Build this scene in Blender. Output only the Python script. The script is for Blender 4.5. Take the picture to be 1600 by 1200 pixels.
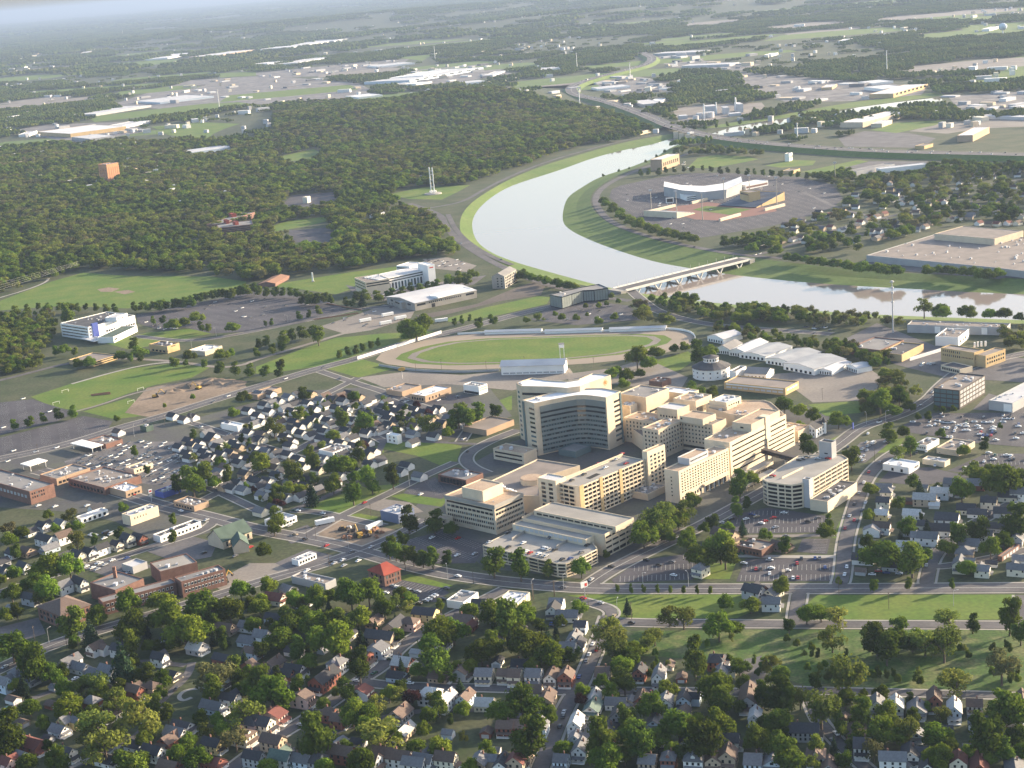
import bpy, bmesh, math, random
from mathutils import Vector, Matrix
random.seed(7)
for _o in list(bpy.data.objects): bpy.data.objects.remove(_o)
SC = bpy.context.scene
COL = SC.collection
# ---------------------------------------------------------------- camera
CAM_H, FOC, HOR, SLOPE = 370.0, 2500.0, -47.0, 0.085      # height in m; focal length, horizon and tilt of the 1600 px photograph
ROLL = math.atan(SLOPE); PITCH = math.atan((600-HOR)*math.cos(ROLL)/FOC)
CR, SR, CP, SP = math.cos(ROLL), math.sin(ROLL), math.cos(PITCH), math.sin(PITCH)
cam = bpy.data.cameras.new('camera'); cam.sensor_fit = 'HORIZONTAL'
cam.angle = 2*math.atan(800/FOC); cam.clip_start = 1; cam.clip_end = 600000
camo = bpy.data.objects.new('camera', cam); COL.objects.link(camo); SC.camera = camo
_f = Vector((0, CP, -SP)); _u0 = Vector((0, SP, CP)); _r0 = Vector((1, 0, 0))
_r = _r0*CR - _u0*SR; _u = _r0*SR + _u0*CR
_m = Matrix((_r, _u, -_f)).transposed().to_4x4(); _m.translation = (0, 0, CAM_H); camo.matrix_world = _m
# ---------------------------------------------------------------- sky, sun, exposure
SUN_AZ, SUN_EL = math.radians(66), math.radians(15)        # azimuth clockwise from +Y
w = bpy.data.worlds.new('World'); SC.world = w; w.use_nodes = True
nt = w.node_tree; bg = nt.nodes['Background']; bg.inputs[1].default_value = 0.13
sky = nt.nodes.new('ShaderNodeTexSky'); sky.sky_type = 'NISHITA'; sky.sun_disc = False
sky.sun_elevation = SUN_EL; sky.sun_rotation = SUN_AZ; sky.air_density = 1.0; sky.dust_density = 3.0; sky.ozone_density = 1.0; sky.altitude = 300
nt.links.new(sky.outputs[0], bg.inputs[0])
sun = bpy.data.lights.new('sun', 'SUN'); sun.energy = 5.0; sun.angle = math.radians(0.6); sun.color = (1.0, 0.82, 0.58)
suno = bpy.data.objects.new('sun', sun); COL.objects.link(suno)
SDIR = Vector((math.sin(SUN_AZ)*math.cos(SUN_EL), math.cos(SUN_AZ)*math.cos(SUN_EL), math.sin(SUN_EL)))
suno.rotation_euler = SDIR.to_track_quat('Z', 'Y').to_euler(); suno.location = (300, 600, 500)
VS = SC.view_settings; VS.view_transform = 'Standard'; VS.look = 'None'; VS.gamma = 1; VS.exposure = 1.60
SC.render.engine = 'CYCLES'; CY = SC.cycles
CY.max_bounces = 5; CY.diffuse_bounces = 2; CY.glossy_bounces = 2; CY.transmission_bounces = 2; CY.volume_bounces = 0; CY.transparent_max_bounces = 4
CY.use_denoising = True
HAZE = 4.2e-5                                               # even density of the air
# ---------------------------------------------------------------- helpers: ground survey
def ray(px, py):
    u, v = px-800, 600-py
    a, b = u*CR+v*SR, -u*SR+v*CR
    return a, FOC*CP+b*SP, -FOC*SP+b*CP
def G(px, py, z=0.0):
    """point of the place at height z that the surveyed photograph shows at px, py"""
    a, c, d = ray(px, py); t = (z-CAM_H)/d
    return Vector((a*t, c*t, z))
def PX(p):
    d = Vector(p)-Vector((0, 0, CAM_H)); k = d.dot(_f)
    return 800+FOC*d.dot(_r)/k, 600-FOC*d.dot(_u)/k, k
def Z4(ox, oy, x, y): return ox+x/4, oy+y/4
# ---------------------------------------------------------------- materials
MATS = {}
def mat(name, c, c2=None, scale=.05, rough=.85, detail=3, rnd=0.0, metal=0.0, spec=.3, fine=0.0, fscale=2.0, cut=(.35, .65)):
    if name in MATS: return MATS[name]
    m = bpy.data.materials.new(name); m.use_nodes = True; t = m.node_tree; b = t.nodes['Principled BSDF']
    b.inputs['Roughness'].default_value = rough; b.inputs['Metallic'].default_value = metal; b.inputs['Specular IOR Level'].default_value = spec
    col = None
    geo = t.nodes.new('ShaderNodeNewGeometry')
    if c2:
        n = t.nodes.new('ShaderNodeTexNoise'); n.inputs['Scale'].default_value = scale; n.inputs['Detail'].default_value = detail
        t.links.new(geo.outputs['Position'], n.inputs['Vector'])
        r = t.nodes.new('ShaderNodeMapRange'); r.inputs[1].default_value, r.inputs[2].default_value = cut
        t.links.new(n.outputs[0], r.inputs[0])
        mx = t.nodes.new('ShaderNodeMix'); mx.data_type = 'RGBA'
        mx.inputs[6].default_value = (*c, 1); mx.inputs[7].default_value = (*c2, 1)
        t.links.new(r.outputs[0], mx.inputs[0]); col = mx.outputs[2]
    if rnd or fine:
        h = t.nodes.new('ShaderNodeHueSaturation')
        if col: t.links.new(col, h.inputs['Color'])
        else: h.inputs['Color'].default_value = (*c, 1)
        val = None
        if rnd:
            oi = t.nodes.new('ShaderNodeObjectInfo'); r = t.nodes.new('ShaderNodeMapRange')
            r.inputs[3].default_value, r.inputs[4].default_value = 1-rnd, 1+rnd
            t.links.new(oi.outputs['Random'], r.inputs[0]); val = r.outputs[0]
        if fine:
            n = t.nodes.new('ShaderNodeTexNoise'); n.inputs['Scale'].default_value = fscale; n.inputs['Detail'].default_value = 2
            t.links.new(geo.outputs['Position'], n.inputs['Vector'])
            r = t.nodes.new('ShaderNodeMapRange'); r.inputs[1].default_value, r.inputs[2].default_value = .3, .7
            r.inputs[3].default_value, r.inputs[4].default_value = 1-fine, 1+fine
            t.links.new(n.outputs[0], r.inputs[0])
            if val:
                k = t.nodes.new('ShaderNodeMath'); k.operation = 'MULTIPLY'; t.links.new(val, k.inputs[0]); t.links.new(r.outputs[0], k.inputs[1]); val = k.outputs[0]
            else: val = r.outputs[0]
        t.links.new(val, h.inputs['Value']); col = h.outputs[0]
    if col: t.links.new(col, b.inputs['Base Color'])
    else: b.inputs['Base Color'].default_value = (*c, 1)
    MATS[name] = m
    return m
def leafmat(name, c, c2, trans=.32, rnd=.45):
    m = bpy.data.materials.new(name); m.use_nodes = True; t = m.node_tree; t.nodes.clear()
    out = t.nodes.new('ShaderNodeOutputMaterial'); d = t.nodes.new('ShaderNodeBsdfDiffuse'); tr = t.nodes.new('ShaderNodeBsdfTranslucent'); mx = t.nodes.new('ShaderNodeMixShader')
    geo = t.nodes.new('ShaderNodeNewGeometry'); n = t.nodes.new('ShaderNodeTexNoise'); n.inputs['Scale'].default_value = .22; n.inputs['Detail'].default_value = 2
    t.links.new(geo.outputs['Position'], n.inputs['Vector'])
    r = t.nodes.new('ShaderNodeMapRange'); r.inputs[1].default_value, r.inputs[2].default_value = .35, .65; t.links.new(n.outputs[0], r.inputs[0])
    mc = t.nodes.new('ShaderNodeMix'); mc.data_type = 'RGBA'; mc.inputs[6].default_value = (*c, 1); mc.inputs[7].default_value = (*c2, 1); t.links.new(r.outputs[0], mc.inputs[0])
    oi = t.nodes.new('ShaderNodeObjectInfo'); h = t.nodes.new('ShaderNodeHueSaturation')
    rv = t.nodes.new('ShaderNodeMapRange'); rv.inputs[3].default_value, rv.inputs[4].default_value = 1-rnd, 1+rnd; t.links.new(oi.outputs['Random'], rv.inputs[0])
    mm = t.nodes.new('ShaderNodeMath'); mm.operation = 'MULTIPLY'; mm.inputs[1].default_value = 7.31; t.links.new(oi.outputs['Random'], mm.inputs[0])
    fr = t.nodes.new('ShaderNodeMath'); fr.operation = 'FRACT'; t.links.new(mm.outputs[0], fr.inputs[0])
    rh = t.nodes.new('ShaderNodeMapRange'); rh.inputs[3].default_value, rh.inputs[4].default_value = .468, .506; t.links.new(fr.outputs[0], rh.inputs[0])
    t.links.new(rh.outputs[0], h.inputs['Hue']); t.links.new(rv.outputs[0], h.inputs['Value']); t.links.new(mc.outputs[2], h.inputs['Color'])
    t.links.new(h.outputs[0], d.inputs[0]); t.links.new(h.outputs[0], tr.inputs[0]); mx.inputs[0].default_value = trans
    t.links.new(d.outputs[0], mx.inputs[1]); t.links.new(tr.outputs[0], mx.inputs[2]); t.links.new(mx.outputs[0], out.inputs[0])
    MATS[name] = m
    return m
M = {}
def defm(k, *a, **kw): M[k] = mat(k, *a, **kw)
defm('ground', (.034, .050, .016), (.066, .070, .034), .03, fine=.3, fscale=.35)
defm('lawn', (.070, .128, .009), (.12, .15, .022), .03, detail=7, fine=.18, fscale=.35, cut=(.38, .7))
defm('meadow', (.040, .085, .010), (.125, .135, .05), .08, detail=8, fine=.35, fscale=.6, cut=(.46, .66))
defm('bank_grass', (.072, .122, .018), (.10, .14, .03), .015, fine=.15, fscale=.2)
defm('dirt', (.16, .12, .085), (.24, .18, .13), .03, fine=.2, fscale=.3)
defm('dark_soil', (.085, .07, .06), (.12, .10, .085), .02, fine=.15, fscale=.3)
defm('track', (.23, .19, .15), (.28, .23, .18), .02)
defm('gravel', (.17, .15, .135), (.22, .195, .17), .02, fine=.12, fscale=.4)
defm('asphalt', (.048, .045, .053), (.075, .070, .080), .03, detail=6, fine=.16, fscale=.5)
defm('old_asphalt', (.085, .080, .085), (.13, .122, .125), .04, detail=6, fine=.16, fscale=.5)
defm('road', (.078, .073, .078), (.115, .108, .111), .05, detail=6, fine=.14, fscale=.4)
defm('concrete', (.27, .255, .235), (.33, .31, .28), .05)
defm('deck', (.24, .225, .205), (.31, .29, .265), .06, fine=.06)
defm('yard', (.11, .105, .112), (.20, .185, .175), .018, detail=9, fine=.3, fscale=.06)
defm('line', (.5, .5, .47))
defm('pavedg', (.070, .067, .072), (.085, .088, .07), .03, fine=.15, fscale=.4)
defm('stone', (.53, .435, .32), (.59, .49, .365), .12, fine=.04, fscale=.5)
defm('cream', (.60, .505, .375), (.66, .56, .42), .12, fine=.04, fscale=.5)
defm('tan_roof', (.34, .245, .175), (.40, .30, .215), .10, fine=.14, fscale=.7)
defm('brown_roof', (.185, .158, .142), (.235, .20, .178), .08, fine=.08)
defm('white_roof', (.72, .72, .73), (.62, .62, .64), .06)
defm('pale_roof', (.42, .42, .44), (.50, .50, .51), .06)
defm('far_white', (.50, .50, .52), (.60, .60, .61), .02)
defm('barn_roof', (.27, .28, .30), (.35, .36, .375), .06, fine=.06)
defm('grey_roof', (.17, .165, .165), (.23, .22, .215), .06, fine=.1)
defm('dark_roof', (.055, .055, .06), (.09, .085, .09), .1, fine=.15)
defm('white', (.74, .73, .71), (.80, .79, .77), .1)
defm('grey', (.33, .33, .34), (.38, .38, .385), .1)
defm('brick', (.165, .090, .070), (.21, .115, .09), .3, fine=.12, fscale=1.5)
defm('red_roof', (.25, .045, .03), (.30, .065, .04), .2)
defm('ochre', (.45, .32, .16), (.50, .37, .20), .1)
defm('orange_brick', (.36, .255, .175), (.41, .29, .20), .1)
defm('bridge_concrete', (.58, .56, .52), (.64, .62, .57), .1)
defm('slate_blue', (.11, .14, .23), (.14, .17, .26), .1)
defm('blue', (.06, .09, .33), rough=.5)
defm('green_roof', (.055, .085, .07), (.075, .11, .09), .2)
defm('glass', (.016, .02, .025), rough=.12, spec=.6)
defm('pane', (.10, .145, .155), rough=.1, spec=.7)
defm('teal', (.165, .19, .185), (.19, .215, .21), .1, rough=.4, spec=.35)
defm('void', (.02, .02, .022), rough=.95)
defm('steel', (.45, .45, .46), rough=.5, metal=.3)
defm('darksteel', (.06, .05, .045), rough=.6)
defm('wood', (.11, .085, .065))
defm('wall_slate', (.11, .13, .17)); defm('rust_track', (.20, .10, .08))
defm('rust', (.26, .14, .09))
defm('yellow', (.45, .28, .06), rough=.6)
defm('tyre', (.015, .015, .015))
defm('tower_orange', (.50, .235, .12), (.55, .27, .14), .1)
defm('signred', (.55, .05, .04), rough=.5)
defm('logo', (.50, .22, .04), rough=.4)
WALLC = dict(w=(.68, .67, .65), c=(.66, .60, .48), g=(.36, .36, .37), b=(.23, .085, .06), y=(.62, .50, .24), t=(.42, .33, .24), p=(.48, .55, .62), k=(.60, .42, .38), n=(.22, .15, .11))
ROOFC = dict(d=(.05, .05, .057), g=(.145, .145, .155), n=(.12, .085, .07), r=(.15, .055, .045), l=(.40, .39, .38), e=(.10, .14, .12))
WN = dict(w='white', c='cream', g='grey', b='red brick', y='yellow', t='tan', p='pale blue', k='pink', n='brown')
RN = dict(d='charcoal', g='grey', n='brown', r='red', l='pale', e='green')
for k, v in WALLC.items(): defm('wall_'+k, v, rnd=.12, fine=.05, fscale=.8)
for k, v in ROOFC.items(): defm('roof_'+k, v, rnd=.22, fine=.14, fscale=.9)
CARC = dict(white=(.75, .75, .75), silver=(.42, .43, .45), black=(.02, .02, .022), red=(.38, .02, .02), blue=(.03, .06, .2), grey=(.14, .14, .15), green=(.03, .09, .05), tan=(.35, .28, .19))
for k, v in CARC.items(): defm('car_'+k, v, rough=.25, spec=.6)
def water():
    m = bpy.data.materials.new('water'); m.use_nodes = True; t = m.node_tree; b = t.nodes['Principled BSDF']
    b.inputs['Base Color'].default_value = (.27, .225, .195, 1); b.inputs['Roughness'].default_value = .06; b.inputs['IOR'].default_value = 1.40; b.inputs['Specular IOR Level'].default_value = .5
    n = t.nodes.new('ShaderNodeTexNoise'); n.inputs['Scale'].default_value = .06; n.inputs['Detail'].default_value = 3
    g = t.nodes.new('ShaderNodeNewGeometry'); t.links.new(g.outputs['Position'], n.inputs['Vector'])
    bp = t.nodes.new('ShaderNodeBump'); bp.inputs['Strength'].default_value = .025; bp.inputs['Distance'].default_value = 1
    t.links.new(n.outputs[0], bp.inputs['Height']); t.links.new(bp.outputs[0], b.inputs['Normal'])
    M['water'] = m
water()
# ---------------------------------------------------------------- helpers: meshes and objects
def link(o, parent=None):
    COL.objects.link(o)
    if parent is not None: o.parent = parent
    return o
def mesh(name, v, f, m=None):
    me = bpy.data.meshes.new(name); me.from_pydata([tuple(p) for p in v], [], f)
    if isinstance(m, (list, tuple)):
        for k in m: me.materials.append(M[k] if isinstance(k, str) else k)
    elif m is not None: me.materials.append(M[m] if isinstance(m, str) else m)
    return me
def part(name, v, f, m, parent=None): return link(bpy.data.objects.new(name, mesh(name, v, f, m)), parent)
def tag(o, label=None, cat=None, group=None, kind=None):
    if label: o['label'] = label
    if cat: o['category'] = cat
    if group: o['group'] = group
    if kind: o['kind'] = kind
    return o
def empty(name, loc=(0, 0, 0), label=None, cat=None, group=None):
    o = bpy.data.objects.new(name, None); link(o); o.location = loc; o.empty_display_size = 1
    return tag(o, label, cat, group)
def box(x0, x1, y0, y1, z0, z1):
    return ([(x0, y0, z0), (x1, y0, z0), (x1, y1, z0), (x0, y1, z0), (x0, y0, z1), (x1, y0, z1), (x1, y1, z1), (x0, y1, z1)],
            [(3, 2, 1, 0), (4, 5, 6, 7), (0, 1, 5, 4), (1, 2, 6, 5), (2, 3, 7, 6), (3, 0, 4, 7)])
def merge(*sh):
    v, f = [], []
    for a, b in sh:
        n = len(v); v += a; f += [tuple(i+n for i in q) for q in b]
    return v, f
def prism(poly, z0, z1):
    n = len(poly); v = [(p[0], p[1], z0) for p in poly]+[(p[0], p[1], z1) for p in poly]
    return v, [tuple(range(n-1, -1, -1)), tuple(range(n, 2*n))]+[(i, (i+1) % n, n+(i+1) % n, n+i) for i in range(n)]
def ebox(A, B, z0, z1, t, out=0.0):
    """box along the edge A-B, t thick, its outer face `out` outside the edge (right-hand side of A->B)"""
    A, B = Vector(A[:2]), Vector(B[:2]); d = (B-A).normalized(); n = Vector((d.y, -d.x))
    q = [A+n*(out-t), A+n*out, B+n*out, B+n*(out-t)]
    return prism([(p.x, p.y) for p in q], z0, z1)
def inset(poly, t):
    n = len(poly); r = []
    for i in range(n):
        a, b, c = Vector(poly[i-1][:2]), Vector(poly[i][:2]), Vector(poly[(i+1) % n][:2])
        d1, d2 = (b-a).normalized(), (c-b).normalized(); n1, n2 = Vector((-d1.y, d1.x)), Vector((-d2.y, d2.x))
        k = (n1+n2); k = k/max(.35, k.dot(n1)) if k.length > .01 else n1
        r.append(b+k*t)
    return [(p.x, p.y) for p in r]
def tube(x, y, z0, z1, r0, r1, n=8):
    v = [(x+r0*math.cos(2*math.pi*i/n), y+r0*math.sin(2*math.pi*i/n), z0) for i in range(n)]+[(x+r1*math.cos(2*math.pi*i/n), y+r1*math.sin(2*math.pi*i/n), z1) for i in range(n)]
    return v, [tuple(range(n-1, -1, -1)), tuple(range(n, 2*n))]+[(i, (i+1) % n, n+(i+1) % n, n+i) for i in range(n)]
def bar(a, b, r, n=5):
    a, b = Vector(a), Vector(b); d = (b-a).normalized(); e = d.orthogonal().normalized(); g = d.cross(e)
    v = [tuple(p+(e*math.cos(2*math.pi*i/n)+g*math.sin(2*math.pi*i/n))*r) for p in (a, b) for i in range(n)]
    return v, [tuple(range(n-1, -1, -1)), tuple(range(n, 2*n))]+[(i, (i+1) % n, n+(i+1) % n, n+i) for i in range(n)]
UNIT = {}
def unit(m):
    if m not in UNIT: UNIT[m] = mesh('unit_box_'+m, *box(-.5, .5, -.5, .5, -.5, .5), m)
    return UNIT[m]
def ubox(name, m, loc, size, rz, parent):
    o = bpy.data.objects.new(name, unit(m)); o.location = loc; o.scale = size; o.rotation_euler[2] = rz
    return link(o, parent)
SHEET_N = [0]
def ccw(P):
    a = sum(P[i-1][0]*P[i][1]-P[i][0]*P[i-1][1] for i in range(len(P)))
    return P if a > 0 else P[::-1]
def sheet(name, pts, m, z, kind='structure', px=True, parent=None, label=None):
    """flat sheet of ground; every sheet gets its own height a few mm apart"""
    SHEET_N[0] += 1
    P = [G(*p) for p in pts] if px else [Vector((p[0], p[1], 0)) for p in pts]
    P = ccw(P); z = z+.004*(SHEET_N[0] % 12)
    o = part(name, [(p.x, p.y, z) for p in P], [tuple(range(len(P)))], m, parent)
    if parent is None: tag(o, label, None, None, kind)
    return o
def resample(P, n):
    L = [0]
    for i in range(1, len(P)): L.append(L[-1]+(P[i]-P[i-1]).length)
    out = []; j = 0
    for k in range(n):
        s = L[-1]*k/(n-1)
        while j < len(P)-2 and L[j+1] < s: j += 1
        t = (s-L[j])/max(1e-6, L[j+1]-L[j]); out.append(P[j].lerp(P[j+1], min(1, max(0, t))))
    return out
def smooth(P, it=2):
    for _ in range(it):
        Q = [P[0]]
        for a, b in zip(P, P[1:]): Q += [a.lerp(b, .25), a.lerp(b, .75)]
        Q.append(P[-1]); P = Q
    return P
def ribbon(P, w, z, off=0.0):
    v, f = [], []
    for i, p in enumerate(P):
        a, b = P[max(0, i-1)], P[min(len(P)-1, i+1)]; d = (b-a); d.z = 0; d.normalize(); n = Vector((-d.y, d.x, 0)); c = p+n*off
        v += [(c.x+n.x*w/2, c.y+n.y*w/2, z+p.z), (c.x-n.x*w/2, c.y-n.y*w/2, z+p.z)]
        if i: f.append((2*i-2, 2*i-1, 2*i+1, 2*i))
    return v, f
def road(name, pts, wd, m='road', walk=True, line=False, z=.12, sm=2, zz=0.0):
    SHEET_N[0] += 1; z = z+.006*(SHEET_N[0] % 14)
    P = smooth([G(*p, zz) for p in pts], sm)
    o = part(name, *ribbon(P, wd, z), m); tag(o, kind='structure')
    if walk:
        for s in (1, -1): part('pavement', *ribbon(P, 1.5, .09+.001*(SHEET_N[0] % 14), s*(wd/2+1.2)), 'concrete', o)
    if line: part('centre_line', *ribbon(P, .35, z+.03), 'line', o)
    return o
# ================================================================ the setting: ground, river, roads
WZ = -6.0
LB_TOP = [(1056, 208), (1037, 211), (975, 222), (900, 243), (850, 258), (800, 278), (765, 297), (738, 315), (722, 333), (717, 352), (723, 372), (741, 392), (770, 407), (800, 419), (860, 436), (930, 449), (985, 461), (1040, 470), (1100, 477), (1200, 485), (1320, 494), (1420, 499), (1600, 506), (1900, 520)]
LB_WAT = [(1056, 214), (1050, 216), (1015, 227), (975, 234), (925, 247), (875, 266), (800, 289), (770, 306), (747, 326), (737, 345), (739, 365), (747, 380), (767, 395), (800, 408), (830, 417), (880, 431), (940, 447), (985, 456), (1040, 464), (1100, 472), (1200, 480), (1320, 489), (1420, 494), (1600, 500), (1900, 513)]
RB_WAT = [(1070, 222), (1056, 227), (1037, 237), (1025, 246), (975, 265), (935, 277), (910, 292), (887, 307), (880, 325), (878, 347), (890, 360), (925, 377), (975, 395), (1025, 410), (1070, 418), (1132, 428), (1200, 436), (1300, 445), (1400, 450), (1500, 456), (1600, 460), (1900, 474)]
RB_MID = [(1075, 222), (1060, 229), (1044, 238), (1030, 247), (985, 265), (950, 276), (925, 290), (905, 307), (899, 325), (905, 345), (920, 357), (955, 373), (1000, 389), (1045, 401), (1090, 409), (1140, 414), (1200, 423), (1300, 431), (1400, 438), (1500, 443), (1600, 448), (1900, 461)]
RB_TOP = [(1080, 222), (1064, 231), (1050, 239), (1036, 248), (1000, 260), (962, 275), (940, 288), (923, 303), (922, 320), (934, 337), (958, 353), (1000, 368), (1050, 382), (1100, 391), (1137, 397), (1170, 402), (1200, 406), (1275, 415), (1350, 422), (1425, 427), (1500, 431), (1600, 436), (1900, 449)]
NB = 90
lbt = resample(smooth([G(*p) for p in LB_TOP]), NB); lbw = resample(smooth([G(*p, WZ) for p in LB_WAT]), NB)
rbw = resample(smooth([G(*p, WZ) for p in RB_WAT]), NB); rbm = resample(smooth([G(*p, WZ+2) for p in RB_MID]), NB); rbt = resample(smooth([G(*p) for p in RB_TOP]), NB)
def strip(name, A, B, m):
    v = [tuple(p) for p in A]+[tuple(p) for p in B]; n = len(A)
    o = part(name, v, [(i, i+1, n+i+1, n+i) for i in range(n-1)], m); tag(o, kind='structure'); return o
# ground sheet with the river channel cut out
bm = bmesh.new()
def loop(P):
    vs = [bm.verts.new(p) for p in P]
    for i in range(len(vs)): bm.edges.new((vs[i-1], vs[i]))
R = 240000
loop([(-R, -3000, 0), (R, -3000, 0), (R, R, 0), (-R, R, 0)])
loop([tuple(p) for p in lbt]+[tuple(p) for p in reversed(rbt)])
bmesh.ops.triangle_fill(bm, edges=bm.edges[:], use_beauty=False)
for f in bm.faces:
    if f.normal.z < 0: f.normal_flip()
me = bpy.data.meshes.new('ground'); bm.to_mesh(me); bm.free(); me.materials.append(M['ground'])
tag(link(bpy.data.objects.new('ground', me)), kind='structure')
strip('river_bank', lbt, lbw, 'bank_grass'); strip('river_bank', rbw, rbm, 'bank_grass'); strip('river_bank', rbm, rbt, 'bank_grass')
wv = [tuple(p) for p in lbw]+[tuple(p) for p in rbw]
# the sheet of water reaches a little under both banks
lw2 = [a.lerp(b, .3) for a, b in zip(lbw, lbt)]; rw2 = [a.lerp(b, .3) for a, b in zip(rbw, rbm)]
strip('river', [Vector((p.x, p.y, WZ+.02)) for p in lw2], [Vector((p.x, p.y, WZ+.02)) for p in rw2], 'water')
# the channel's upstream end under the motorway
part('channel_end', [tuple(lbt[0]), tuple(lbw[0]), tuple(rbw[0]), tuple(rbm[0]), tuple(rbt[0])], [(0, 1, 2, 3, 4)], 'bank_grass')['kind'] = 'structure'
for q in ([(1112, 209), (1140, 200), (1195, 190), (1230, 186), (1243, 189), (1180, 204), (1148, 213)], [(1300, 178), (1340, 168), (1400, 160), (1470, 152), (1473, 157), (1420, 165), (1360, 173)]):
    sheet('river', q, 'water', .12)
def hill(name, c, rx, ry, h, m='ground', seg=28):
    v, f = [(c.x, c.y, h)], []
    for k in range(1, 6):
        t = k/5; z = h*(.5+.5*math.cos(math.pi*t))-(.6 if k == 5 else 0)
        for i in range(seg):
            a = 2*math.pi*i/seg; v.append((c.x+rx*t*math.cos(a), c.y+ry*t*math.sin(a), z))
    for i in range(seg):
        f.append((0, 1+i, 1+(i+1) % seg))
        for k in range(4): a = 1+k*seg; f.append((a+i, a+seg+i, a+seg+(i+1) % seg, a+(i+1) % seg))
    tag(part(name, v, f, m), kind='structure')
HILLS = [(G(720, 168), 420, 650, 40), (G(560, 190), 420, 700, 30), (Vector((-900, 16000, 0)), 4200, 3000, 70), (Vector((4200, 14500, 0)), 3000, 2200, 90), (Vector((900, 11500, 0)), 2600, 1500, 45)]
for q in HILLS: hill('hill', *q)
def gz(x, y):
    z = 0
    for c, rx, ry, h in HILLS:
        t = math.hypot((x-c.x)/rx, (y-c.y)/ry)
        if t < 1: z = max(z, h*(.5+.5*math.cos(math.pi*t)))
    return z
# ---- grass
LAWNS = [
 [(0, 470), (80, 440), (130, 426), (200, 431), (330, 432), (385, 440), (380, 455), (330, 462), (280, 470), (200, 482), (100, 478), (40, 482), (0, 485)],
 [(48, 620), (110, 600), (190, 578), (260, 569), (330, 573), (300, 590), (240, 602), (200, 615), (125, 643), (80, 635)],
 [(400, 573), (470, 546), (525, 528), (600, 521), (680, 517), (640, 530), (560, 556), (500, 572), (430, 582), (400, 584)],
 [(415, 446), (487, 435), (550, 425), (625, 416), (640, 417), (600, 432), (555, 450), (525, 460), (462, 451)],
 [(160, 535), (230, 520), (330, 511), (345, 518), (240, 540), (200, 546)],
 [(700, 497), (760, 480), (840, 463), (860, 464), (855, 475), (790, 490), (740, 500), (700, 503)],
 [(1005, 582), (1030, 562), (1075, 549), (1090, 560), (1060, 580)],
 [(237, 198), (310, 191), (420, 195), (430, 205), (380, 212), (300, 218), (260, 210)],
 [(435, 245), (490, 233), (503, 240), (490, 250), (440, 252)],
 [(420, 355), (450, 345), (512, 338), (510, 346), (470, 355), (430, 362)],
 [(605, 304), (660, 293), (735, 289), (715, 300), (690, 312), (640, 311)],
 [(1074, 262), (1090, 247), (1120, 242), (1170, 245), (1185, 249), (1150, 256), (1110, 263)],
 [(1195, 259), (1235, 250), (1275, 251), (1270, 258), (1220, 262)], [(1250, 269), (1340, 250), (1357, 252), (1290, 271)],
 [(1087, 201), (1140, 192), (1200, 184), (1260, 172), (1330, 160), (1470, 143), (1474, 149), (1340, 167), (1270, 178), (1200, 188), (1130, 199)],
 [(1500, 135), (1560, 128), (1600, 120), (1600, 85), (1580, 92), (1570, 110), (1530, 122)],
 [(885, 930), (925, 929), (1170, 929), (1178, 955), (1150, 966), (970, 966), (958, 950), (935, 940)],
 [(1277, 930), (1586, 929), (1595, 968), (1228, 969)],
 [(590, 700), (610, 690), (700, 692), (722, 697), (713, 722), (690, 728), (650, 712)],
 [(468, 797), (560, 762), (630, 755), (600, 775), (535, 805)], [(535, 808), (560, 802), (592, 808), (580, 818)],
 [(600, 906), (640, 897), (708, 915), (680, 928)], [(740, 641), (800, 618), (800, 640), (770, 648)],
 [(130, 643), (200, 622), (240, 632), (220, 650), (180, 655)], [(1140, 660), (1185, 640), (1175, 655)],
 [(1290, 690), (1320, 676), (1340, 672), (1320, 685)], [(1365, 708), (1385, 688), (1415, 684), (1400, 706)],
 [(1262, 632), (1350, 626), (1345, 645), (1290, 650)], [(600, 690), (585, 700), (600, 708)],
 [(0, 1012), (35, 1015), (30, 1035), (0, 1040)], [(610, 775), (650, 768), (700, 780), (690, 792), (640, 785)],
 [(1200, 895), (1215, 890), (1305, 892), (1305, 905)], [(1320, 765), (1340, 760), (1338, 772), (1320, 775)],
 [(1300, 840), (1312, 815), (1320, 806), (1318, 830), (1308, 842)], [(500, 573), (560, 560), (620, 575), (560, 590)], [(390, 470), (420, 465), (470, 468), (440, 474)],
 [(1085, 905), (1110, 880), (1150, 880), (1140, 905)]]
for q in LAWNS: sheet('lawn', q, 'lawn', .03)
sheet('meadow', [(945, 986), (1200, 984), (1620, 984), (1620, 1080), (1360, 1077), (1260, 1072), (1180, 1045), (1100, 1030), (1000, 1025), (930, 1010)], 'meadow', .03)
# ---- bare earth, gravel and running track
for q in ([(195, 645), (230, 606), (330, 590), (380, 595), (388, 610), (300, 632), (235, 652)], [(475, 830), (520, 812), (580, 820), (626, 830), (602, 846), (560, 859), (500, 850)],
          [(152, 452), (170, 449), (187, 451), (175, 456), (158, 456)], [(178, 456), (200, 453), (212, 456), (195, 460)]): sheet('bare_earth', q, 'dirt', .045)
sheet('ploughed_earth', [(650, 493), (700, 484), (745, 475), (800, 452), (835, 440), (852, 447), (845, 461), (780, 471), (700, 491), (665, 498)], 'dark_soil', .045)
for q in ([(1150, 600), (1215, 584), (1280, 579), (1360, 577), (1378, 590), (1362, 625), (1270, 629), (1240, 607)], [(880, 585), (960, 575), (1010, 560), (1075, 590), (1060, 615), (960, 600), (900, 606)],
          [(560, 590), (640, 580), (720, 586), (790, 580), (890, 575), (900, 590), (800, 610), (700, 600), (600, 605)], [(500, 510), (560, 491), (600, 476), (650, 482), (642, 497), (580, 516), (540, 522)]): sheet('gravel_yard', q, 'gravel', .045)
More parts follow.
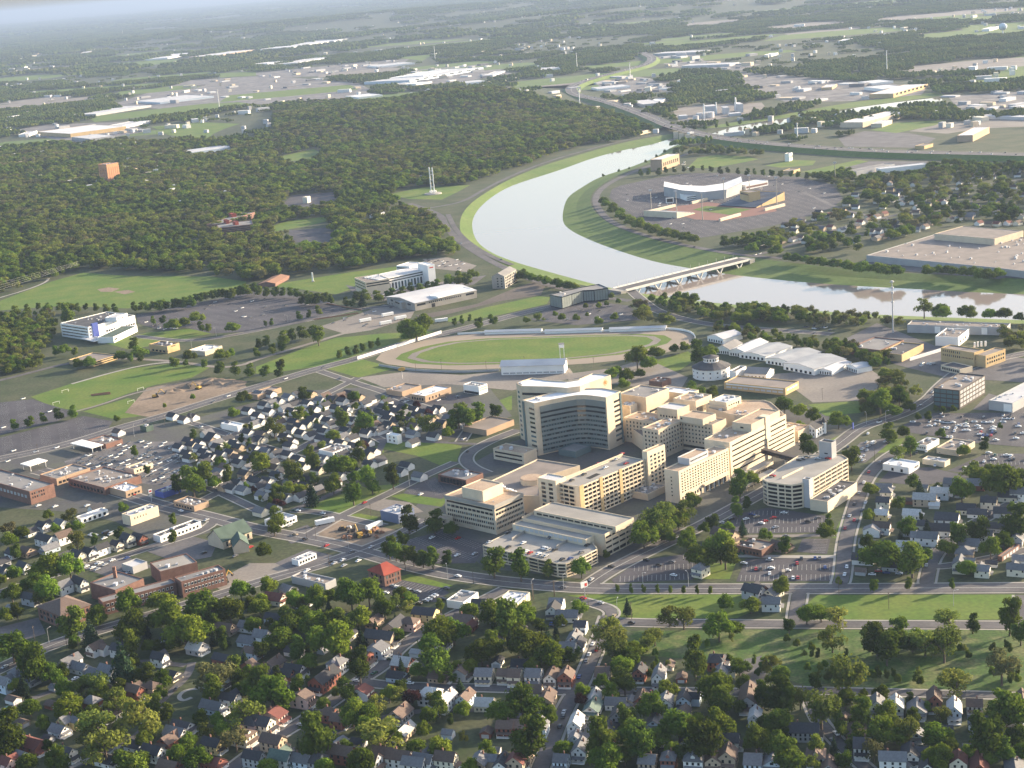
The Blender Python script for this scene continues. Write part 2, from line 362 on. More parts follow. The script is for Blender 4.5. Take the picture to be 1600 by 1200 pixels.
TRO = [(587, 562), (595, 553), (620, 543), (665, 532), (700, 525), (760, 520), (850, 517), (950, 515), (1020, 514), (1060, 516), (1082, 522), (1086, 530), (1078, 540), (1040, 551), (990, 561), (920, 568), (800, 575), (720, 578), (650, 575), (605, 569)]
TRI = [(618, 561), (627, 553), (660, 542), (700, 534), (760, 529), (850, 526), (950, 523), (1005, 522), (1038, 524), (1050, 530), (1042, 537), (1010, 546), (970, 554), (900, 561), (800, 569), (700, 571), (645, 568)]
sheet('racing_track', TRO, 'track', .05); sheet('infield', TRI, 'lawn', .10)
def spts(q, s): 
    cx, cy = sum(p[0] for p in q)/len(q), sum(p[1] for p in q)/len(q)
    return [(cx+(p[0]-cx)*s, cy+(p[1]-cy)*s) for p in q]
sheet('inner_track', spts(TRI, .92), 'gravel', .15); sheet('infield', spts(TRI, .86), 'lawn', .20)
# ---- paved precincts
for q in ([(690, 750), (760, 712), (800, 690), (990, 640), (1260, 636), (1335, 668), (1310, 692), (1230, 742), (1160, 786), (1090, 822), (1000, 864), (915, 905), (760, 888), (690, 840), (640, 800)],
          [(-40, 725), (75, 704), (200, 668), (300, 655), (300, 730), (300, 790), (330, 832), (250, 850), (180, 815), (110, 800), (-40, 790)], [(300, 655), (460, 612), (640, 600), (760, 600), (800, 650), (700, 690), (590, 690), (540, 640), (420, 660), (330, 700)]): sheet('paved_ground', q, 'pavedg', .012)
# ---- car parks with painted bays
def carpark(pts, m='asphalt', rows=0, z=.07, skip=.0):
    o = sheet('car_park', pts, m, z)
    if rows:
        P = ccw([G(*p) for p in pts]); n = len(P); cx = sum(p.x for p in P)/n; cy = sum(p.y for p in P)/n
        L = max(range(n), key=lambda i: (P[i]-P[i-1]).length); d = (P[L]-P[L-1]).normalized(); e = Vector((-d.y, d.x, 0))
        us = [(p-P[L]).dot(d) for p in P]; vs_ = [(p-P[L]).dot(e) for p in P]
        def inside(x, y):
            c = False
            for i in range(n):
                a, b = P[i-1], P[i]
                if (a.y > y) != (b.y > y) and x < (b.x-a.x)*(y-a.y)/(b.y-a.y)+a.x: c = not c
            return c
        v, f = [], []; y = min(vs_)+6
        while y < max(vs_)-4:
            x = min(us)
            while x < max(us):
                a = P[L]+d*x+e*(y-4.6); b = P[L]+d*x+e*(y+4.6)
                if inside(a.x, a.y) and inside(b.x, b.y):
                    k = len(v); h = d*.07*rows
                    v += [tuple(a-h+Vector((0, 0, z+.1))), tuple(a+h+Vector((0, 0, z+.1))), tuple(b+h+Vector((0, 0, z+.1))), tuple(b-h+Vector((0, 0, z+.1)))]; f.append((k, k+1, k+2, k+3))
                x += 2.8
            y += 16.5
        if f: part('bay_lines', v, f, 'line', o)['kind'] = 'stuff'
    return o
STADLOT = [(956, 296), (970, 290), (1020, 279), (1070, 271), (1130, 270), (1180, 273), (1250, 277), (1300, 288), (1318, 310), (1300, 325), (1250, 342), (1210, 352), (1106, 370), (1070, 374), (1006, 348), (970, 324), (952, 308)]
carpark(STADLOT, 'asphalt', .7)
for q, m, r in [([(213, 492), (300, 475), (395, 455), (440, 458), (520, 473), (545, 485), (470, 505), (400, 518), (330, 521), (290, 512), (250, 516), (215, 505)], 'asphalt', .5),
    ([(-60, 640), (0, 629), (50, 624), (118, 645), (90, 658), (0, 680), (-60, 694)], 'asphalt', .5), ([(-60, 700), (0, 684), (95, 660), (130, 650), (176, 658), (166, 676), (100, 694), (0, 716), (-60, 730)], 'asphalt', .5),
    ([(1140, 806), (1200, 793), (1290, 806), (1302, 812), (1280, 832), (1150, 834)], 'asphalt', 1), ([(1165, 873), (1300, 872), (1305, 890), (1300, 908), (1150, 909)], 'asphalt', 1), ([(1245, 862), (1254, 842), (1298, 842), (1292, 866)], 'asphalt', 1),
    ([(955, 906), (1000, 876), (1070, 866), (1092, 875), (1082, 906), (960, 911)], 'asphalt', 1), ([(1412, 664), (1452, 646), (1640, 644), (1640, 702), (1520, 692), (1422, 676)], 'asphalt', .8), ([(1480, 736), (1540, 709), (1640, 709), (1640, 738), (1510, 739)], 'asphalt', 1),
    ([(1372, 753), (1390, 735), (1450, 730), (1517, 745), (1440, 759)], 'asphalt', 0), ([(1310, 724), (1345, 691), (1402, 682), (1352, 723)], 'old_asphalt', 0), ([(640, 761), (680, 745), (702, 770), (690, 780), (630, 771)], 'asphalt', 1),
    ([(628, 846), (690, 830), (762, 851), (742, 880), (680, 881), (618, 864)], 'asphalt', 1), ([(560, 791), (600, 780), (640, 785), (662, 800), (622, 806)], 'gravel', 0), ([(100, 721), (200, 690), (272, 690), (302, 730), (262, 761), (200, 752), (120, 746)], 'old_asphalt', 1),
    ([(330, 912), (390, 880), (480, 880), (470, 900), (420, 906), (350, 926)], 'gravel', 0), ([(0, 980), (60, 965), (72, 990), (0, 1012)], 'old_asphalt', 0), ([(590, 913), (600, 901), (690, 918), (702, 926), (680, 941), (620, 936)], 'asphalt', 1),
    ([(455, 305), (520, 300), (530, 315), (470, 325), (440, 322)], 'asphalt', 0), ([(450, 360), (510, 356), (530, 368), (505, 382), (455, 378)], 'asphalt', 0), ([(1320, 530), (1370, 505), (1460, 540), (1600, 560), (1640, 600), (1480, 590), (1400, 570)], 'old_asphalt', 0),
    ([(540, 445), (570, 452), (640, 448), (760, 430), (740, 445), (600, 470), (560, 466)], 'old_asphalt', 0), ([(660, 405), (700, 402), (745, 415), (730, 425), (680, 420)], 'gravel', 0), ([(1350, 415), (1360, 405), (1550, 424), (1600, 412), (1640, 420), (1560, 436), (1450, 425)], 'old_asphalt', 0),
    ([(1520, 640), (1545, 615), (1640, 640), (1640, 646), (1600, 645)], 'old_asphalt', 0), ([(860, 476), (920, 470), (985, 478), (1000, 500), (900, 508), (830, 500)], 'asphalt', .8), ([(1050, 170), (1080, 165), (1190, 160), (1200, 172), (1090, 192), (1060, 190)], 'gravel', 0),
    ([(1310, 216), (1350, 205), (1420, 208), (1462, 216), (1440, 231), (1320, 229)], 'old_asphalt', 0), ([(1420, 205), (1470, 192), (1640, 180), (1640, 196), (1530, 201), (1480, 209)], 'gravel', 0), ([(1320, 262), (1360, 252), (1450, 252), (1440, 262), (1390, 268)], 'old_asphalt', 0),
    ([(590, 625), (640, 615), (730, 618), (740, 630), (660, 632), (620, 640)], 'asphalt', 0), ([(230, 862), (300, 838), (340, 848), (330, 870), (280, 880)], 'old_asphalt', 0), ([(120, 885), (190, 868), (240, 885), (180, 905)], 'old_asphalt', 0), ([(440, 835), (480, 820), (500, 835), (455, 850)], 'old_asphalt', 0), ([(430, 880), (480, 858), (520, 868), (460, 895)], 'old_asphalt', 0)]:
    carpark(q, m, r)
for q in ([(1360, 203), (1400, 192), (1482, 187), (1460, 196), (1400, 208)], [(620, 90), (680, 84), (660, 95)], [(1500, 40), (1600, 34), (1600, 50), (1510, 55)], [(1470, 28), (1560, 24), (1540, 32)],
          [(160, 102), (220, 95), (300, 92), (290, 97), (200, 104)], [(330, 115), (400, 112), (400, 118), (340, 121)], [(960, 22), (1050, 12), (1070, 15), (980, 26)]): sheet('field', q, 'lawn', .05)
for q in ([(170, 165), (240, 142), (300, 125), (420, 118), (560, 130), (600, 150), (420, 162), (250, 170)], [(390, 115), (560, 98), (640, 92), (620, 105), (520, 118), (420, 122)], [(1140, 110), (1300, 125), (1450, 135), (1440, 148), (1330, 158), (1230, 160), (1180, 145)], [(1005, 85), (1080, 80), (1100, 95), (1190, 100), (1160, 110), (1050, 105)], [(920, 125), (990, 118), (1050, 130), (1060, 142), (960, 148)], [(640, 110), (760, 100), (800, 115), (720, 128), (620, 135)],
          [(20, 205), (60, 195), (200, 190), (230, 205), (120, 225)], [(1480, 150), (1640, 140), (1640, 170), (1500, 172)]): sheet('industrial_yard', q, 'yard', .03)
# ---- far fields and clearings
rgf = random.Random(31)
for _ in range(70):
    y = rgf.uniform(4600, 15000); x = rgf.uniform(-.33, .33)*y; a = rgf.uniform(-.4, .4); l_, w_ = rgf.uniform(120, 380), rgf.uniform(60, 190); ca, sa = math.cos(a), math.sin(a)
    sheet('field', [(x+ca*p*l_*rgf.uniform(.8, 1.1)-sa*q*w_, y+sa*p*l_+ca*q*w_*rgf.uniform(.8, 1.2)) for p, q in ((-1, -1), (0, -1.15), (1, -.9), (1.1, .3), (.8, 1), (-.2, 1.1), (-1, .8))], rgf.choice(('lawn', 'lawn', 'gravel', 'bank_grass')), .06, px=False)
# ---- streets
def rd(pts, wd, **k): return road('street', pts, wd, **k)
road('avenue', [(-60, 730), (0, 717), (75, 702), (137, 685), (195, 666), (250, 652), (312, 632), (400, 605), (500, 575), (560, 560), (625, 538), (690, 522), (750, 507), (800, 493), (860, 479), (930, 465), (985, 453)], 15, line=True)
road('park_road', [(195, 560), (280, 565), (340, 575), (380, 571), (400, 562), (475, 540), (520, 526), (560, 515), (595, 502), (625, 492)], 7, walk=False, m='gravel')
road('park_road', [(210, 525), (300, 535), (400, 517), (475, 502), (525, 491), (562, 482), (620, 478)], 8)
road('park_road', [(-30, 600), (0, 595), (75, 575), (110, 567), (195, 560)], 8, walk=False)
road('footpath', [(-20, 471), (0, 465), (45, 452), (72, 441), (76, 435)], 4, m='concrete', walk=False)
road('footpath', [(112, 600), (175, 582), (230, 569), (280, 565)], 4, m='concrete', walk=False); road('footpath', [(110, 645), (160, 632), (200, 617), (260, 603)], 4, m='gravel', walk=False)
road('park_road', [(1037, 208), (975, 219), (900, 239), (850, 254), (800, 274), (758, 295), (725, 315), (690, 322), (640, 330), (560, 345)], 8, walk=False)
road('avenue', [(640, 318), (690, 335), (695, 352), (712, 372), (745, 396), (790, 420), (850, 445), (930, 463), (985, 470)], 11, walk=False)
road('avenue', [(700, 335), (712, 360), (735, 382), (770, 402), (800, 414)], 8, walk=False)
road('levee_road', [(1075, 240), (1040, 252), (1000, 264), (965, 279), (940, 294), (930, 308), (932, 322), (945, 339), (968, 354), (1005, 367), (1060, 381), (1110, 391), (1160, 399), (1210, 402), (1280, 410), (1360, 418), (1450, 425), (1640, 436)], 11, walk=False)
rd([(1175, 401), (1230, 385), (1300, 360), (1400, 335), (1600, 300)], 9, walk=False)
rd([(985, 453), (1010, 475), (1030, 488), (1100, 507), (1200, 515), (1300, 522)], 10)
# the streets round the hospital
rd([(1640, 918), (1300, 920), (1100, 920), (930, 920), (850, 915), (760, 906), (687, 895), (612, 876), (565, 862), (500, 845), (400, 828), (330, 808), (250, 790), (190, 770), (110, 748), (60, 735)], 13, line=True)
rd([(668, 812), (620, 838), (562, 862), (487, 887), (425, 903), (340, 930), (275, 950), (160, 983), (75, 1009), (0, 1045), (-60, 1072)], 11, line=True)
rd([(912, 920), (945, 896), (1000, 867), (1090, 825), (1150, 792), (1205, 762), (1262, 726), (1310, 695), (1345, 666), (1400, 652), (1450, 627), (1470, 603), (1505, 575), (1560, 560), (1640, 545)], 11, line=True)
rd([(810, 672), (775, 685), (750, 697), (732, 708), (727, 720), (738, 731), (760, 740)], 9)
rd([(712, 722), (682, 735), (650, 750), (600, 775), (535, 805), (500, 826), (470, 842)], 7)
rd([(457, 797), (525, 770), (555, 750), (585, 720), (600, 688)], 6, walk=False); rd([(590, 687), (660, 690), (745, 694)], 5, walk=False, m='old_asphalt'); rd([(457, 797), (500, 800), (535, 808), (600, 822)], 6)
rd([(1310, 918), (1317, 900), (1320, 850), (1330, 812), (1340, 780), (1352, 750), (1368, 730), (1395, 708), (1430, 692)], 9)
rd([(1447, 918), (1450, 900), (1457, 870), (1487, 840), (1525, 817), (1575, 790), (1640, 760)], 8)
rd([(1307, 836), (1212, 838), (1150, 838)], 5, walk=False, m='gravel'); rd([(1305, 870), (1200, 870), (1130, 868)], 5, walk=False, m='concrete')
rd([(1242, 974), (1245, 950), (1250, 922)], 8)
rd([(1640, 978), (1562, 977), (1200, 975), (1040, 974), (965, 972)], 9); rd([(900, 936), (935, 945), (952, 951), (958, 960), (945, 970)], 7)
rd([(950, 962), (937, 1000), (920, 1040), (907, 1070), (890, 1095), (875, 1125), (860, 1162), (843, 1205), (820, 1260)], 8)
rd([(560, 1064), (600, 1071), (700, 1074), (800, 1076), (875, 1080), (975, 1080), (1075, 1081), (1165, 1082)], 7)
sheet('turning_place', [(1150, 1082), (1163, 1030), (1190, 1025), (1198, 1050), (1185, 1082)], 'old_asphalt', .07)
rd([(790, 920), (740, 945), (680, 975), (625, 1010), (600, 1040), (560, 1065), (520, 1096), (482, 1121), (437, 1148), (400, 1172), (345, 1215)], 8)
rd([(300, 1035), (295, 1052), (282, 1068), (250, 1096), (236, 1125), (215, 1150), (180, 1170), (110, 1200)], 5, walk=False, m='old_asphalt'); road('footpath', [(300, 1090), (285, 1096), (278, 1088), (290, 1078), (320, 1075)], 2.5, m='concrete', walk=False)
road('footpath', [(110, 1200), (140, 1185), (175, 1178), (186, 1165)], 3, m='concrete', walk=False)
rd([(1170, 1075), (1262, 1079), (1350, 1081), (1537, 1086), (1640, 1090)], 6); rd([(1262, 1079), (1275, 1120), (1300, 1150), (1330, 1180), (1375, 1220)], 6)
rd([(120, 888), (190, 870), (250, 850), (317, 830), (340, 810)], 7); rd([(-40, 940), (60, 905), (120, 888)], 7)
rd([(300, 790), (360, 760), (420, 725), (490, 690), (560, 650), (610, 620), (650, 600)], 7); rd([(200, 755), (270, 715), (340, 690), (420, 655), (500, 620), (560, 590)], 7)
rd([(420, 805), (350, 772), (300, 750), (270, 735)], 6); rd([(560, 752), (500, 725), (420, 700), (330, 670), (280, 655)], 6); rd([(600, 690), (560, 668), (500, 650), (430, 628), (390, 612)], 6); rd([(720, 690), (740, 660), (650, 632), (600, 612), (560, 600), (500, 580)], 7)
rd([(380, 1215), (470, 1165), (560, 1130), (650, 1110), (760, 1108), (870, 1130)], 5, walk=False, m='old_asphalt')
rd([(0, 1110), (70, 1085), (130, 1060), (200, 1030), (290, 1040)], 5, walk=False, m='old_asphalt')
rd([(1640, 850), (1560, 870), (1480, 885), (1455, 885)], 6); rd([(1640, 1000), (1600, 990), (1595, 930)], 6)
for q in ([(1255, 300), (1320, 330), (1400, 345)], [(1330, 310), (1450, 300), (1600, 280)], [(1250, 345), (1330, 365), (1400, 372)]): rd(q, 7, walk=False, m='old_asphalt')
for q, wd in (([(0, 150), (100, 130), (250, 105), (420, 90), (620, 70), (800, 52)], 16), ([(250, 165), (420, 158), (620, 132), (750, 128), (900, 120)], 12), ([(1060, 165), (1200, 150), (1310, 140), (1500, 118)], 12), ([(500, 85), (640, 68), (760, 55)], 14)):
    road('far_road', q, wd, walk=False)
# ---- motorway on its embankment, and its river crossing
MW = [(1003, 82), (1022, 90), (1011, 101), (975, 110), (930, 121), (903, 130), (890, 138), (897, 148), (940, 156), (975, 167), (1020, 184), (1050, 198), (1110, 213), (1175, 222), (1300, 232), (1400, 237), (1640, 242)]
mwp = smooth([G(*p, 8) for p in MW], 2)
mo = empty('motorway', tuple(mwp[40]*Vector((1, 1, 0)) if False else (0, 0, 0))); tag(mo, kind='structure')
part('carriageway', *ribbon(mwp, 34, 0), 'road', mo); part('median', *ribbon(mwp, 1.6, .12), 'concrete', mo)
for s in (-1, 1):
    part('edge_barrier', *ribbon(mwp, .6, .7, s*16.8), 'concrete', mo)
    Q = [p for p in mwp]
    v, f = [], []
    for i, p in enumerate(Q):
        a, b = Q[max(0, i-1)], Q[min(len(Q)-1, i+1)]; d = (b-a); d.z = 0; d.normalize(); n = Vector((-d.y, d.x, 0))*s
        q0 = p+n*17; q1 = p+n*30; v += [(q0.x, q0.y, 7.95), (q1.x, q1.y, .05)]
        if i and not (1058 < PX(p)[0] < 1105 and p.y < 3700): f.append((2*i-2, 2*i, 2*i+1, 2*i-1))
    part('embankment', v, f, 'bank_grass', mo)
for x, y in ((1063, 205), (1072, 207), (1081, 209.5), (1090, 211.5)):
    c = G(x, y, 8)
    for k in (-10, 10):
        part('pier', *box(c.x+k-5, c.x+k+5, c.y-1.5, c.y+1.5, -7, 7.8), 'cream', mo)
# ================================================================ buildings
def rect3(p, h, ang=None):
    """three surveyed corners (left, near, right) of a flat roof at height h -> true rectangle, counter-clockwise from the left corner"""
    A, B, C = [G(*q, h) for q in p]; u, v = C-B, A-B
    if ang is not None: d = Vector((math.cos(math.radians(ang)), math.sin(math.radians(ang)), 0))
    elif u.length >= v.length: d = u.normalized()
    else: e = v.normalized(); d = Vector((e.y, -e.x, 0))
    e = Vector((-d.y, d.x, 0)); a, b = max(3, u.dot(d)), max(3, v.dot(e))
    return [B+e*b, B, B+d*a, B+d*a+e*b]
WRG = random.Random(2)
def windows(root, L, specs, z0=0.0):
    for s in specs:
        i, cols, rows, u0, u1, a, b, wf, hf = s[:9]; m = s[9] if len(s) > 9 else 'glass'; nm = s[10] if len(s) > 10 else 'window'; dep = s[11] if len(s) > 11 else .16
        A, B = Vector(L[i][:2]), Vector(L[(i+1) % len(L)][:2]); e = B-A; ln = e.length; d = e.normalized(); n = Vector((d.y, -d.x)); rz = math.atan2(d.y, d.x)
        cw, ch = ln*(u1-u0)/cols, (b-a)/rows
        for r in range(rows):
            for c in range(cols):
                p = A+d*(ln*u0+cw*(c+.5))+n*.02
                ubox(nm, 'pane' if m == 'glass' and cols*rows > 8 and WRG.random() < .16 else m, (p.x, p.y, z0+a+ch*(r+.5)), (cw*wf, dep, ch*hf), rz, root)
def walls_roof(root, L, h, wall, roof, par=.8, z0=0.0, t=.45):
    n = len(L); I = inset(L, t)
    v = [(p[0], p[1], z0) for p in L]+[(p[0], p[1], h) for p in L]+[(p[0], p[1], h) for p in I]+[(p[0], p[1], h-par) for p in I]
    f = []
    for i in range(n):
        j = (i+1) % n
        for k in range(3): f.append((k*n+i, k*n+j, (k+1)*n+j, (k+1)*n+i))
    part('wall', v, f, wall, root)
    part('roof', [(p[0], p[1], h-par) for p in I], [tuple(range(n))], roof, root)
def units(root, L, h, n, rng, m='pale_roof', s=1.0):
    A, B, C = [Vector(q[:2]) for q in (L[0], L[1], L[2])]
    for _ in range(n):
        p = B+(A-B)*rng.uniform(.12, .88)+(C-B)*rng.uniform(.1, .9); k = rng.uniform(.8, 2.4)*s
        ubox('roof_unit', m, (p.x, p.y, h+k*.3), (k*1.3, k, k*.8), rng.uniform(0, 3), root)
ROOTS = []
def bld(name, label, cat, pts, h, wall, roof, win=(), nu=0, ang=None, par=.8, z0=0.0, group=None, poly=False, um='pale_roof', top=None):
    P = ccw([G(*q, h) for q in pts]) if poly else rect3(pts, h, ang)
    o = P[1] if not poly else P[0]
    root = empty(name, (o.x, o.y, 0), label, cat, group); L = [(p.x-o.x, p.y-o.y) for p in P]
    walls_roof(root, L, h, wall, roof, par, z0); windows(root, L, win)
    if nu: units(root, L, h-par, nu*2 if nu < 8 else nu, random.Random(len(label)), um, .9)
    ROOTS.append((root, L)); return root, L
def sub(root, name, pts, h, wall, roof, z0=0.0, win=(), ang=None, par=.6, poly=False, nu=0):
    """a block of the same building, as a part with its own roof and windows"""
    P = ccw([G(*q, h) for q in pts]) if poly else rect3(pts, h, ang); o = root.location; L = [(p.x-o.x, p.y-o.y) for p in P]
    e = bpy.data.objects.new(name, None); link(e, root); e.empty_display_size = 1
    walls_roof(e, L, h, wall, roof, par, z0); windows(e, L, win)
    if nu: units(e, L, h-par, nu, random.Random(nu))
    return e, L
def gable_shape(L, h, rh, ridge, over=.5, hip=0.0):
    """walls and roof of a rectangular footprint; ridge 0: along edge 0-1, 1: along edge 1-2"""
    P = [Vector(q[:2]) for q in L]
    if ridge == 1: P = P[1:]+P[:1]
    c0, c1 = (P[0]+P[3])/2, (P[1]+P[2])/2; d = (c1-c0).normalized(); n = Vector((d.y, -d.x)); half = (P[0]-P[3]).length/2
    wv = [(p.x, p.y, 0) for p in P]+[(p.x, p.y, h) for p in P]; wf = [(0, 1, 5, 4), (1, 2, 6, 5), (2, 3, 7, 6), (3, 0, 4, 7)]
    r0, r1 = c0+d*hip, c1-d*hip
    if not hip: wv += [(c0.x, c0.y, h+rh), (c1.x, c1.y, h+rh)]; wf = [(0, 1, 5, 4), (1, 2, 6, 9, 5), (2, 3, 7, 6), (3, 0, 4, 8, 7)]
    k = rh/half; dz = over*k; t = .22
    q = [P[0]-d*over+n*over, P[1]+d*over+n*over, P[2]+d*over-n*over, P[3]-d*over-n*over]
    e0, e1 = (r0-d*over, r1+d*over) if not hip else (r0, r1)
    rv, rf = [], []
    for zz in (t, 0):
        rv += [(p.x, p.y, h-dz+zz) for p in q]+[(p.x, p.y, h+rh+zz) for p in (e0, e1)]
    if hip: rf = [(0, 1, 5, 4), (2, 3, 4, 5), (1, 2, 5), (3, 0, 4)]
    else: rf = [(0, 1, 5, 4), (2, 3, 4, 5)]
    rf += [(0, 6, 7, 1), (2, 8, 9, 3)]+([(1, 7, 8, 2), (3, 9, 6, 0)] if hip else [(1, 7, 11, 5), (5, 11, 8, 2), (3, 9, 10, 4), (4, 10, 6, 0)])+[(6, 10, 11, 7), (8, 11, 10, 9)]
    return (wv, wf), (rv, rf)
def gab(name, label, cat, pts, h, rh, wall, roof, ridge=1, win=(), ang=None, over=.6, hip=0.0, group=None):
    P = rect3(pts, h, ang); o = P[1]; root = empty(name, (o.x, o.y, 0), label, cat, group); L = [(p.x-o.x, p.y-o.y) for p in P]
    a, b = gable_shape(L, h, rh, ridge, over, hip); part('wall', *a, wall, root); part('roof', *b, roof, root); windows(root, L, win)
    ROOTS.append((root, L)); return root, L
def garage(name, label, pts, h, lev, wall, bays, poly=False, ang=None, floor='deck', z0=0.0, root=None, open_=.64):
    P = ccw([G(*q, h) for q in pts]) if poly else rect3(pts, h, ang); o = P[1]
    if root is None: root = empty(name, (o.x, o.y, 0), label, 'parking garage')
    o = root.location; L = [(p.x-o.x, p.y-o.y) for p in P]; n = len(L); st = (h-1.0-z0)/lev; I = inset(L, .3)
    for k in range(1, lev+1): part('deck', *prism(I, z0+k*st-.35, z0+k*st), floor, root)
    for i in range(n):
        A, B = L[i], L[(i+1) % n]; b = bays[i % len(bays)]
        if b < 0:
            part('wall', *ebox(A, B, z0, h, .3), wall, root); continue
        for k in range(0, lev+1): part('spandrel', *ebox(A, B, z0+max(0, k*st-.45), z0+k*st-.45+st*(1-open_) if k else z0+.9, .28), wall, root)
        a2, b2 = Vector(A), Vector(B); d = (b2-a2)
        for j in range(b+1):
            p = a2+d*(j/b); e = d.normalized()*.28
            p = a2+e if j == 0 else b2-e if j == b else p
            part('pier', *ebox(p-e, p+e, z0, h-.9, .5, .06), wall, root)
    part('core_wall', *prism(inset(L, 2.2), z0, z0+lev*st-.4), 'void', root)  # near-black filler block added inside; its colour paints the shade of the openings
    ROOTS.append((root, L)); return root, L
HA = 47.0
# ---------------------------------------------------------------- hospital tower: two bowed halves
def bowed(name, label, pts, h, front, ends, bands, rowsz, wallm='stone', roofm='white_roof'):
    P = [G(*q, h) for q in pts]; P = ccw(P); o = P[0]; root = empty(name, (o.x, o.y, 0), label, 'hospital tower'); L = [(p.x-o.x, p.y-o.y) for p in P]
    walls_roof(root, L, h, wallm, roofm, 1.0); units(root, [L[-1], L[0], L[1]], h-1, 3, random.Random(3)); return root, L
TW = [(816, 625), (834.7, 630), (860, 624.5), (886, 619.5), (900, 617.5), (914, 617), (930, 618.5), (946.8, 621), (969.5, 611), (942, 606), (916, 606.5), (895, 607), (870, 611)]
r, L = bowed('hospital_tower', 'tall hospital tower with concave blue-green glass front and pale stone ends', TW, 43, 0, 0, 0, 0)
# curtain wall on the bowed front, storey by storey
FR = [1, 2, 3, 4, 5, 6]
for i in FR:
    A, B = L[i], L[i+1]
    if i == 1: a, b = Vector(A), Vector(B); A = tuple(a+(b-a)*.32)
    if i == 6: a, b = Vector(A), Vector(B); B = tuple(a+(b-a)*.88)
    part('curtain_wall', *ebox(A, B, 1, 39.5, .5, .35), 'teal', r)
    ln = (Vector(B)-Vector(A)).length; nn = max(2, round(ln/2.6)); d = (Vector(B)-Vector(A)).normalized(); rz = math.atan2(d.y, d.x); nrm = Vector((d.y, -d.x))
    for k in range(9):
        z = 3.2+k*3.75
        part('window_band', *ebox(A, B, z, z+1.5, .3, .42), 'glass', r)
        if k < 7:
            for j in range(nn):
                if (j*7+k*5+i*3) % 4 == 0: continue
                p = Vector(A)+d*(ln*(j+.5)/nn)+nrm*.42
                ubox('pane', 'pane', (p.x, p.y, z+.75), (ln/nn*.62, .1, 1.15), rz, r)
windows(r, L, [(0, 1, 10, .5, .98, 2, 39.5, .85, .42), (7, 1, 9, .45, .97, 3, 38.5, .8, .45)])
a, b = Vector(L[0]), Vector(L[1]); part('glass_fin', *ebox(a, a+(b-a)*.16, 1, 42, 1.2, .5), 'pane', r)
a, b = Vector(L[7]), Vector(L[8]); part('glass_fin', *ebox(a+(b-a)*.9, b, 1, 42, 1.2, .5), 'pane', r)
TR = [(806.5, 599), (815, 603), (861, 604), (886, 606), (906, 603.5), (921, 597.5), (954.4, 586), (944, 583.5), (926, 583), (905, 592), (886, 595), (860, 594), (831, 590), (818, 594)]
r, L = bowed('hospital_tower', 'rear half of the hospital tower, bowed stone wing bearing an orange emblem', TR, 46.5, 0, 0, 0, 0)
windows(r, L, [(0, 1, 10, .1, .6, 2, 42, .7, .5, 'pane')])
for i in (1, 2): part('window_band', *ebox(L[i], L[i+1], 39.0, 41, .3, .2), 'glass', r)
# emblem: a diamond of four interlaced loops on the right-hand wall
A, B = Vector(L[5]), Vector(L[6]); d = (B-A).normalized(); n = Vector((d.y, -d.x)); c = A+(B-A)*.72+n*.15; ev, ef = [], []
for ax, az in ((0, 1.25), (0, -1.25), (1.25, 0), (-1.25, 0), (0, 0)):
    for k in range(12):
        t0, t1 = 2*math.pi*k/12, 2*math.pi*(k+1)/12; q = []
        for rr, tt in ((1.25, t0), (1.25, t1), (.95, t1), (.95, t0)):
            p = c+d*(ax+rr*math.cos(tt)); q.append((p.x, p.y, 42+az+rr*math.sin(tt)))
        m_ = len(ev); ev += q; ef.append((m_, m_+1, m_+2, m_+3))
part('emblem', ev, ef, 'logo', r)
# ---------------------------------------------------------------- the other hospital blocks
bld('hospital_podium', 'low stepped stone podium left of the glass hospital tower', 'hospital wing', [(791, 692), (818, 709), (835, 700)], 9, 'stone', 'tan_roof', [(0, 1, 2, .05, .95, 1.5, 8, .98, .4)], 3, HA)
bld('link_building', 'low brown-roofed hospital link building with white roof skylights', 'hospital wing', [(767, 751), (787, 762), (816, 774), (846, 775), (849, 745), (906, 727), (840, 717)], 13, 'stone', 'brown_roof', [(1, 6, 2, .1, .95, 2, 11, .5, .5)], 16, poly=True, um='white_roof')
r, L = ROOTS[-1]; c = G(830.4, 748.4, 15)-r.location
part('drum', *tube(c.x, c.y, 12, 16, 8, 8, 24), 'stone', r); part('drum_roof', *tube(c.x, c.y, 16, 16.4, 8.3, 7.8, 24), 'tan_roof', r)
r, L = bld('office_block', 'tan stone office block with tall roof penthouse beside the front garage', 'office building', [(694.4, 773.3), (772, 790), (814.5, 769.7)], 21, 'stone', 'tan_roof',
    [(0, 1, 1, .03, .97, 16.3, 18, .98, .8), (1, 1, 1, .03, .97, 16.3, 18, .98, .8), (0, 11, 1, .03, .97, 12.6, 15.8, .8, .5), (1, 10, 1, .03, .97, 12.6, 15.8, .8, .5), (0, 22, 3, .03, .97, 2.5, 12.4, .62, .5), (1, 18, 3, .03, .97, 2.5, 12.4, .62, .5)], 2, HA)
part('cornice', *merge(ebox(L[0], L[1], 18.4, 21.1, .5, .25), ebox(L[1], L[2], 18.4, 21.1, .5, .25)), 'concrete', r)
sub(r, 'penthouse', [(716.7, 762.5), (754, 767.5), (784, 754)], 28, 'cream', 'tan_roof', 20, ang=HA)
sub(r, 'annexe', [(680, 806), (697, 811), (706, 806)], 8, 'stone', 'tan_roof', ang=HA, win=[(0, 3, 2, .1, .9, 1, 7, .6, .5)])
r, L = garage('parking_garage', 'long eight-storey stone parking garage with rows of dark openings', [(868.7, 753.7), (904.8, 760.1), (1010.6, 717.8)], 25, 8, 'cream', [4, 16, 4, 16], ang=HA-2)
for k in (.30, .60): 
    a, b = Vector(L[1]), Vector(L[2]); part('stair_panel', *ebox(a+(b-a)*k, a+(b-a)*(k+.045), 0, 25.1, .5, .3), 'ochre', r)
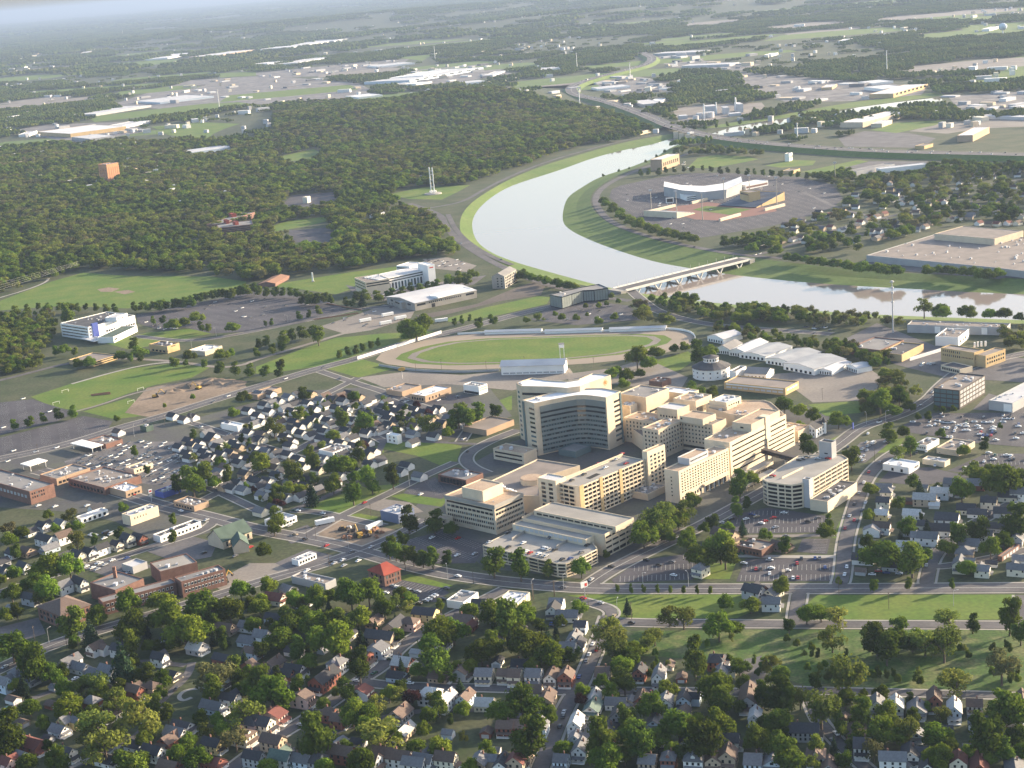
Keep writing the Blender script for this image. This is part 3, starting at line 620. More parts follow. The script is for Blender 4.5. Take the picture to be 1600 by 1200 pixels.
a, b = Vector(L[1]), Vector(L[0]); part('corner_panel', *ebox(a+(b-a)*.2, a, 0, 25.1, .5, .3), 'cream', r); a, b = Vector(L[1]), Vector(L[2]); part('corner_panel', *ebox(a, a+(b-a)*.06, 0, 25.15, .5, .32), 'ochre', r)
sub(r, 'stair_tower', [(842, 745), (868, 751.5), (866, 741)], 27, 'cream', 'pale_roof', ang=HA, win=[(0, 2, 7, .1, .9, 3, 25, .55, .6)])
sub(r, 'stair_tower', [(1003, 704.5), (1011, 706), (1031, 693)], 30, 'cream', 'tan_roof', ang=HA-2, win=[(1, 4, 8, .1, .95, 3, 27, .5, .5)])
part('roof_parapet', *ebox(L[3], L[0], 25, 26.2, .4), 'stone', r)
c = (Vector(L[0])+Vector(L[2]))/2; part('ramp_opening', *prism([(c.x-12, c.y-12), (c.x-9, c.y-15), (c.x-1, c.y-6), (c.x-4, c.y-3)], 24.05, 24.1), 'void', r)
r, L = bld('ward_block', 'pale stone ward block with grid of small windows above a columned entrance', 'hospital wing', [(1038.8, 731.9), (1060.3, 736.6), (1139, 700)], 24, 'cream', 'tan_roof',
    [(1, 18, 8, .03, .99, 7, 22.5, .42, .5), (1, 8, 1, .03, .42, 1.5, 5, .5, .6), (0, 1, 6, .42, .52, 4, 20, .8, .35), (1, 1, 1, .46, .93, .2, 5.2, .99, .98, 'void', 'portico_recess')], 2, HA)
a, b = Vector(L[1]), Vector(L[2])
for k in range(6): q = a+(b-a)*(.46+k*.094); ubox('column', 'white', (q.x+.9, q.y-.9, 3), (.7, .7, 6), 0, r)
part('canopy', *ebox(a+(b-a)*.44, a+(b-a)*.95, 5.4, 6.6, 3, 2.2), 'cream', r)
sub(r, 'penthouse', [(1063, 712), (1077, 717), (1104, 703)], 28, 'pale_roof', 'tan_roof', 23, ang=HA, win=[(1, 12, 1, .05, .95, 25, 26.5, .6, .7)])
r, L = bld('banded_wing', 'long stone hospital wing with dark horizontal window bands facing the street', 'hospital wing', [(1097.8, 687), (1140, 691.6), (1225, 647)], 27, 'cream', 'tan_roof',
    [(1, 1, 6, .03, .62, 2, 25.5, .98, .3), (1, 1, 6, .70, .98, 2, 25.5, .98, .3), (1, 1, 4, .645, .67, 6, 26, .8, .8)], 3, HA+2)
a, b = Vector(L[1]), Vector(L[2]); part('lift_tower', *ebox(a+(b-a)*.62, a+(b-a)*.70, 0, 33, 6, .5), 'cream', r)
sub(r, 'penthouse', [(1147, 657.5), (1174, 663), (1209, 640)], 32.5, 'stone', 'tan_roof', 26, ang=HA+2, win=[(0, 1, 1, .4, .6, 28, 30, .8, .6)])
bld('rear_wing', 'broad brown-roofed hospital wing behind the banded wing', 'hospital wing', [(1106, 637), (1147, 648), (1200, 650), (1225, 646), (1204, 628), (1194, 625), (1147, 625)], 23, 'stone', 'tan_roof', (), 9, poly=True)
bld('street_wing', 'lower stone wing stepping out from the banded hospital wing', 'hospital wing', [(1190, 684), (1199, 686), (1240, 664)], 16, 'cream', 'tan_roof', [(1, 1, 4, .03, .97, 2, 15, .98, .32)], 0, HA+2)
bld('annexe_wing', 'low tan-roofed hospital annexe beside the white towered house', 'hospital wing', [(1224, 655), (1247, 674), (1263, 664)], 9, 'stone', 'tan_roof', (), 5, HA)
bld('old_wing', 'shaded old hospital wing with rows of square windows above the courtyard', 'hospital wing', [(1001.3, 669), (1028.4, 672), (1060, 655)], 24, 'stone', 'tan_roof', [(0, 4, 6, .08, .95, 3, 22.5, .4, .45), (1, 8, 6, .04, .98, 3, 22.5, .4, .45)], 4, HA)
bld('courtyard_wing', 'stone hospital wing with paired windows closing the courtyard at the back', 'hospital wing', [(1060.3, 653), (1113, 663.5), (1122, 652)], 23.5, 'stone', 'brown_roof', [(0, 10, 5, .04, .96, 6, 21.5, .4, .4), (0, 1, 1, .03, .97, 2, 4.5, .98, .8)], 6, HA)
ROOT_CW = ROOTS[-1][0]; sub(ROOT_CW, 'penthouse', [(1063, 649), (1098, 655), (1119, 646)], 28, 'stone', 'tan_roof', 23, ang=HA, win=[(0, 1, 1, .05, .12, 25, 27, .9, .7)])
bld('west_wing', 'old stone hospital wing with tall narrow windows right of the glass tower', 'hospital wing', [(976, 651), (1027, 660), (1038, 648)], 20, 'stone', 'tan_roof', [(0, 9, 5, .05, .97, 3, 18.5, .35, .55)], 4, HA)
bld('upper_block', 'tall plain stone hospital block with grey roof behind the west wing', 'hospital wing', [(970, 613), (1009, 621), (1041, 606)], 30, 'stone', 'grey_roof', [(1, 1, 2, .1, .8, 8, 20, .95, .3)], 3, HA)
bld('stair_block', 'narrow stone stair block joining the tower to the west wing', 'hospital wing', [(970, 631), (984, 634), (993, 629)], 26, 'stone', 'pale_roof', (), 2, HA)
bld('white_roof_block', 'flat white-roofed hospital block at the back of the complex', 'hospital wing', [(1030, 607), (1075, 616), (1092, 609)], 24, 'stone', 'white_roof', (), 2, HA)
bld('plant_block', 'pale stone block with small white roof in the middle of the hospital', 'hospital wing', [(1029, 635), (1058, 640.5), (1074, 632)], 29, 'stone', 'pale_roof', [(0, 6, 1, .1, .95, 21, 24, .5, .5)], 0, HA)
bld('surgery_block', 'brown-roofed hospital block with a bright blank right-hand wall', 'hospital wing', [(1057, 620), (1087, 627), (1109, 616)], 28, 'cream', 'tan_roof', [(1, 7, 1, .05, .6, 17, 23, .5, .8)], 5, HA)
r, L = bld('chiller_block', 'stone block crowned with white roof machinery near the round barn', 'hospital wing', [(1111, 624), (1135, 629), (1154, 618.5)], 28, 'cream', 'white_roof', [(1, 5, 1, .1, .9, 22, 26, .5, .6)], 10, HA)
sub(r, 'lower_block', [(1106, 630), (1136, 636), (1147, 629)], 25, 'stone', 'tan_roof', ang=HA, win=[(1, 4, 1, .1, .9, 19, 23, .5, .7)])
bld('courtyard_building', 'low hospital base joining the wings round the courtyard', 'hospital wing', [(985, 668), (1010, 686), (1092, 668), (1130, 640), (1060, 625), (985, 640)], 12, 'stone', 'brown_roof', (), 0, poly=True)
bld('entrance_court', 'low dark-roofed glass entrance hall at the foot of the glass tower', 'hospital wing', [(873, 701), (899, 706), (930, 697)], 5, 'pane', 'grey_roof', (), 0, HA)
bld('service_block', 'low flat-roofed service block between the long garage and the ward block', 'hospital wing', [(985, 764), (1012, 772), (1040, 757)], 5, 'stone', 'grey_roof', (), 12, HA)
bld('machine_court', 'low walled machine court holding chillers behind the long garage', 'hospital wing', [(978, 748), (995, 753), (1025, 738)], 6, 'stone', 'grey_roof', (), 8, HA, par=2.5)
# skybridge and ramps
A, B = G(1189, 703, 11), G(1246, 714, 13); r = empty('skybridge', (A.x, A.y, 0), 'dark enclosed footbridge from the banded wing to the right-hand garage', 'footbridge'); z = (0, 0); q = (B.x-A.x, B.y-A.y)
part('deck', *ebox(z, q, 8.2, 8.8, 4, 0), 'darksteel', r); part('glazing', *ebox(z, q, 8.8, 11.2, 3.8, -.1), 'glass', r); part('roof', *ebox(z, q, 11.2, 11.7, 4.2, .1), 'darksteel', r)
for k in (.35, .7): part('column', *tube(q[0]*k-1, q[1]*k+1, 0, 8.2, .5, .5), 'concrete', r)
for i, (a, b, hh) in enumerate((((1150, 752), (1208, 722), 5), ((1165, 760), (1216, 735), 5))):
    A, B = G(*a, hh), G(*b, hh); r = empty('ramp_canopy', (A.x, A.y, 0), ['upper', 'lower'][i]+' long concrete ramp canopy below the banded hospital wing', 'canopy', 'ramp canopies'); q = (B.x-A.x, B.y-A.y)
    part('roof', *ebox((0, 0), q, hh-.6, hh, 7, 0), 'deck', r); part('fascia', *ebox((0, 0), q, hh-1.4, hh+.6, .4, .2), 'cream', r)
    for k in range(5): part('column', *tube(q[0]*(k+.5)/5-1.5, q[1]*(k+.5)/5+1.5, 0, hh-.6, .3, .3, 6), 'concrete', r)
# right-hand garage
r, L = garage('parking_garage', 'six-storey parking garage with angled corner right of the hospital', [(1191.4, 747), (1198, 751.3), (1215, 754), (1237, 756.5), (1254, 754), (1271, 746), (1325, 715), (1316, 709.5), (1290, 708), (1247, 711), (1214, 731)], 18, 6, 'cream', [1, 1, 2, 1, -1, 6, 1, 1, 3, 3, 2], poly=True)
sub(r, 'stair_tower', [(1253, 748), (1264, 749.5), (1269, 746.5)], 20.5, 'pale_roof', 'tan_roof', ang=HA)
sub(r, 'annexe', [(1266, 779), (1293, 783.5), (1318, 750.5)], 8, 'cream', 'dark_roof', ang=HA+4, nu=9)
sub(r, 'lift_tower', [(1278.6, 689.5), (1299, 692), (1308, 688.5)], 29, 'grey', 'dark_roof', ang=HA, win=[(0, 1, 1, .4, .7, 20, 21, .9, .8)])
A = G(1222, 747, 17.5)-r.location; B = G(1255, 731, 17.5)-r.location; part('ramp_wall', *ebox(A, B, 17, 18.2, .4), 'cream', r)
# front garage: low deck and stepped upper decks
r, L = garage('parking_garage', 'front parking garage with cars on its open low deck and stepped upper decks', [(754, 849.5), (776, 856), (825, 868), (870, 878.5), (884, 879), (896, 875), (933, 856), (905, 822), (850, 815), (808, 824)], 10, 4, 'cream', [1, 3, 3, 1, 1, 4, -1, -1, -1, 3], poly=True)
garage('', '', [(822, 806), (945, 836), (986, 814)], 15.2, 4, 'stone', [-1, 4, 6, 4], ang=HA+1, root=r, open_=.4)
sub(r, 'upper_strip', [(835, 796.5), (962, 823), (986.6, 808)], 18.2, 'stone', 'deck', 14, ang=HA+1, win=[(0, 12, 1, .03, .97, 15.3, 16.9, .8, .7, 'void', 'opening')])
q, L2 = sub(r, 'middle_deck', [(804, 817), (915, 843), (930, 835)], 13.5, 'cream', 'deck', ang=HA+1)
windows(r, L2, [(0, 14, 1, .04, .96, 10.3, 13, .82, .8, 'pale_roof', 'wall_panel')])
for a, b in (((800, 842), (826, 827)), ((870, 854), (893, 841))):
    A, B = G(*a, 10)-r.location, G(*b, 10)-r.location; part('ramp_wall', *ebox(A, B, 9, 10.8, .4), 'deck', r)
# ---------------------------------------------------------------- other landmarks
bld('glass_office', 'dark green mirrored-glass office building at the near end of the bridge', 'office building', [(858.7, 460), (877.5, 464), (893, 459), (911, 453.5), (928, 452.5), (950, 449.5), (936, 443.5), (905, 449), (882, 454)], 14, 'glass', 'grey_roof', [(0, 4, 1, .02, .98, 1, 13, .94, .98, 'teal', 'glass_panel'), (1, 4, 1, .02, .98, 1, 13, .94, .97, 'teal', 'glass_panel'), (2, 5, 1, .02, .98, 1, 13, .93, .95, 'teal', 'glass_panel'), (3, 4, 1, .02, .98, 1, 13, .9, .9, 'teal', 'glass_panel'), (4, 5, 1, .02, .98, 1, 13, .92, .95, 'teal', 'glass_panel')], 4, poly=True)
r, L = bld('hotel', 'white banded five-storey hotel with long wing and stair tower behind the sports hall', 'hotel', [(554, 433.5), (571, 441), (597, 430.5)], 17, 'cream', 'brown_roof', [(0, 1, 3, .02, .98, 5, 16, .98, .45), (1, 1, 2, .02, .98, 10, 16, .98, .45)], 5)
sub(r, 'long_wing', [(578, 431), (592, 437), (667, 421)], 17, 'white', 'pale_roof', win=[(1, 1, 2, .02, .98, 10.5, 16.5, .98, .45), (1, 14, 1, .04, .96, 1, 10, .55, .9)])
sub(r, 'rear_wing', [(629, 412), (640, 416), (660, 410)], 19, 'white', 'pale_roof', win=[(0, 1, 4, .02, .98, 3, 18, .98, .45)])
sub(r, 'stair_tower', [(652, 411), (668, 415), (675, 412)], 25, 'white', 'white_roof', win=[(1, 1, 1, .2, .8, 21, 22.6, .9, .8, 'signred', 'sign')])
r, L = gab('sports_hall', 'big pale metal-roofed sports hall under construction beside bare earth', 'sports hall', [(594, 465.8), (648, 474), (744.5, 453.5)], 9, 3, 'deck', 'pale_roof', 1, [(1, 17, 1, .22, .75, 5.4, 7.4, .55, .8), (1, 1, 1, .03, .17, 5, 7.6, .95, .9), (1, 1, 1, .82, .96, 5, 7.6, .95, .9), (1, 1, 1, .26, .32, .2, 4.6, .9, .98, 'void', 'doorway'), (0, 5, 1, .05, .5, 1, 3, .3, .8), (0, 4, 1, .1, .9, 5, 7.4, .55, .8)])
sub(r, 'skylight', [(672, 461), (684, 463.5), (738, 450.5)], 11.8, 'white', 'white_roof', 9.6); sub(r, 'porch_block', [(614, 468), (627, 473), (640, 470)], 8, 'deck', 'pale_roof', win=[(0, 1, 1, .2, .8, 5, 7, .9, .8)])
gab('apartment_shell', 'unfinished grey four-storey apartment block with open window holes', 'apartment block', [(768.5, 432), (788, 432), (806.5, 421)], 15, 4, 'deck', 'grey_roof', 1, [(0, 2, 4, .3, .9, 1, 14, .35, .5), (1, 7, 4, .03, .97, .5, 14, .6, .6)], over=.3)
r, L = bld('office_building', 'white four-storey office building with tall blue pylon at the left', 'office building', [(88.7, 506), (137.5, 511), (210.7, 492.5)], 16, 'white', 'dark_roof', [(0, 1, 4, .02, .97, 1, 15, .98, .42), (0, 20, 4, .02, .97, 1, 15, .22, .42, 'cream', 'mullion', .3), (1, 12, 1, .35, .98, 5, 7.4, .7, .8), (1, 1, 4, .01, .06, 1, 15, .8, .5)], 14)
a, b = Vector(L[1]), Vector(L[2]); part('pylon', *ebox(a+(b-a)*.08, a+(b-a)*.2, 0, 18.6, 3, .8), 'blue', r)
sub(r, 'penthouse', [(172, 493), (182, 496), (199, 489)], 20, 'white', 'pale_roof', 15, win=[(1, 3, 1, .1, .6, 16.5, 18.5, .7, .8)])
sub(r, 'wedge_wing', [(160, 523), (177, 526.5), (214, 509)], 7, 'white', 'green_roof', win=[(1, 2, 1, .02, .16, 2, 5, .8, .8)])
sub(r, 'entrance_canopy', [(126, 528), (146, 533), (158, 528)], 4, 'white', 'pale_roof', 3)
bld('tan_pavilion', 'small tan block pavilion with dark lettering strip left of the park road', 'pavilion', [(232.5, 537.5), (261, 541), (276, 535)], 8, 'ochre', 'dark_roof', [(1, 1, 1, .3, .7, 6, 6.9, .9, .8), (0, 4, 1, .1, .9, .5, 3, .6, .9)], 3)
bld('white_roof_pavilion', 'low white-roofed pavilion under trees right of the tan pavilion', 'pavilion', [(297, 546), (320, 549), (347, 540)], 5, 'stone', 'white_roof', (), 2)
bld('long_pavilion', 'long low brown-roofed pavilion with orange end wall near the left woods', 'pavilion', [(107, 562), (145, 566), (175, 553.5)], 5, 'ochre', 'brown_roof', [(1, 1, 2, .02, .98, .5, 5, .96, .4)])
r, L = bld('red_brick_offices', 'red brick terraced office building deep in the left woods', 'office building', [(325, 351), (340, 356), (395, 350)], 13, 'brick', 'grey_roof', [(1, 1, 4, .05, .92, 1, 12, .97, .4)], 0); sub(r, 'rear_wing', [(333, 347), (343, 350), (398, 331)], 13, 'brick', 'grey_roof', win=[(1, 1, 4, .05, .92, 1, 12, .97, .4)])
for q in ([(349, 343), (353, 344.5), (356, 343)], [(363, 345.5), (367, 346.5), (370, 345)], [(357, 333), (362, 334.5), (366, 332.5)]): sub(r, 'roof_tower', q, 18, 'red_roof', 'red_roof', 12)
bld('apartment_tower', 'orange brick apartment tower rising above the distant left woods', 'apartment tower', [(153, 256.6), (166, 257), (182, 253.8)], 42, 'tower_orange', 'grey_roof', [(1, 5, 1, .08, .95, 1, 35, .3, .98, 'rust', 'balcony_stack'), (0, 4, 10, .1, .9, 1, 34, .4, .4)], 3)
# carillon
c = G(676.5, 303); r = empty('carillon', (c.x, c.y, 0), 'tall slender white carillon of four pylons on a lawn', 'bell tower')
for dx, dy in ((-2.6, -2.6), (2.6, -2.6), (2.6, 2.6), (-2.6, 2.6)): part('pylon', *box(dx-.9, dx+.9, dy-.9, dy+.9, 0, 46+(1 if dx < 0 else 0)), 'white', r)
for z in (12, 24, 34, 40): part('bell_floor', *box(-2.2, 2.2, -2.2, 2.2, z, z+1), 'grey', r)
part('base', *tube(0, 0, 0, 1.6, 16, 15, 20), 'concrete', r); part('entrance_hall', *box(-6, 6, 8, 16, 0, 4), 'white', r)
c = G(489, 440); r = empty('monument', (c.x, c.y, 0), 'slim white monument pillar on the lawn by the hotel', 'monument'); part('base', *box(-2, 2, -2, 2, 0, .8), 'concrete', r); part('shaft', *box(-.9, .9, -.6, .6, .8, 12), 'white', r)
gab('brick_barn', 'long low red brick barn on the park lawn', 'barn', [(411, 440), (430, 443), (452, 431)], 4, 2.5, 'brick', 'rust', 1)
gab('cemetery_house', 'small pale house among the trees behind the carillon', 'house', [(640, 276), (652, 279), (666, 276)], 4, 2, 'stone', 'grey_roof', 1)
# ---- stadium and arena
AP = [G(x, y, 16) for x, y in ((1037, 291), (1065, 295), (1100, 297), (1135, 294), (1160, 285.5), (1158, 277), (1130, 284.5), (1100, 288), (1065, 287.5), (1038, 284))]
o = AP[0]; r = empty('arena', (o.x, o.y, 0), 'arena with long sagging white roof in the big river-bend car park', 'arena'); Q = [p-o for p in AP]
zs = [15.5, 13.5, 12.8, 13.5, 16.5, 17, 13.8, 13, 13.8, 16]
part('wall', [(p.x*.98, p.y, 0) for p in Q]+[(p.x, p.y, z) for p, z in zip(Q, zs)], [(i, (i+1) % 10, 10+(i+1) % 10, 10+i) for i in range(10)], 'grey', r)
part('roof', [(p.x, p.y, z+.3) for p, z in zip(Q, zs)], [(0, 1, 8, 9), (1, 2, 7, 8), (2, 3, 6, 7), (3, 4, 5, 6)], 'white_roof', r)
sub(r, 'concourse', [(1066, 302), (1072, 306), (1133, 299)], 8, 'white', 'pale_roof', win=[(1, 1, 2, .02, .98, 1, 7, .98, .4)]); sub(r, 'ticket_hall', [(1160, 285), (1165, 289), (1200, 282)], 8, 'white', 'white_roof', win=[(1, 1, 1, .02, .98, 1, 6, .98, .6, 'brick')])
sheet('running_track', [(1040, 330), (1060, 322), (1105, 316), (1160, 322), (1210, 325), (1214, 330), (1180, 337), (1130, 345), (1085, 343)], 'rust_track', .2); sheet('playing_field', [(1082, 328), (1104, 322), (1174, 327), (1140, 336)], 'lawn', .28)
def stand(name, label, a, b, back, h, m, wallm='ochre', row=12):
    A, B, C = G(*a), G(*b), G(*back); d = (B-A); n = Vector((-d.y, d.x, 0)).normalized(); dep = abs((C-A).dot(n)); n = n if (C-A).dot(n) > 0 else -n
    r = empty(name, (A.x, A.y, 0), label, 'grandstand'); v, f = [], []
    for k in range(row):
        p = n*(dep*k/row); q = n*(dep*(k+1)/row); z = 1+h*(k+1)/row
        part('seat_row', [tuple(p+Vector((0, 0, z-h/row))), tuple(p+d+Vector((0, 0, z-h/row))), tuple(p+d+Vector((0, 0, z))), tuple(p+Vector((0, 0, z))), tuple(q+Vector((0, 0, z))), tuple(q+d+Vector((0, 0, z)))], [(0, 1, 2, 3), (3, 2, 5, 4)], m, r)
    for e in (Vector(), d):
        q = n*dep+e; part('side_wall', [(e.x, e.y, 0), (q.x, q.y, 0), (q.x, q.y, h+2), (e.x, e.y, 1.2)], [(0, 1, 2, 3)], wallm, r)
    q = n*dep; part('back_wall', [(q.x, q.y, 0), (q.x+d.x, q.y+d.y, 0), (q.x+d.x, q.y+d.y, h+2), (q.x, q.y, h+2)], [(0, 1, 2, 3)], wallm, r); return r
stand('grandstand', 'dark blue main grandstand sloping down to the playing field', (1124, 322), (1182, 325), (1140, 309), 11, 'wall_slate', 'ochre')
stand('grandstand', 'low near-side grandstand seen from behind with cream end walls', (1086, 334), (1034, 331), (1086, 343), 7, 'grey', 'cream', 6)
bld('press_box', 'tan press box above the main grandstand', 'press box', [(1156, 298), (1170, 301), (1180, 297)], 19, 'ochre', 'brown_roof', [(0, 1, 1, .05, .95, 14, 17, .95, .7)])
for i, (a, b) in enumerate((((1010, 334), (1056, 323)), ((1082, 319), (1106, 313)), ((1126, 346), (1158, 337)), ((1196, 330), (1227, 322)))):
    A, B = G(*a), G(*b); o = part('boundary_wall', *ebox((0, 0), (B.x-A.x, B.y-A.y), 0, 4, 3), 'cream'); o.location = (A.x, A.y, 0); tag(o, ['left', 'rear', 'near', 'right'][i]+' stretch of cream wall round the stadium field', 'wall', 'stadium walls')
c = G(1047, 321); r = empty('scoreboard', (c.x, c.y, 0), 'white framed scoreboard at the left end of the stadium field', 'scoreboard'); part('panel', *box(-6, 6, -.5, .5, 4, 12), 'white', r); part('screen', *box(-4.6, 4.6, -.7, -.55, 5.2, 10.8), 'void', r)
for s in (-4, 4): part('leg', *box(s-.4, s+.4, -.3, .3, 0, 4), 'steel', r)
for i, (x, y, h) in enumerate(((1018, 331, 33), (1057.6, 334, 34), (1098, 344, 40), (1132, 315, 36), (1171, 297, 24), (1214, 319, 40), (1190, 308, 14), (1305, 283, 30))):
    c = G(x, y); r = empty('floodlight_mast', (c.x, c.y, 0), 'tall pale floodlight mast, '+['first', 'second', 'third', 'fourth', 'fifth', 'seventh', 'sixth', 'last'][i]+' from the left round the stadium', 'floodlight', 'stadium floodlights')
    part('mast', *tube(0, 0, 0, h, .75, .45, 6), 'concrete', r); part('lamp_bank', *box(-2.4, 2.4, -.4, .4, h-1.5, h+1), 'pale_roof', r)
# ---- bridge
BZ = 3.0; A, B = G(978, 453.5, BZ), G(1172, 405.5, BZ); A2 = G(966, 447, BZ)
d = B-A; ln = d.length; dn = d.normalized(); nn = Vector((-dn.y, dn.x, 0)); wd = 22
r = empty('road_bridge', (A.x, A.y, 0), 'pale concrete road bridge on splayed piers crossing the river', 'bridge'); q = (d.x, d.y)
part('deck', *ebox((0, 0), q, BZ-1.6, BZ, wd, 0), 'bridge_concrete', r); part('carriageway', *ebox((nn*2.5)[:2], (d+nn*2.5)[:2], BZ+.02, BZ+.06, wd-5, 0), 'road', r)
for s in (0.0, wd-.5): part('parapet', *ebox((nn*s)[:2], (d+nn*s)[:2], BZ, BZ+1.2, .5, 0), 'bridge_concrete', r)
for k in range(6):
    c = dn*(ln*(.09+k*.165)); 
    for s in (2, wd-2):
        b = c+nn*s
        for e in (-6, 6): part('pier', *bar((b.x, b.y, WZ-.4), (b.x+dn.x*e, b.y+dn.y*e, BZ-1.5), 1.1, 6), 'bridge_concrete', r)
    b = c+nn*wd/2; part('pier_footing', *ebox((c-dn*2)[:2], (c+dn*2)[:2], WZ-.5, WZ+1, wd, 0), 'concrete', r)
for k in range(14): 
    b = dn*(ln*(k+.5)/14)+nn*(wd-.6); part('lamp_post', *tube(b.x, b.y, BZ, BZ+6, .18, .12, 5), 'steel', r)
for s, p in ((0, -dn*8), (1, d+dn*8)): part('abutment', *ebox((p-dn*9)[:2] if s else (p)[:2], (p)[:2] if s else (p+dn*9)[:2], WZ, BZ-.1, wd+1, .5), 'concrete', r)
# ---- fairground
c = G(1112, 587.5); r = empty('round_barn', (c.x, c.y, 0), 'white round barn with dark conical roof and windowed cupola', 'barn'); n = 16
part('wall', *tube(0, 0, 0, 9.5, 17, 17, n), 'white', r); part('roof', *tube(0, 0, 9.5, 14, 18, 8, n), 'dark_roof', r); part('cupola', *tube(0, 0, 14, 18, 7, 7, n), 'white', r); part('cupola_roof', *tube(0, 0, 18, 20, 7.8, .6, n), 'dark_roof', r)
for k in range(n):
    a = 2*math.pi*(k+.5)/n
    ubox('window', 'glass', (16.7*math.cos(a), 16.7*math.sin(a), 6.5), (1.3, .3, 1.3), a+math.pi/2, r); ubox('window', 'glass', (16.7*math.cos(a), 16.7*math.sin(a), 2.5), (1.0, .3, 1.0), a+math.pi/2, r); ubox('cupola_window', 'glass', (6.9*math.cos(a), 6.9*math.sin(a), 16), (1.1, .3, 2), a+math.pi/2, r)
bld('barn_annexe', 'white flat annexe joining the round barn to the gabled barn', 'barn', [(1144, 577), (1150, 580), (1166, 572)], 9, 'white', 'dark_roof')
gab('gabled_barn', 'white gabled barn with grey roof right of the round barn', 'barn', [(1163, 583), (1197, 585), (1215, 577)], 6, 3.5, 'white', 'grey_roof', 0, [(0, 5, 1, .1, .95, 2, 4, .35, .8), (1, 3, 2, .1, .9, 1, 6, .2, .4)])
bld('exhibit_shed', 'long brown-roofed exhibition shed with white window strips below the round barn', 'shed', [(1131, 597), (1227, 606.5), (1255, 596)], 6.5, 'ochre', 'brown_roof', [(0, 1, 1, .03, .97, 4.3, 5.8, .99, .8, 'white', 'fascia'), (0, 10, 1, .03, .97, 1.5, 3.4, .8, .8, 'pale_roof'), (1, 4, 1, .1, .9, 3, 5, .7, .8, 'white')])
BARN = [([(1232, 565), (1272, 576.5), (1322, 561)], 6, 2.2, 'barn_roof', 'wide grey-roofed fair barn, largest of the white row'), ([(1205, 557), (1235, 566), (1283, 550)], 5, 2.2, 'barn_roof', 'white fair barn with clerestory left of the largest fair barn'), ([(1165, 548), (1196, 557), (1238, 541)], 4.5, 2.2, 'barn_roof', 'pale fair barn third from the right end of the row'), ([(1145, 545), (1164, 550), (1200, 534)], 5, 3, 'pale_roof', 'small pale fair barn near the left end of the row'), ([(1278, 576), (1300, 580), (1330, 566)], 4, 1.8, 'pale_roof', 'bright white-roofed fair barn just right of the largest barn'), ([(1322, 570), (1340, 576), (1358, 570)], 4.5, 2, 'pale_roof', 'low white fair barn at the right end of the row'), ([(1124, 541), (1140, 546), (1160, 536)], 5, 3.5, 'grey_roof', 'dark-gabled fair barn at the left end of the row'), ([(1110, 524), (1130, 530), (1160, 522)], 5, 3, 'pale_roof', 'pale stable behind the left end of the fair barns')]
for q, h, rh, m, lb in BARN: gab('fair_barn', lb, 'barn', q, h, rh, 'white', m, 1, group='white fair barns', win=[(0, 6, 1, .05, .95, .3, 3, .5, .9)])
r, L = gab('grandstand_hall', 'long white racetrack grandstand with grey roof seen from behind', 'grandstand', [(782.5, 572), (881, 569), (888, 562)], 9, 3.5, 'white', 'pale_roof', 0, [(0, 9, 1, .02, .98, 1, 2.4, .85, .9, 'grey', 'panel')], over=1.2)
c = G(879, 563); r = empty('judges_tower', (c.x, c.y, 0), 'small white judges box on stilts behind the racetrack grandstand', 'tower'); part('cabin', *box(-2.5, 2.5, -2, 2, 13, 16.5), 'white', r); part('roof', *box(-2.8, 2.8, -2.3, 2.3, 16.5, 17), 'grey_roof', r)
for x in (-2, 2):
    for y in (-1.5, 1.5): part('leg', *box(x-.2, x+.2, y-.2, y+.2, 0, 13), 'white', r)
for q, lb in (([(756, 516.5), (757, 519), (845, 516.5)], 'left'), ([(850, 515.5), (851, 518), (940, 515)], 'middle'), ([(950, 512), (952, 515), (1040, 512)], 'right')): gab('stable_row', 'long low white stable row beyond the track, the '+lb+' one', 'stable', q, 2.7, 1.3, 'white', 'pale_roof', 1, group='stables beyond the track')
for i, (a, b, h) in enumerate((((559, 562), (690, 521), 3.2), ((715, 523), (780, 519.5), 2), ((840, 520), (1000, 517), 2))):
    A, B = G(*a), G(*b); o = part('track_fence', *ebox((0, 0), (B.x-A.x, B.y-A.y), 0, h, .5), 'white'); o.location = (A.x, A.y, 0); tag(o, ['tall white board fence between the avenue and the track', 'low white rail fence at the top left of the track', 'low white rail fence along the far straight'][i], 'fence')
P = resample(smooth([G(*p) for p in ((1000, 515), (1045, 514), (1075, 518), (1086, 525), (1086, 534))]), 14); v, f = ribbon(P, .5, 0); o = part('track_fence', *merge(*[ebox(P[i], P[i+1], 0, 2, .4) for i in range(13)]), 'white'); tag(o, 'curved white fence round the right turn of the track', 'fence')
P = resample(smooth([G(*p) for p in ((592, 572), (640, 580), (720, 583), (780, 580))]), 10); o = part('track_fence', *merge(*[ebox(P[i], P[i+1], 0, 2.2, .4) for i in range(9)]), 'grey'); tag(o, 'dark grey fence along the near left side of the track', 'fence')
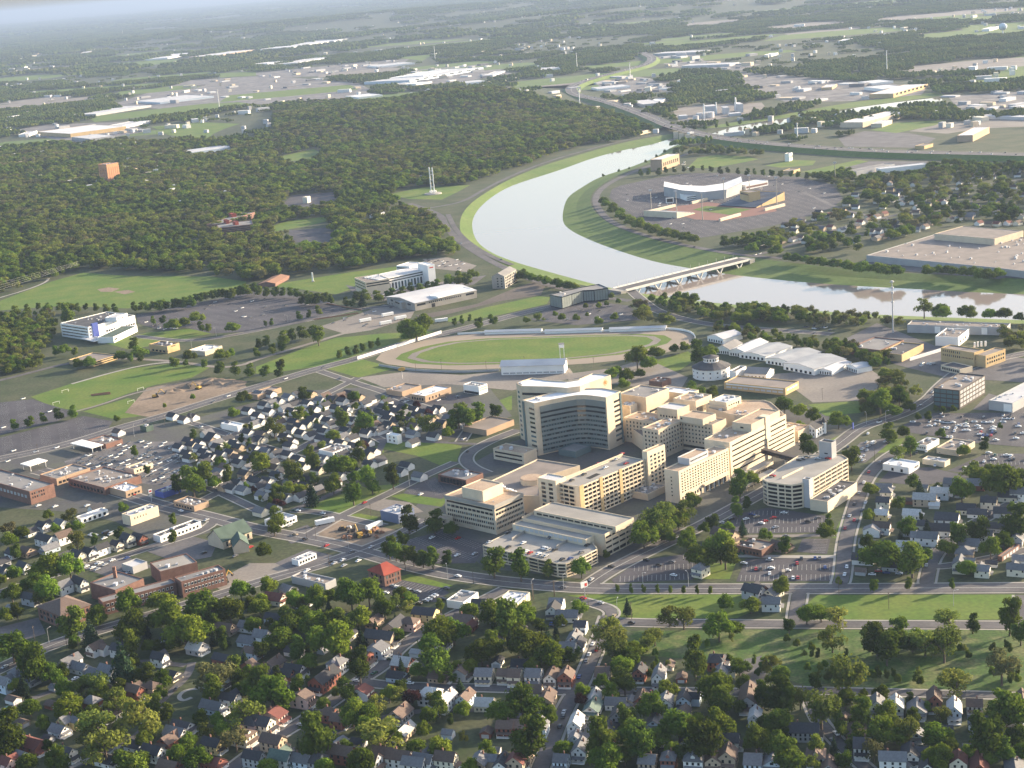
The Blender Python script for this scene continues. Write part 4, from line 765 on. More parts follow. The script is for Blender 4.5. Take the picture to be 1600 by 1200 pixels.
# ---- right bank, right edge
r, L = bld('warehouse', 'huge low flat-roofed factory dotted with roof vents beyond the river', 'factory', [(1640, 428), (1550, 417.5), (1353.7, 398.7), (1460, 366), (1640, 372)], 8, 'grey', 'brown_roof', (), 0, poly=True)
rg = random.Random(5)
for _ in range(46):
    x, y = rg.uniform(1380, 1600), rg.uniform(375, 415)
    if y > 398.7+(x-1353)*.1-4 or x < 1353.7+(398.7-y)*3.4: continue
    p = G(x, y, 7.3)-r.location; k = rg.uniform(1, 2.3); ubox('roof_vent', 'pale_roof', (p.x, p.y, 7.2+k*.4), (k*1.4, k, k), .7, r)
sub(r, 'high_hall', [(1460, 365), (1554, 373), (1596, 360)], 15, 'stone', 'brown_roof', 7)
bld('white_plant', 'long white industrial building along the near river bank', 'industrial building', [(1417.5, 507), (1573, 511.5), (1582, 505)], 8, 'grey', 'brown_roof', [(0, 1, 1, .28, .34, .3, 7, .95, .95, 'white', 'loading_bay'), (0, 1, 1, .75, .81, .3, 7, .95, .95, 'white', 'loading_bay')], 7)
bld('white_works', 'white works building with brown roof in front of the riverside plant', 'industrial building', [(1461, 525.5), (1497, 527), (1514, 514)], 9, 'white', 'brown_roof', [(1, 3, 1, .1, .8, 2, 5, .4, .8)], 4)
r, L = bld('yellow_brick_works', 'yellow brick factory with roof stacks right of the white works', 'factory', [(1470, 543), (1522, 551), (1538, 546)], 13, 'ochre', 'brown_roof', [(0, 9, 2, .04, .6, 5, 12.5, .4, .5), (0, 8, 1, .62, .97, 6, 8, .5, .5), (1, 5, 2, .1, .9, 2, 8, .5, .5)], 0)
sub(r, 'right_wing', [(1528, 552), (1540, 556), (1571, 545)], 11, 'ochre', 'brown_roof', win=[(1, 8, 2, .05, .95, 2, 9, .5, .5)]); sub(r, 'front_wing', [(1470, 570), (1500, 577), (1515, 571)], 5, 'cream', 'dark_roof', win=[(0, 8, 1, .05, .95, 1, 4, .7, .7)])
for x, y in ((1523, 541), (1528, 540), (1533.5, 539.5), (1540, 539)): p = G(x, y, 13)-r.location; part('stack', *tube(p.x, p.y, 12, 16.5, .9, .9), 'white', r)
bld('black_frame_office', 'four-storey office block with black frame and pale glass panels', 'office building', [(1457, 606.7), (1499, 610), (1534.5, 585.6)], 16, 'darksteel', 'brown_roof', [(0, 4, 4, .02, .98, 1, 15.6, .88, .72, 'pane', 'window', .2), (1, 8, 4, .02, .98, 1, 15.6, .8, .66, 'wall_g', 'window', .2)], 7, 50)
bld('grey_depot', 'grey flat-roofed depot at the right edge below the black-framed office', 'depot', [(1544, 625.5), (1582, 630), (1640, 600)], 8, 'grey', 'pale_roof', [(0, 1, 1, .62, .98, .3, 7, .95, .9, 'white', 'door')], 3)
bld('brick_depot', 'low red brick depot under the radio mast', 'depot', [(1348, 534), (1375, 547), (1412, 531)], 7, 'brick', 'grey_roof', [(1, 8, 1, .05, .95, 1.5, 5, .5, .8)], 4); bld('cream_depot', 'low dark-roofed cream depot right of the brick depot', 'depot', [(1377, 549), (1409, 554), (1443, 537)], 7, 'ochre', 'dark_roof', (), 8)
A, B = G(1422, 564), G(1471, 549); o = part('yard_wall', *ebox((0, 0), (B.x-A.x, B.y-A.y), 0, 3, .6), 'white'); o.location = (A.x, A.y, 0); tag(o, 'long white yard wall left of the yellow brick factory', 'wall')
c = G(1395.5, 520); r = empty('radio_mast', (c.x, c.y, 0), 'tall thin steel radio mast standing by the river', 'mast'); H = 52
part('mast', *tube(0, 0, 0, H, .8, .4, 8), 'steel', r)
for z in (H-22, H-13, H-8, H-2): part('antenna_ring', *tube(0, 0, z, z+1.4, 1.5, 1.5, 6), 'pale_roof', r)
for z in (H-8, H-2): part('antenna_arm', *box(-3, 3, -.2, .2, z, z+.4), 'steel', r)
bld('small_white_shop', 'small bright white flat-roofed block beside the right-hand street', 'shop', [(1383, 722), (1420, 730.5), (1443, 722)], 5, 'white', 'white_roof', [(1, 5, 1, .5, .9, 1.5, 3.5, .5, .8), (0, 2, 1, .2, .9, .5, 3, .25, .9)], 2, HA); bld('low_workshop', 'low white workshop with brown roof below the big right-hand car park', 'workshop', [(1432, 692), (1448, 696), (1473, 686)], 4.5, 'white', 'brown_roof', [(0, 5, 1, .1, .9, 1.5, 3, .5, .8)], 2, HA); bld('tan_workshop', 'tan walled workshop right of the low white workshop', 'workshop', [(1465, 698), (1498, 704), (1528, 690)], 4.5, 'stone', 'brown_roof', (), 4, HA); bld('lean_to', 'small pale shed below the tan workshop', 'shed', [(1446, 714), (1476, 722), (1484, 717)], 4, 'cream', 'pale_roof', (), 2, HA)
r, L = gab('towered_house', 'white Victorian house with dark roof and corner turret behind the hospital annexe', 'house', [(1258, 667), (1275, 670), (1289, 662)], 7.5, 3.5, 'white', 'roof_d', 1, [(0, 3, 2, .1, .9, 1, 7, .35, .6), (1, 3, 2, .1, .9, 1, 7, .35, .6)]); c = Vector(L[2]); part('turret', *tube(c.x-1, c.y, 0, 9, 2, 2, 8), 'white', r); part('turret_roof', *tube(c.x-1, c.y, 9, 13, 2.4, .1, 8), 'roof_d', r)
# ---- left foreground: school, church, shops
r, L = bld('brick_school', 'long red brick school with white-framed window rows in the lower left', 'school', [(268, 903), (283, 909), (352, 889)], 11, 'brick', 'grey_roof', [(1, 12, 2, .05, .95, 2, 10, .6, .5, 'white'), (1, 12, 2, .05, .95, 2, 10, .48, .38, 'glass', 'pane', .3)], 3)
sub(r, 'middle_wing', [(150, 935), (160, 941), (275, 910)], 9, 'brick', 'grey_roof', win=[(1, 16, 2, .04, .96, 1, 8, .6, .5, 'white'), (1, 16, 2, .04, .96, 1, 8, .48, .38, 'glass', 'pane', .3)]); sub(r, 'rear_hall', [(140, 910), (180, 922), (225, 904)], 11, 'brick', 'grey_roof', nu=3); sub(r, 'gym', [(230, 880), (250, 893), (308, 878)], 10, 'brick', 'deck', nu=3)
p = G(184, 926)-r.location; part('chimney', *box(p.x-1, p.x+1, p.y-1, p.y+1, 0, 18), 'brick', r)
a, b = [], []
gab('hip_roof_school', 'old brick school wing with grey-brown hipped roof at the lower left', 'school', [(58, 947), (95, 962), (142, 945)], 9, 5, 'brick', 'roof_n', 1, [(0, 6, 2, .06, .94, 1, 8, .5, .6), (1, 7, 2, .06, .94, 1, 8, .5, .6)], hip=9)
r, L = gab('stone_church', 'stone church with broad green roof left of the road junction', 'church', [(327, 838), (348, 846), (393, 829)], 6, 7, 'stone', 'green_roof', 1, [(1, 6, 1, .06, .94, 1, 5, .4, .8)]); e = G(372, 849, 5)-r.location
gb = gable_shape([(e.x-6, e.y+8), (e.x-2, e.y-8), (e.x+8, e.y-5), (e.x+4, e.y+11)], 5.5, 5, 0); part('transept', *gb[0], 'stone', r); part('transept_roof', *gb[1], 'green_roof', r)
gab('red_hall', 'red brick hall with bright red hipped roof beside the junction', 'hall', [(575, 890), (600, 899), (616, 886)], 8, 4.5, 'brick', 'red_roof', 1, [(1, 5, 2, .08, .95, 1, 7.5, .35, .6), (0, 3, 2, .1, .9, 1, 7.5, .35, .6)], hip=4)
SH = [('big_store', 'big red brick store with arched parapet at the left edge', [(-40, 745), (46, 768), (90, 757)], 11, 'brick', 'grey_roof', [(0, 14, 1, .05, .95, 4, 8, .6, .6, 'grey'), (1, 6, 2, .05, .6, 4, 10, .5, .5)], 5), ('shop_row', 'orange-walled shop row with roof machinery left of the strip', [(62, 741), (88, 748), (137, 730)], 6, 'orange_brick', 'grey_roof', [(1, 8, 1, .04, .96, 1, 3.5, .7, .8)], 14), ('shop_row', 'long shop strip with brown roof crowded with white machinery', [(103, 748), (163, 762), (217, 742)], 6.5, 'brick', 'brown_roof', [(0, 10, 1, .04, .96, 1, 4, .6, .8)], 26), ('corner_shop', 'white-roofed corner shop with orange end wall on the strip', [(167, 761), (196, 768), (219, 759)], 5.5, 'orange_brick', 'white_roof', [(1, 4, 1, .1, .9, 1, 3, .6, .8)], 6), ('restaurant', 'small cream restaurant with roof machinery amid the parked cars', [(197, 729), (209, 733), (234, 722)], 4.5, 'cream', 'brown_roof', [(1, 5, 1, .1, .9, 1, 3, .5, .8)], 8), ('blue_shop', 'low building with bright blue fascia at the commercial corner', [(243, 766), (255, 770), (285, 761)], 4.5, 'blue', 'grey_roof', (), 5), ('cream_tavern', 'cream stepped tavern with white roof beside the commercial street', [(194, 801), (203, 806), (246, 790)], 8, 'cream', 'pale_roof', [(1, 5, 1, .1, .6, 4, 6, .25, .7)], 4), ('tan_diner', 'low tan diner with roof units right of the tavern', [(267, 784), (303, 791), (331, 784)], 4.5, 'orange_brick', 'brown_roof', [(0, 6, 1, .1, .9, 1, 3, .6, .8)], 5), ('white_garage', 'long low white garage with dark doors left of the tavern', [(121, 806), (126, 811), (172, 797)], 4, 'white', 'pale_roof', [(1, 5, 1, .05, .95, .5, 3, .5, .9)], 0),
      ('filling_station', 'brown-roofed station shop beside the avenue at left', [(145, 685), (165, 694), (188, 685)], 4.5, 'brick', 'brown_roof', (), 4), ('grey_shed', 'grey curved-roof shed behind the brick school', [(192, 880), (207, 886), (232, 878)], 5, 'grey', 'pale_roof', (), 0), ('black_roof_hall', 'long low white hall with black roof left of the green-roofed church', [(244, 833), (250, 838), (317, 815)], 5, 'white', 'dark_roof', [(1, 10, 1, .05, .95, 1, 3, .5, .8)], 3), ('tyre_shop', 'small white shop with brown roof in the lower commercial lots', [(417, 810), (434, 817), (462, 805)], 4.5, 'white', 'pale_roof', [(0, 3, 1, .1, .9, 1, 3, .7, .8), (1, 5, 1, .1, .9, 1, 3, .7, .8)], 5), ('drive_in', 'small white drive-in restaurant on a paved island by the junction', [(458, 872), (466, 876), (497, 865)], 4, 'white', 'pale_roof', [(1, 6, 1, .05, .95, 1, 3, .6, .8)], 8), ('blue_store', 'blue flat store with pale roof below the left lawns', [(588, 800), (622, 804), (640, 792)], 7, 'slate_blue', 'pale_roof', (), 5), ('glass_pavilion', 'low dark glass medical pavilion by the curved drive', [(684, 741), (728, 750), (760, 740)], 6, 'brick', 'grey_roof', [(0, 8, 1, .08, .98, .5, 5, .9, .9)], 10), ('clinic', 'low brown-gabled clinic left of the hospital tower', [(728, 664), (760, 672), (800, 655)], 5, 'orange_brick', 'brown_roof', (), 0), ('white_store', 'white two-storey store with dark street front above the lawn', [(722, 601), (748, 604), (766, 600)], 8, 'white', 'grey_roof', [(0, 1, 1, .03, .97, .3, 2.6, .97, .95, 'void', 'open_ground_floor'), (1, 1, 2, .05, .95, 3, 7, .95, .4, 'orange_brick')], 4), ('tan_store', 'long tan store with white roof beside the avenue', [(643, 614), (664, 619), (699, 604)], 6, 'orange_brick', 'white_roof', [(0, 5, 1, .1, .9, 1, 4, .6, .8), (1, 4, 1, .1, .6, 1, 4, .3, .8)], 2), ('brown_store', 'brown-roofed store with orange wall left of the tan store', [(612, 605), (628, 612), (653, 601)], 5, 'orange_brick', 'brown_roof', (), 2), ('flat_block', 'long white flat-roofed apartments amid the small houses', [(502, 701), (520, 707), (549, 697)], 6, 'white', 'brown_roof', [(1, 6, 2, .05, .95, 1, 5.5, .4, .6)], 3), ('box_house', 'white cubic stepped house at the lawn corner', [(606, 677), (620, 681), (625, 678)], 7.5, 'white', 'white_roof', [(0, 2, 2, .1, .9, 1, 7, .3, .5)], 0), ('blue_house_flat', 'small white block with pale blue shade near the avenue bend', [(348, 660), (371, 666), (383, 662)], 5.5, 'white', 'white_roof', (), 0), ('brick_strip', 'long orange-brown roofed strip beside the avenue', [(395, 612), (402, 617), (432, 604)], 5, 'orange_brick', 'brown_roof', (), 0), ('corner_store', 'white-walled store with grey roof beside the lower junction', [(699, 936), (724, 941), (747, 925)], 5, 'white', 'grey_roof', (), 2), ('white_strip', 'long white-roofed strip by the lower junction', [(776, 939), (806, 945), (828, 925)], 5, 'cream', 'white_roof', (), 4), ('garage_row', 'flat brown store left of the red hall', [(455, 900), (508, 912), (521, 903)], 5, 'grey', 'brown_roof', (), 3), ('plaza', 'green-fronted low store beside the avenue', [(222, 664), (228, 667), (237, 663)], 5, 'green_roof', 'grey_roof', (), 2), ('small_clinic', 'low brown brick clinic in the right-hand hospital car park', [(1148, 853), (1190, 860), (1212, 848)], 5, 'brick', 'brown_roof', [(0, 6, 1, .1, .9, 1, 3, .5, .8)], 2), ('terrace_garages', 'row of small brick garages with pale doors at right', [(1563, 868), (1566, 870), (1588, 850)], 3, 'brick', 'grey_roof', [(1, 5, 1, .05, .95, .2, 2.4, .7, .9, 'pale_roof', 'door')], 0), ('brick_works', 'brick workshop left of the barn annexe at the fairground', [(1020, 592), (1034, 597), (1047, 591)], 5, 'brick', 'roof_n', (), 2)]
for nm, lb, q, h, wm, rm, wn, nu in SH: bld(nm, lb, 'shop' if 'shop' in nm or 'store' in nm or 'row' in nm else 'building', q, h, wm, rm, wn, nu, HA if q[0][1] < 900 else None)
for i, (a, b, c_) in enumerate((((101, 695), (143, 700), (147, 691)), ((26, 726), (46, 728), (62, 716)))):
    P = rect3((a, b, c_), 5.5, HA); o = P[1]; r = empty('fuel_canopy', (o.x, o.y, 0), ['white fuel station canopy with slatted roof beside the avenue', 'small white fuel canopy left of the shop row'][i], 'canopy'); L = [(p.x-o.x, p.y-o.y) for p in P]
    part('roof', *prism(L, 4.8, 5.5), 'white', r)
    for p in inset(L, 1.5): part('column', *box(p[0]-.2, p[0]+.2, p[1]-.2, p[1]+.2, 0, 4.8), 'white', r)
# ---- power station, far buildings
c = G(1104, 185); r = empty('power_station', (c.x, c.y, 0), 'distant pale power station with tanks and three stacks near the motorway', 'power station'); s = 1.35
for x, y, z0, z1, rr in ((-4, -2, 0, 34, 2.2), (26, 60, 0, 28, 2), (62, 70, 0, 34, 2.2)): part('stack', *tube(x*s, y*s, z0, z1, rr, rr*.8), 'white', r)
for x, y, h, rr in ((-10, 6, 13, 7), (6, 10, 13, 9), (-20, -12, 10, 5)): part('tank', *tube(x*s, y*s, 0, h, rr*s, rr*s, 16), 'pale_roof', r)
for x0, x1, y0, y1, h in ((8, 26, 60, 90, 20), (36, 46, 40, 70, 16), (62, 72, 50, 90, 20), (-44, -30, 20, 40, 8), (40, 60, 0, 20, 6)): part('hall', *box(x0*s, x1*s, y0*s, y1*s, 0, h), 'pale_roof', r)
FAR = [([(1023, 247), (1034, 249), (1061, 240)], 20, 'orange_brick', 'white_roof', 'orange and white hotel on the far bank above the arena', 'hotel'), ([(1229, 239), (1233, 240), (1238, 238)], 14, 'white', 'brown_roof', 'small white tower beside the motorway', 'tower'), ([(1228, 265), (1238, 267), (1250, 263)], 5, 'ochre', 'brown_roof', 'small orange hut by the far playing field', 'hut'),
 ([(995, 204), (1000, 206), (1016, 202)], 7, 'stone', 'brown_roof', 'lone shed at the edge of the wooded hill', 'shed'), ([(1320, 189), (1348, 191), (1420, 174)], 11, 'stone', 'white_roof', 'long white-roofed warehouse beyond the motorway', 'warehouse'), ([(1370, 190), (1378, 193), (1394, 187)], 8, 'stone', 'pale_roof', 'stone annexe in front of the long white warehouse', 'warehouse'), ([(1505, 207), (1520, 211), (1546, 198)], 12, 'orange_brick', 'white_roof', 'orange brick factory beside the motorway at right', 'factory'),
 ([(1526, 178), (1530, 181), (1640, 184)], 8, 'pale_roof', 'pale_roof', 'long pale shed at the right edge', 'shed'), ([(1384, 140), (1396, 146), (1450, 131)], 14, 'ochre', 'white_roof', 'long tan factory at the upper right', 'factory'), ([(1350, 136), (1380, 139), (1392, 133)], 10, 'white', 'white_roof', 'white-roofed hall left of the tan factory', 'factory'), ([(1288, 134), (1300, 136), (1308, 131)], 9, 'ochre', 'pale_roof', 'small tan hall at the upper right', 'hall'),
 ([(1064, 124), (1066, 125), (1092, 119)], 9, 'white', 'pale_roof', 'white ribbed hall near the motorway bend', 'hall'), ([(1055, 101), (1065, 103), (1140, 100)], 10, 'pale_roof', 'pale_roof', 'long pale factory at the top right of the motorway', 'factory'), ([(1009, 82), (1020, 84), (1092, 81)], 12, 'grey', 'pale_roof', 'pale far factory above the motorway', 'factory'), ([(1340, 128), (1362, 130), (1392, 126)], 8, 'white', 'white_roof', 'thin white roof at the upper right', 'warehouse'), ([(920, 137), (935, 139), (985, 134)], 8, 'white', 'pale_roof', 'white low sheds right of the motorway bend', 'shed'), ([(985, 158), (1005, 163), (1022, 157)], 10, 'grey', 'pale_roof', 'grey shed below the motorway', 'shed'), ([(1022, 155), (1032, 158), (1042, 153)], 9, 'pale_roof', 'white_roof', 'white shed beside the power station', 'shed'),
 ([(58, 206), (110, 209), (172, 196)], 11, 'ochre', 'white_roof', 'long white-roofed warehouse at the far left', 'warehouse'), ([(35, 208), (45, 209), (58, 204)], 8, 'white', 'pale_roof', 'small white shed at the far left', 'shed'), ([(112, 214), (140, 217), (160, 210)], 8, 'grey', 'pale_roof', 'pale shed below the long white warehouse', 'shed'), ([(138, 175), (150, 178), (236, 164)], 10, 'grey', 'pale_roof', 'long grey factory at the upper left', 'factory'), ([(286, 235), (300, 238), (366, 229)], 8, 'wall_p', 'pale_roof', 'long pale terrace among the left woods', 'terrace'), ([(175, 195), (190, 197), (236, 188)], 8, 'white', 'pale_roof', 'pale blue shed strip at the upper left', 'shed'),
 ([(210, 158), (250, 160), (340, 150)], 9, 'wall_p', 'pale_roof', 'broad pale yard shed at the upper left', 'shed'), ([(250, 88), (262, 90), (310, 81)], 12, 'white', 'white_roof', 'far white factory at the upper left', 'factory'), ([(330, 84), (342, 86), (400, 77)], 12, 'orange_brick', 'white_roof', 'far white and red factory', 'factory'), ([(132, 80), (140, 82), (150, 76)], 14, 'ochre', 'pale_roof', 'tiny tan tower block at the far upper left', 'building'), ([(92, 98), (98, 99), (120, 95)], 8, 'white', 'white_roof', 'tiny white hall on the far upper left', 'hall'), ([(445, 71), (460, 73), (545, 60)], 14, 'white', 'white_roof', 'long bright white far factory at top', 'factory'), ([(410, 98), (418, 99), (448, 95)], 9, 'white', 'white_roof', 'white far hall left of centre', 'hall'), ([(455, 96), (465, 98), (520, 88)], 9, 'pale_roof', 'pale_roof', 'pale far shed left of centre', 'shed'),
 ([(605, 122), (640, 125), (755, 105)], 13, 'wall_p', 'pale_roof', 'very long pale factory left of the motorway bend', 'factory'), ([(640, 116), (662, 118), (700, 109)], 16, 'white', 'white_roof', 'white high hall of the long pale factory', 'factory'), ([(580, 102), (590, 104), (648, 98)], 9, 'white', 'pale_roof', 'pale sheds left of the long far factory', 'shed'), ([(640, 130), (650, 131), (675, 127)], 8, 'white', 'white_roof', 'small white shed below the long pale factory', 'shed'), ([(715, 128), (725, 130), (756, 126)], 8, 'white', 'pale_roof', 'white shed right of the long pale factory', 'shed'), ([(760, 116), (770, 117), (790, 110)], 8, 'pale_roof', 'pale_roof', 'thin pale shed near the top centre', 'shed'), ([(540, 150), (560, 152), (590, 147)], 8, 'white', 'white_roof', 'white shed at the edge of the wooded hill', 'shed'), ([(830, 107), (845, 109), (880, 105)], 8, 'white', 'pale_roof', 'white sheds left of the motorway curve', 'shed'), ([(905, 30), (915, 31), (930, 28)], 14, 'white', 'white_roof', 'tiny white hall near the top centre', 'hall'), ([(915, 4), (925, 5), (948, 1)], 14, 'white', 'white_roof', 'white roof at the very top centre', 'warehouse'), ([(630, 44), (638, 45), (660, 41)], 12, 'white', 'white_roof', 'tiny white halls at upper centre', 'hall'),
 ([(1540, 44), (1546, 45), (1560, 41)], 12, 'white', 'white_roof', 'white hall beside the balloon-like water tower', 'hall'), ([(1316, 62), (1322, 63), (1332, 60)], 12, 'white', 'white_roof', 'lone white roof in the upper right woods', 'building'), ([(1200, 84), (1205, 85), (1216, 82)], 10, 'white', 'white_roof', 'white roof right of the far factory', 'building'), ([(1326, 266), (1338, 268), (1398, 256)], 7, 'grey', 'grey_roof', 'low grey hall below the motorway', 'hall'), ([(1436, 226), (1444, 228), (1458, 224)], 6, 'ochre', 'brown_roof', 'small tan shed beside the motorway', 'shed'), ([(580, 335), (584, 336), (606, 331)], 5, 'white', 'white_roof', 'flat white canopy in the park woods', 'pavilion'), ([(1370, 262), (1376, 264), (1450, 256)], 7, 'white', 'pale_roof', 'white edged flat store below the motorway', 'store')]
for q, h, wm, rm, lb, ct in FAR: bld(ct.replace(' ', '_'), lb, ct, q, h*(.75 if q[1][1] < 190 else 1), wm, 'far_white' if rm == 'white_roof' else rm, [(1, 8, 1, .04, .96, h*.3, h*.7, .5, .8)] if h > 12 else (), 0, par=.5)
c = G(1567, 57); r = empty('water_tower', (c.x, c.y, 0), 'pale turquoise spheroid water tower at the far upper right', 'water tower'); v, f = [], []; part('stem', *tube(0, 0, 0, 24, 3, 2.5), 'white', r); v, f = [], []
for i in range(9):
    t = math.pi*i/8
    for j in range(16): v.append((15*math.sin(t)*math.cos(j*math.pi/8), 15*math.sin(t)*math.sin(j*math.pi/8), 34-13*math.cos(t)))
for i in range(8):
    for j in range(16): f.append((i*16+j, i*16+(j+1) % 16, i*16+16+(j+1) % 16, i*16+16+j))
part('tank', v, f, 'wall_p', r)
for i, (x, y, h) in enumerate(((343, 170, 60), (902, 108, 55), (906, 165, 42), (1386, 114, 60), (192, 55, 60), (680, 94, 60), (985, 122, 45), (1246, 215, 26))):
    c = G(x, y); r = empty('far_mast', (c.x, c.y, 0), 'thin white mast, '+['above the far left yard', 'above the motorway curve', 'at the top of the wooded hill', 'in the upper right woods', 'near the top left horizon', 'behind the long pale factory', 'right of the motorway bend', 'beside the motorway at right'][i], 'mast', 'far masts'); part('mast', *tube(0, 0, 0, h, 1.3, .8, 6), 'white', r); part('head', *tube(0, 0, h, h+3, 2, 2, 6), 'pale_roof', r)
from mathutils import noise as mnoise
# ================================================================ survey of what is already built (so nothing is planted on a road or through a wall)
AREAS, ROADS = [], []
for o in COL.objects:
    if o.type != 'MESH' or o.parent: continue
    b = o.name.split('.')[0]
    if b in ('lawn', 'meadow', 'bare_earth', 'ploughed_earth', 'gravel_yard', 'racing_track', 'car_park', 'field', 'industrial_yard', 'turning_place', 'river'):
        P = [(v.co.x, v.co.y) for v in o.data.vertices]
        if b == 'river' and len(P) > 50: n = len(P)//2; P = P[:n]+P[n:][::-1]
        AREAS.append((min(p[0] for p in P), max(p[0] for p in P), min(p[1] for p in P), max(p[1] for p in P), P, b))
    if b in ('street', 'avenue', 'park_road', 'levee_road', 'footpath', 'far_road'):
        v = o.data.vertices; ROADS += [((v[i].co.x+v[i+1].co.x)/2, (v[i].co.y+v[i+1].co.y)/2, (v[i].co-v[i+1].co).length/2) for i in range(0, len(v), 2)]
for p in mwp: ROADS.append((p.x, p.y, 32))
# resample road points densely enough
RG = {}
def rput(x, y, r): RG.setdefault((int(x//40), int(y//40)), []).append((x, y, r))
for a, b in zip(ROADS, ROADS[1:]):
    d = math.hypot(a[0]-b[0], a[1]-b[1])
    if d > 260: rput(*a); continue
    n = max(1, int(d/4))
    for k in range(n): t = k/n; rput(a[0]+(b[0]-a[0])*t, a[1]+(b[1]-a[1])*t, a[2])
BL = []
for r, L in ROOTS:
    P = [(p[0]+r.location.x, p[1]+r.location.y) for p in L]; BL.append((min(p[0] for p in P), max(p[0] for p in P), min(p[1] for p in P), max(p[1] for p in P), P, 'b'))
def pip(P, x, y):
    c = False; n = len(P)
    for i in range(n):
        a, b = P[i-1], P[i]
        if (a[1] > y) != (b[1] > y) and x < (b[0]-a[0])*(y-a[1])/(b[1]-a[1])+a[0]: c = not c
    return c
def on_road(x, y, m):
    i, j = int(x//40), int(y//40)
    for a in (i-1, i, i+1):
        for b in (j-1, j, j+1):
            for q in RG.get((a, b), ()):
                if (q[0]-x)**2+(q[1]-y)**2 < (q[2]+m)**2: return True
    return False
def in_area(x, y, S=AREAS, m=0):
    for a in S:
        if a[0]-m < x < a[1]+m and a[2]-m < y < a[3]+m and (pip(a[4], x, y) or (m and any((x-q[0])**2+(y-q[1])**2 < m*m for q in a[4]))): return True
    return False
# ================================================================ labels: where a thing stands, told by what can be found in the photo
ANCH = [(60, 960, 'by the hipped school wing'), (250, 915, 'by the long brick school'), (360, 835, 'by the green-roofed church'), (590, 890, 'by the red hall'), (840, 870, 'by the front garage'), (735, 785, 'by the stone office block'), (720, 935, 'by the lower corner stores'), (1080, 790, 'by the ward block entrance'), (1255, 760, 'by the right-hand garage'), (1015, 890, 'right of the front garage'), (1230, 880, 'below the right-hand garage'), (1400, 730, 'by the small white shop'), (1520, 670, 'in the big right-hand car park'), (1400, 850, 'along the right-hand street'), (1540, 830, 'in the right-hand houses'), (1430, 950, 'by the right park lawn'), (1060, 945, 'by the middle park lawn'), (1080, 1010, 'in the meadow, left part'), (1330, 1020, 'in the meadow, middle'), (1540, 1030, 'in the meadow, right part'), (930, 980, 'by the lane off the middle park'), (850, 1060, 'by the row of white houses'), (980, 1060, 'on the right cross street'), (690, 1060, 'on the left cross street'), (1120, 1090, 'by the turning place'), (1400, 1090, 'below the meadow'), (1560, 1110, 'in the lower right corner'), (1280, 1150, 'by the lower right lane'), (1080, 1170, 'at the right-centre bottom edge'), (900, 1150, 'by the bottom lane'), (730, 1160, 'at the centre bottom edge'), (560, 1150, 'at the left-centre bottom edge'), (450, 1100, 'by the diagonal street'), (330, 1090, 'by the curving path'), (200, 1130, 'by the winding lane'), (60, 1130, 'in the lower left corner'), (90, 1040, 'below the school yard'), (250, 1010, 'under the school street trees'), (430, 980, 'in the grove left of centre'), (560, 970, 'in the grove below the red hall'), (700, 1000, 'below the corner stores'), (820, 990, 'in the grove left of the lane'), (40, 860, 'on the left edge streets'), (170, 850, 'by the dark-roofed row'), (150, 740, 'by the shop strip'), (260, 770, 'by the blue shop'), (300, 700, 'behind the shop strip'), (440, 740, 'amid the left houses'), (440, 650, 'in the upper left houses'), (560, 680, 'in the houses left of the lawn'), (640, 650, 'in the upper left-hand houses'), (560, 780, 'by the triangular lawn'), (690, 700, 'by the curved drive'), (750, 640, 'left of the hospital tower'), (650, 600, 'by the avenue stores'), (350, 560, 'by the park road'), (130, 530, 'by the white blue-pylon office'), (250, 500, 'in the long left car park'), (470, 530, 'by the park road lawns'), (600, 490, 'by the sports hall'), (650, 430, 'by the banded hotel'), (800, 550, 'by the racing track'), (1000, 560, 'by the track right turn'), (1110, 590, 'by the round barn'), (1220, 560, 'by the fair barns'), (1390, 610, 'in the fairground wood'), (1280, 650, 'by the towered house'), (1480, 560, 'by the yellow brick factory'), (1200, 490, 'along the near river bank'), (1420, 490, 'by the radio mast'), (1560, 520, 'by the riverside plant'), (1300, 350, 'in the streets beyond the river'), (1100, 350, 'by the stadium'), (1500, 400, 'by the big factory'), (920, 470, 'by the dark glass office'), (700, 350, 'by the riverside avenue'), (1050, 850, 'on the tree-lined hospital street'), (1150, 830, 'right of the hospital street trees')]
ORD = ['first', 'second', 'third', 'fourth', 'fifth', 'sixth', 'seventh', 'eighth', 'ninth', 'tenth', 'eleventh', 'twelfth', 'thirteenth', 'fourteenth', 'fifteenth', 'sixteenth', 'seventeenth', 'eighteenth', 'nineteenth', 'twentieth', 'twenty-first', 'twenty-second', 'twenty-third', 'twenty-fourth', 'twenty-fifth', 'twenty-sixth', 'twenty-seventh', 'twenty-eighth', 'twenty-ninth', 'thirtieth', 'thirty-first', 'thirty-second', 'thirty-third', 'thirty-fourth', 'thirty-fifth']
REG = {}
def reg(o, desc, px, cat, group=None, nameable=True):
    a = min(ANCH, key=lambda q: (q[0]-px[0])**2+((q[1]-px[1])*1.6)**2)[2]
    REG.setdefault((desc, a), []).append((px[0], o)); o['category'] = cat
    if group: o['group'] = group
def finish_labels():
    for (desc, a), L in REG.items():
        L.sort(key=lambda q: q[0]); n = len(L)
        for i, (_, o) in enumerate(L):
            o['label'] = f'{desc} {a}' if n == 1 else f'{desc} {a}, '+('leftmost' if i == 0 else 'rightmost' if i == n-1 else ORD[min(i, 34)]+' from left')
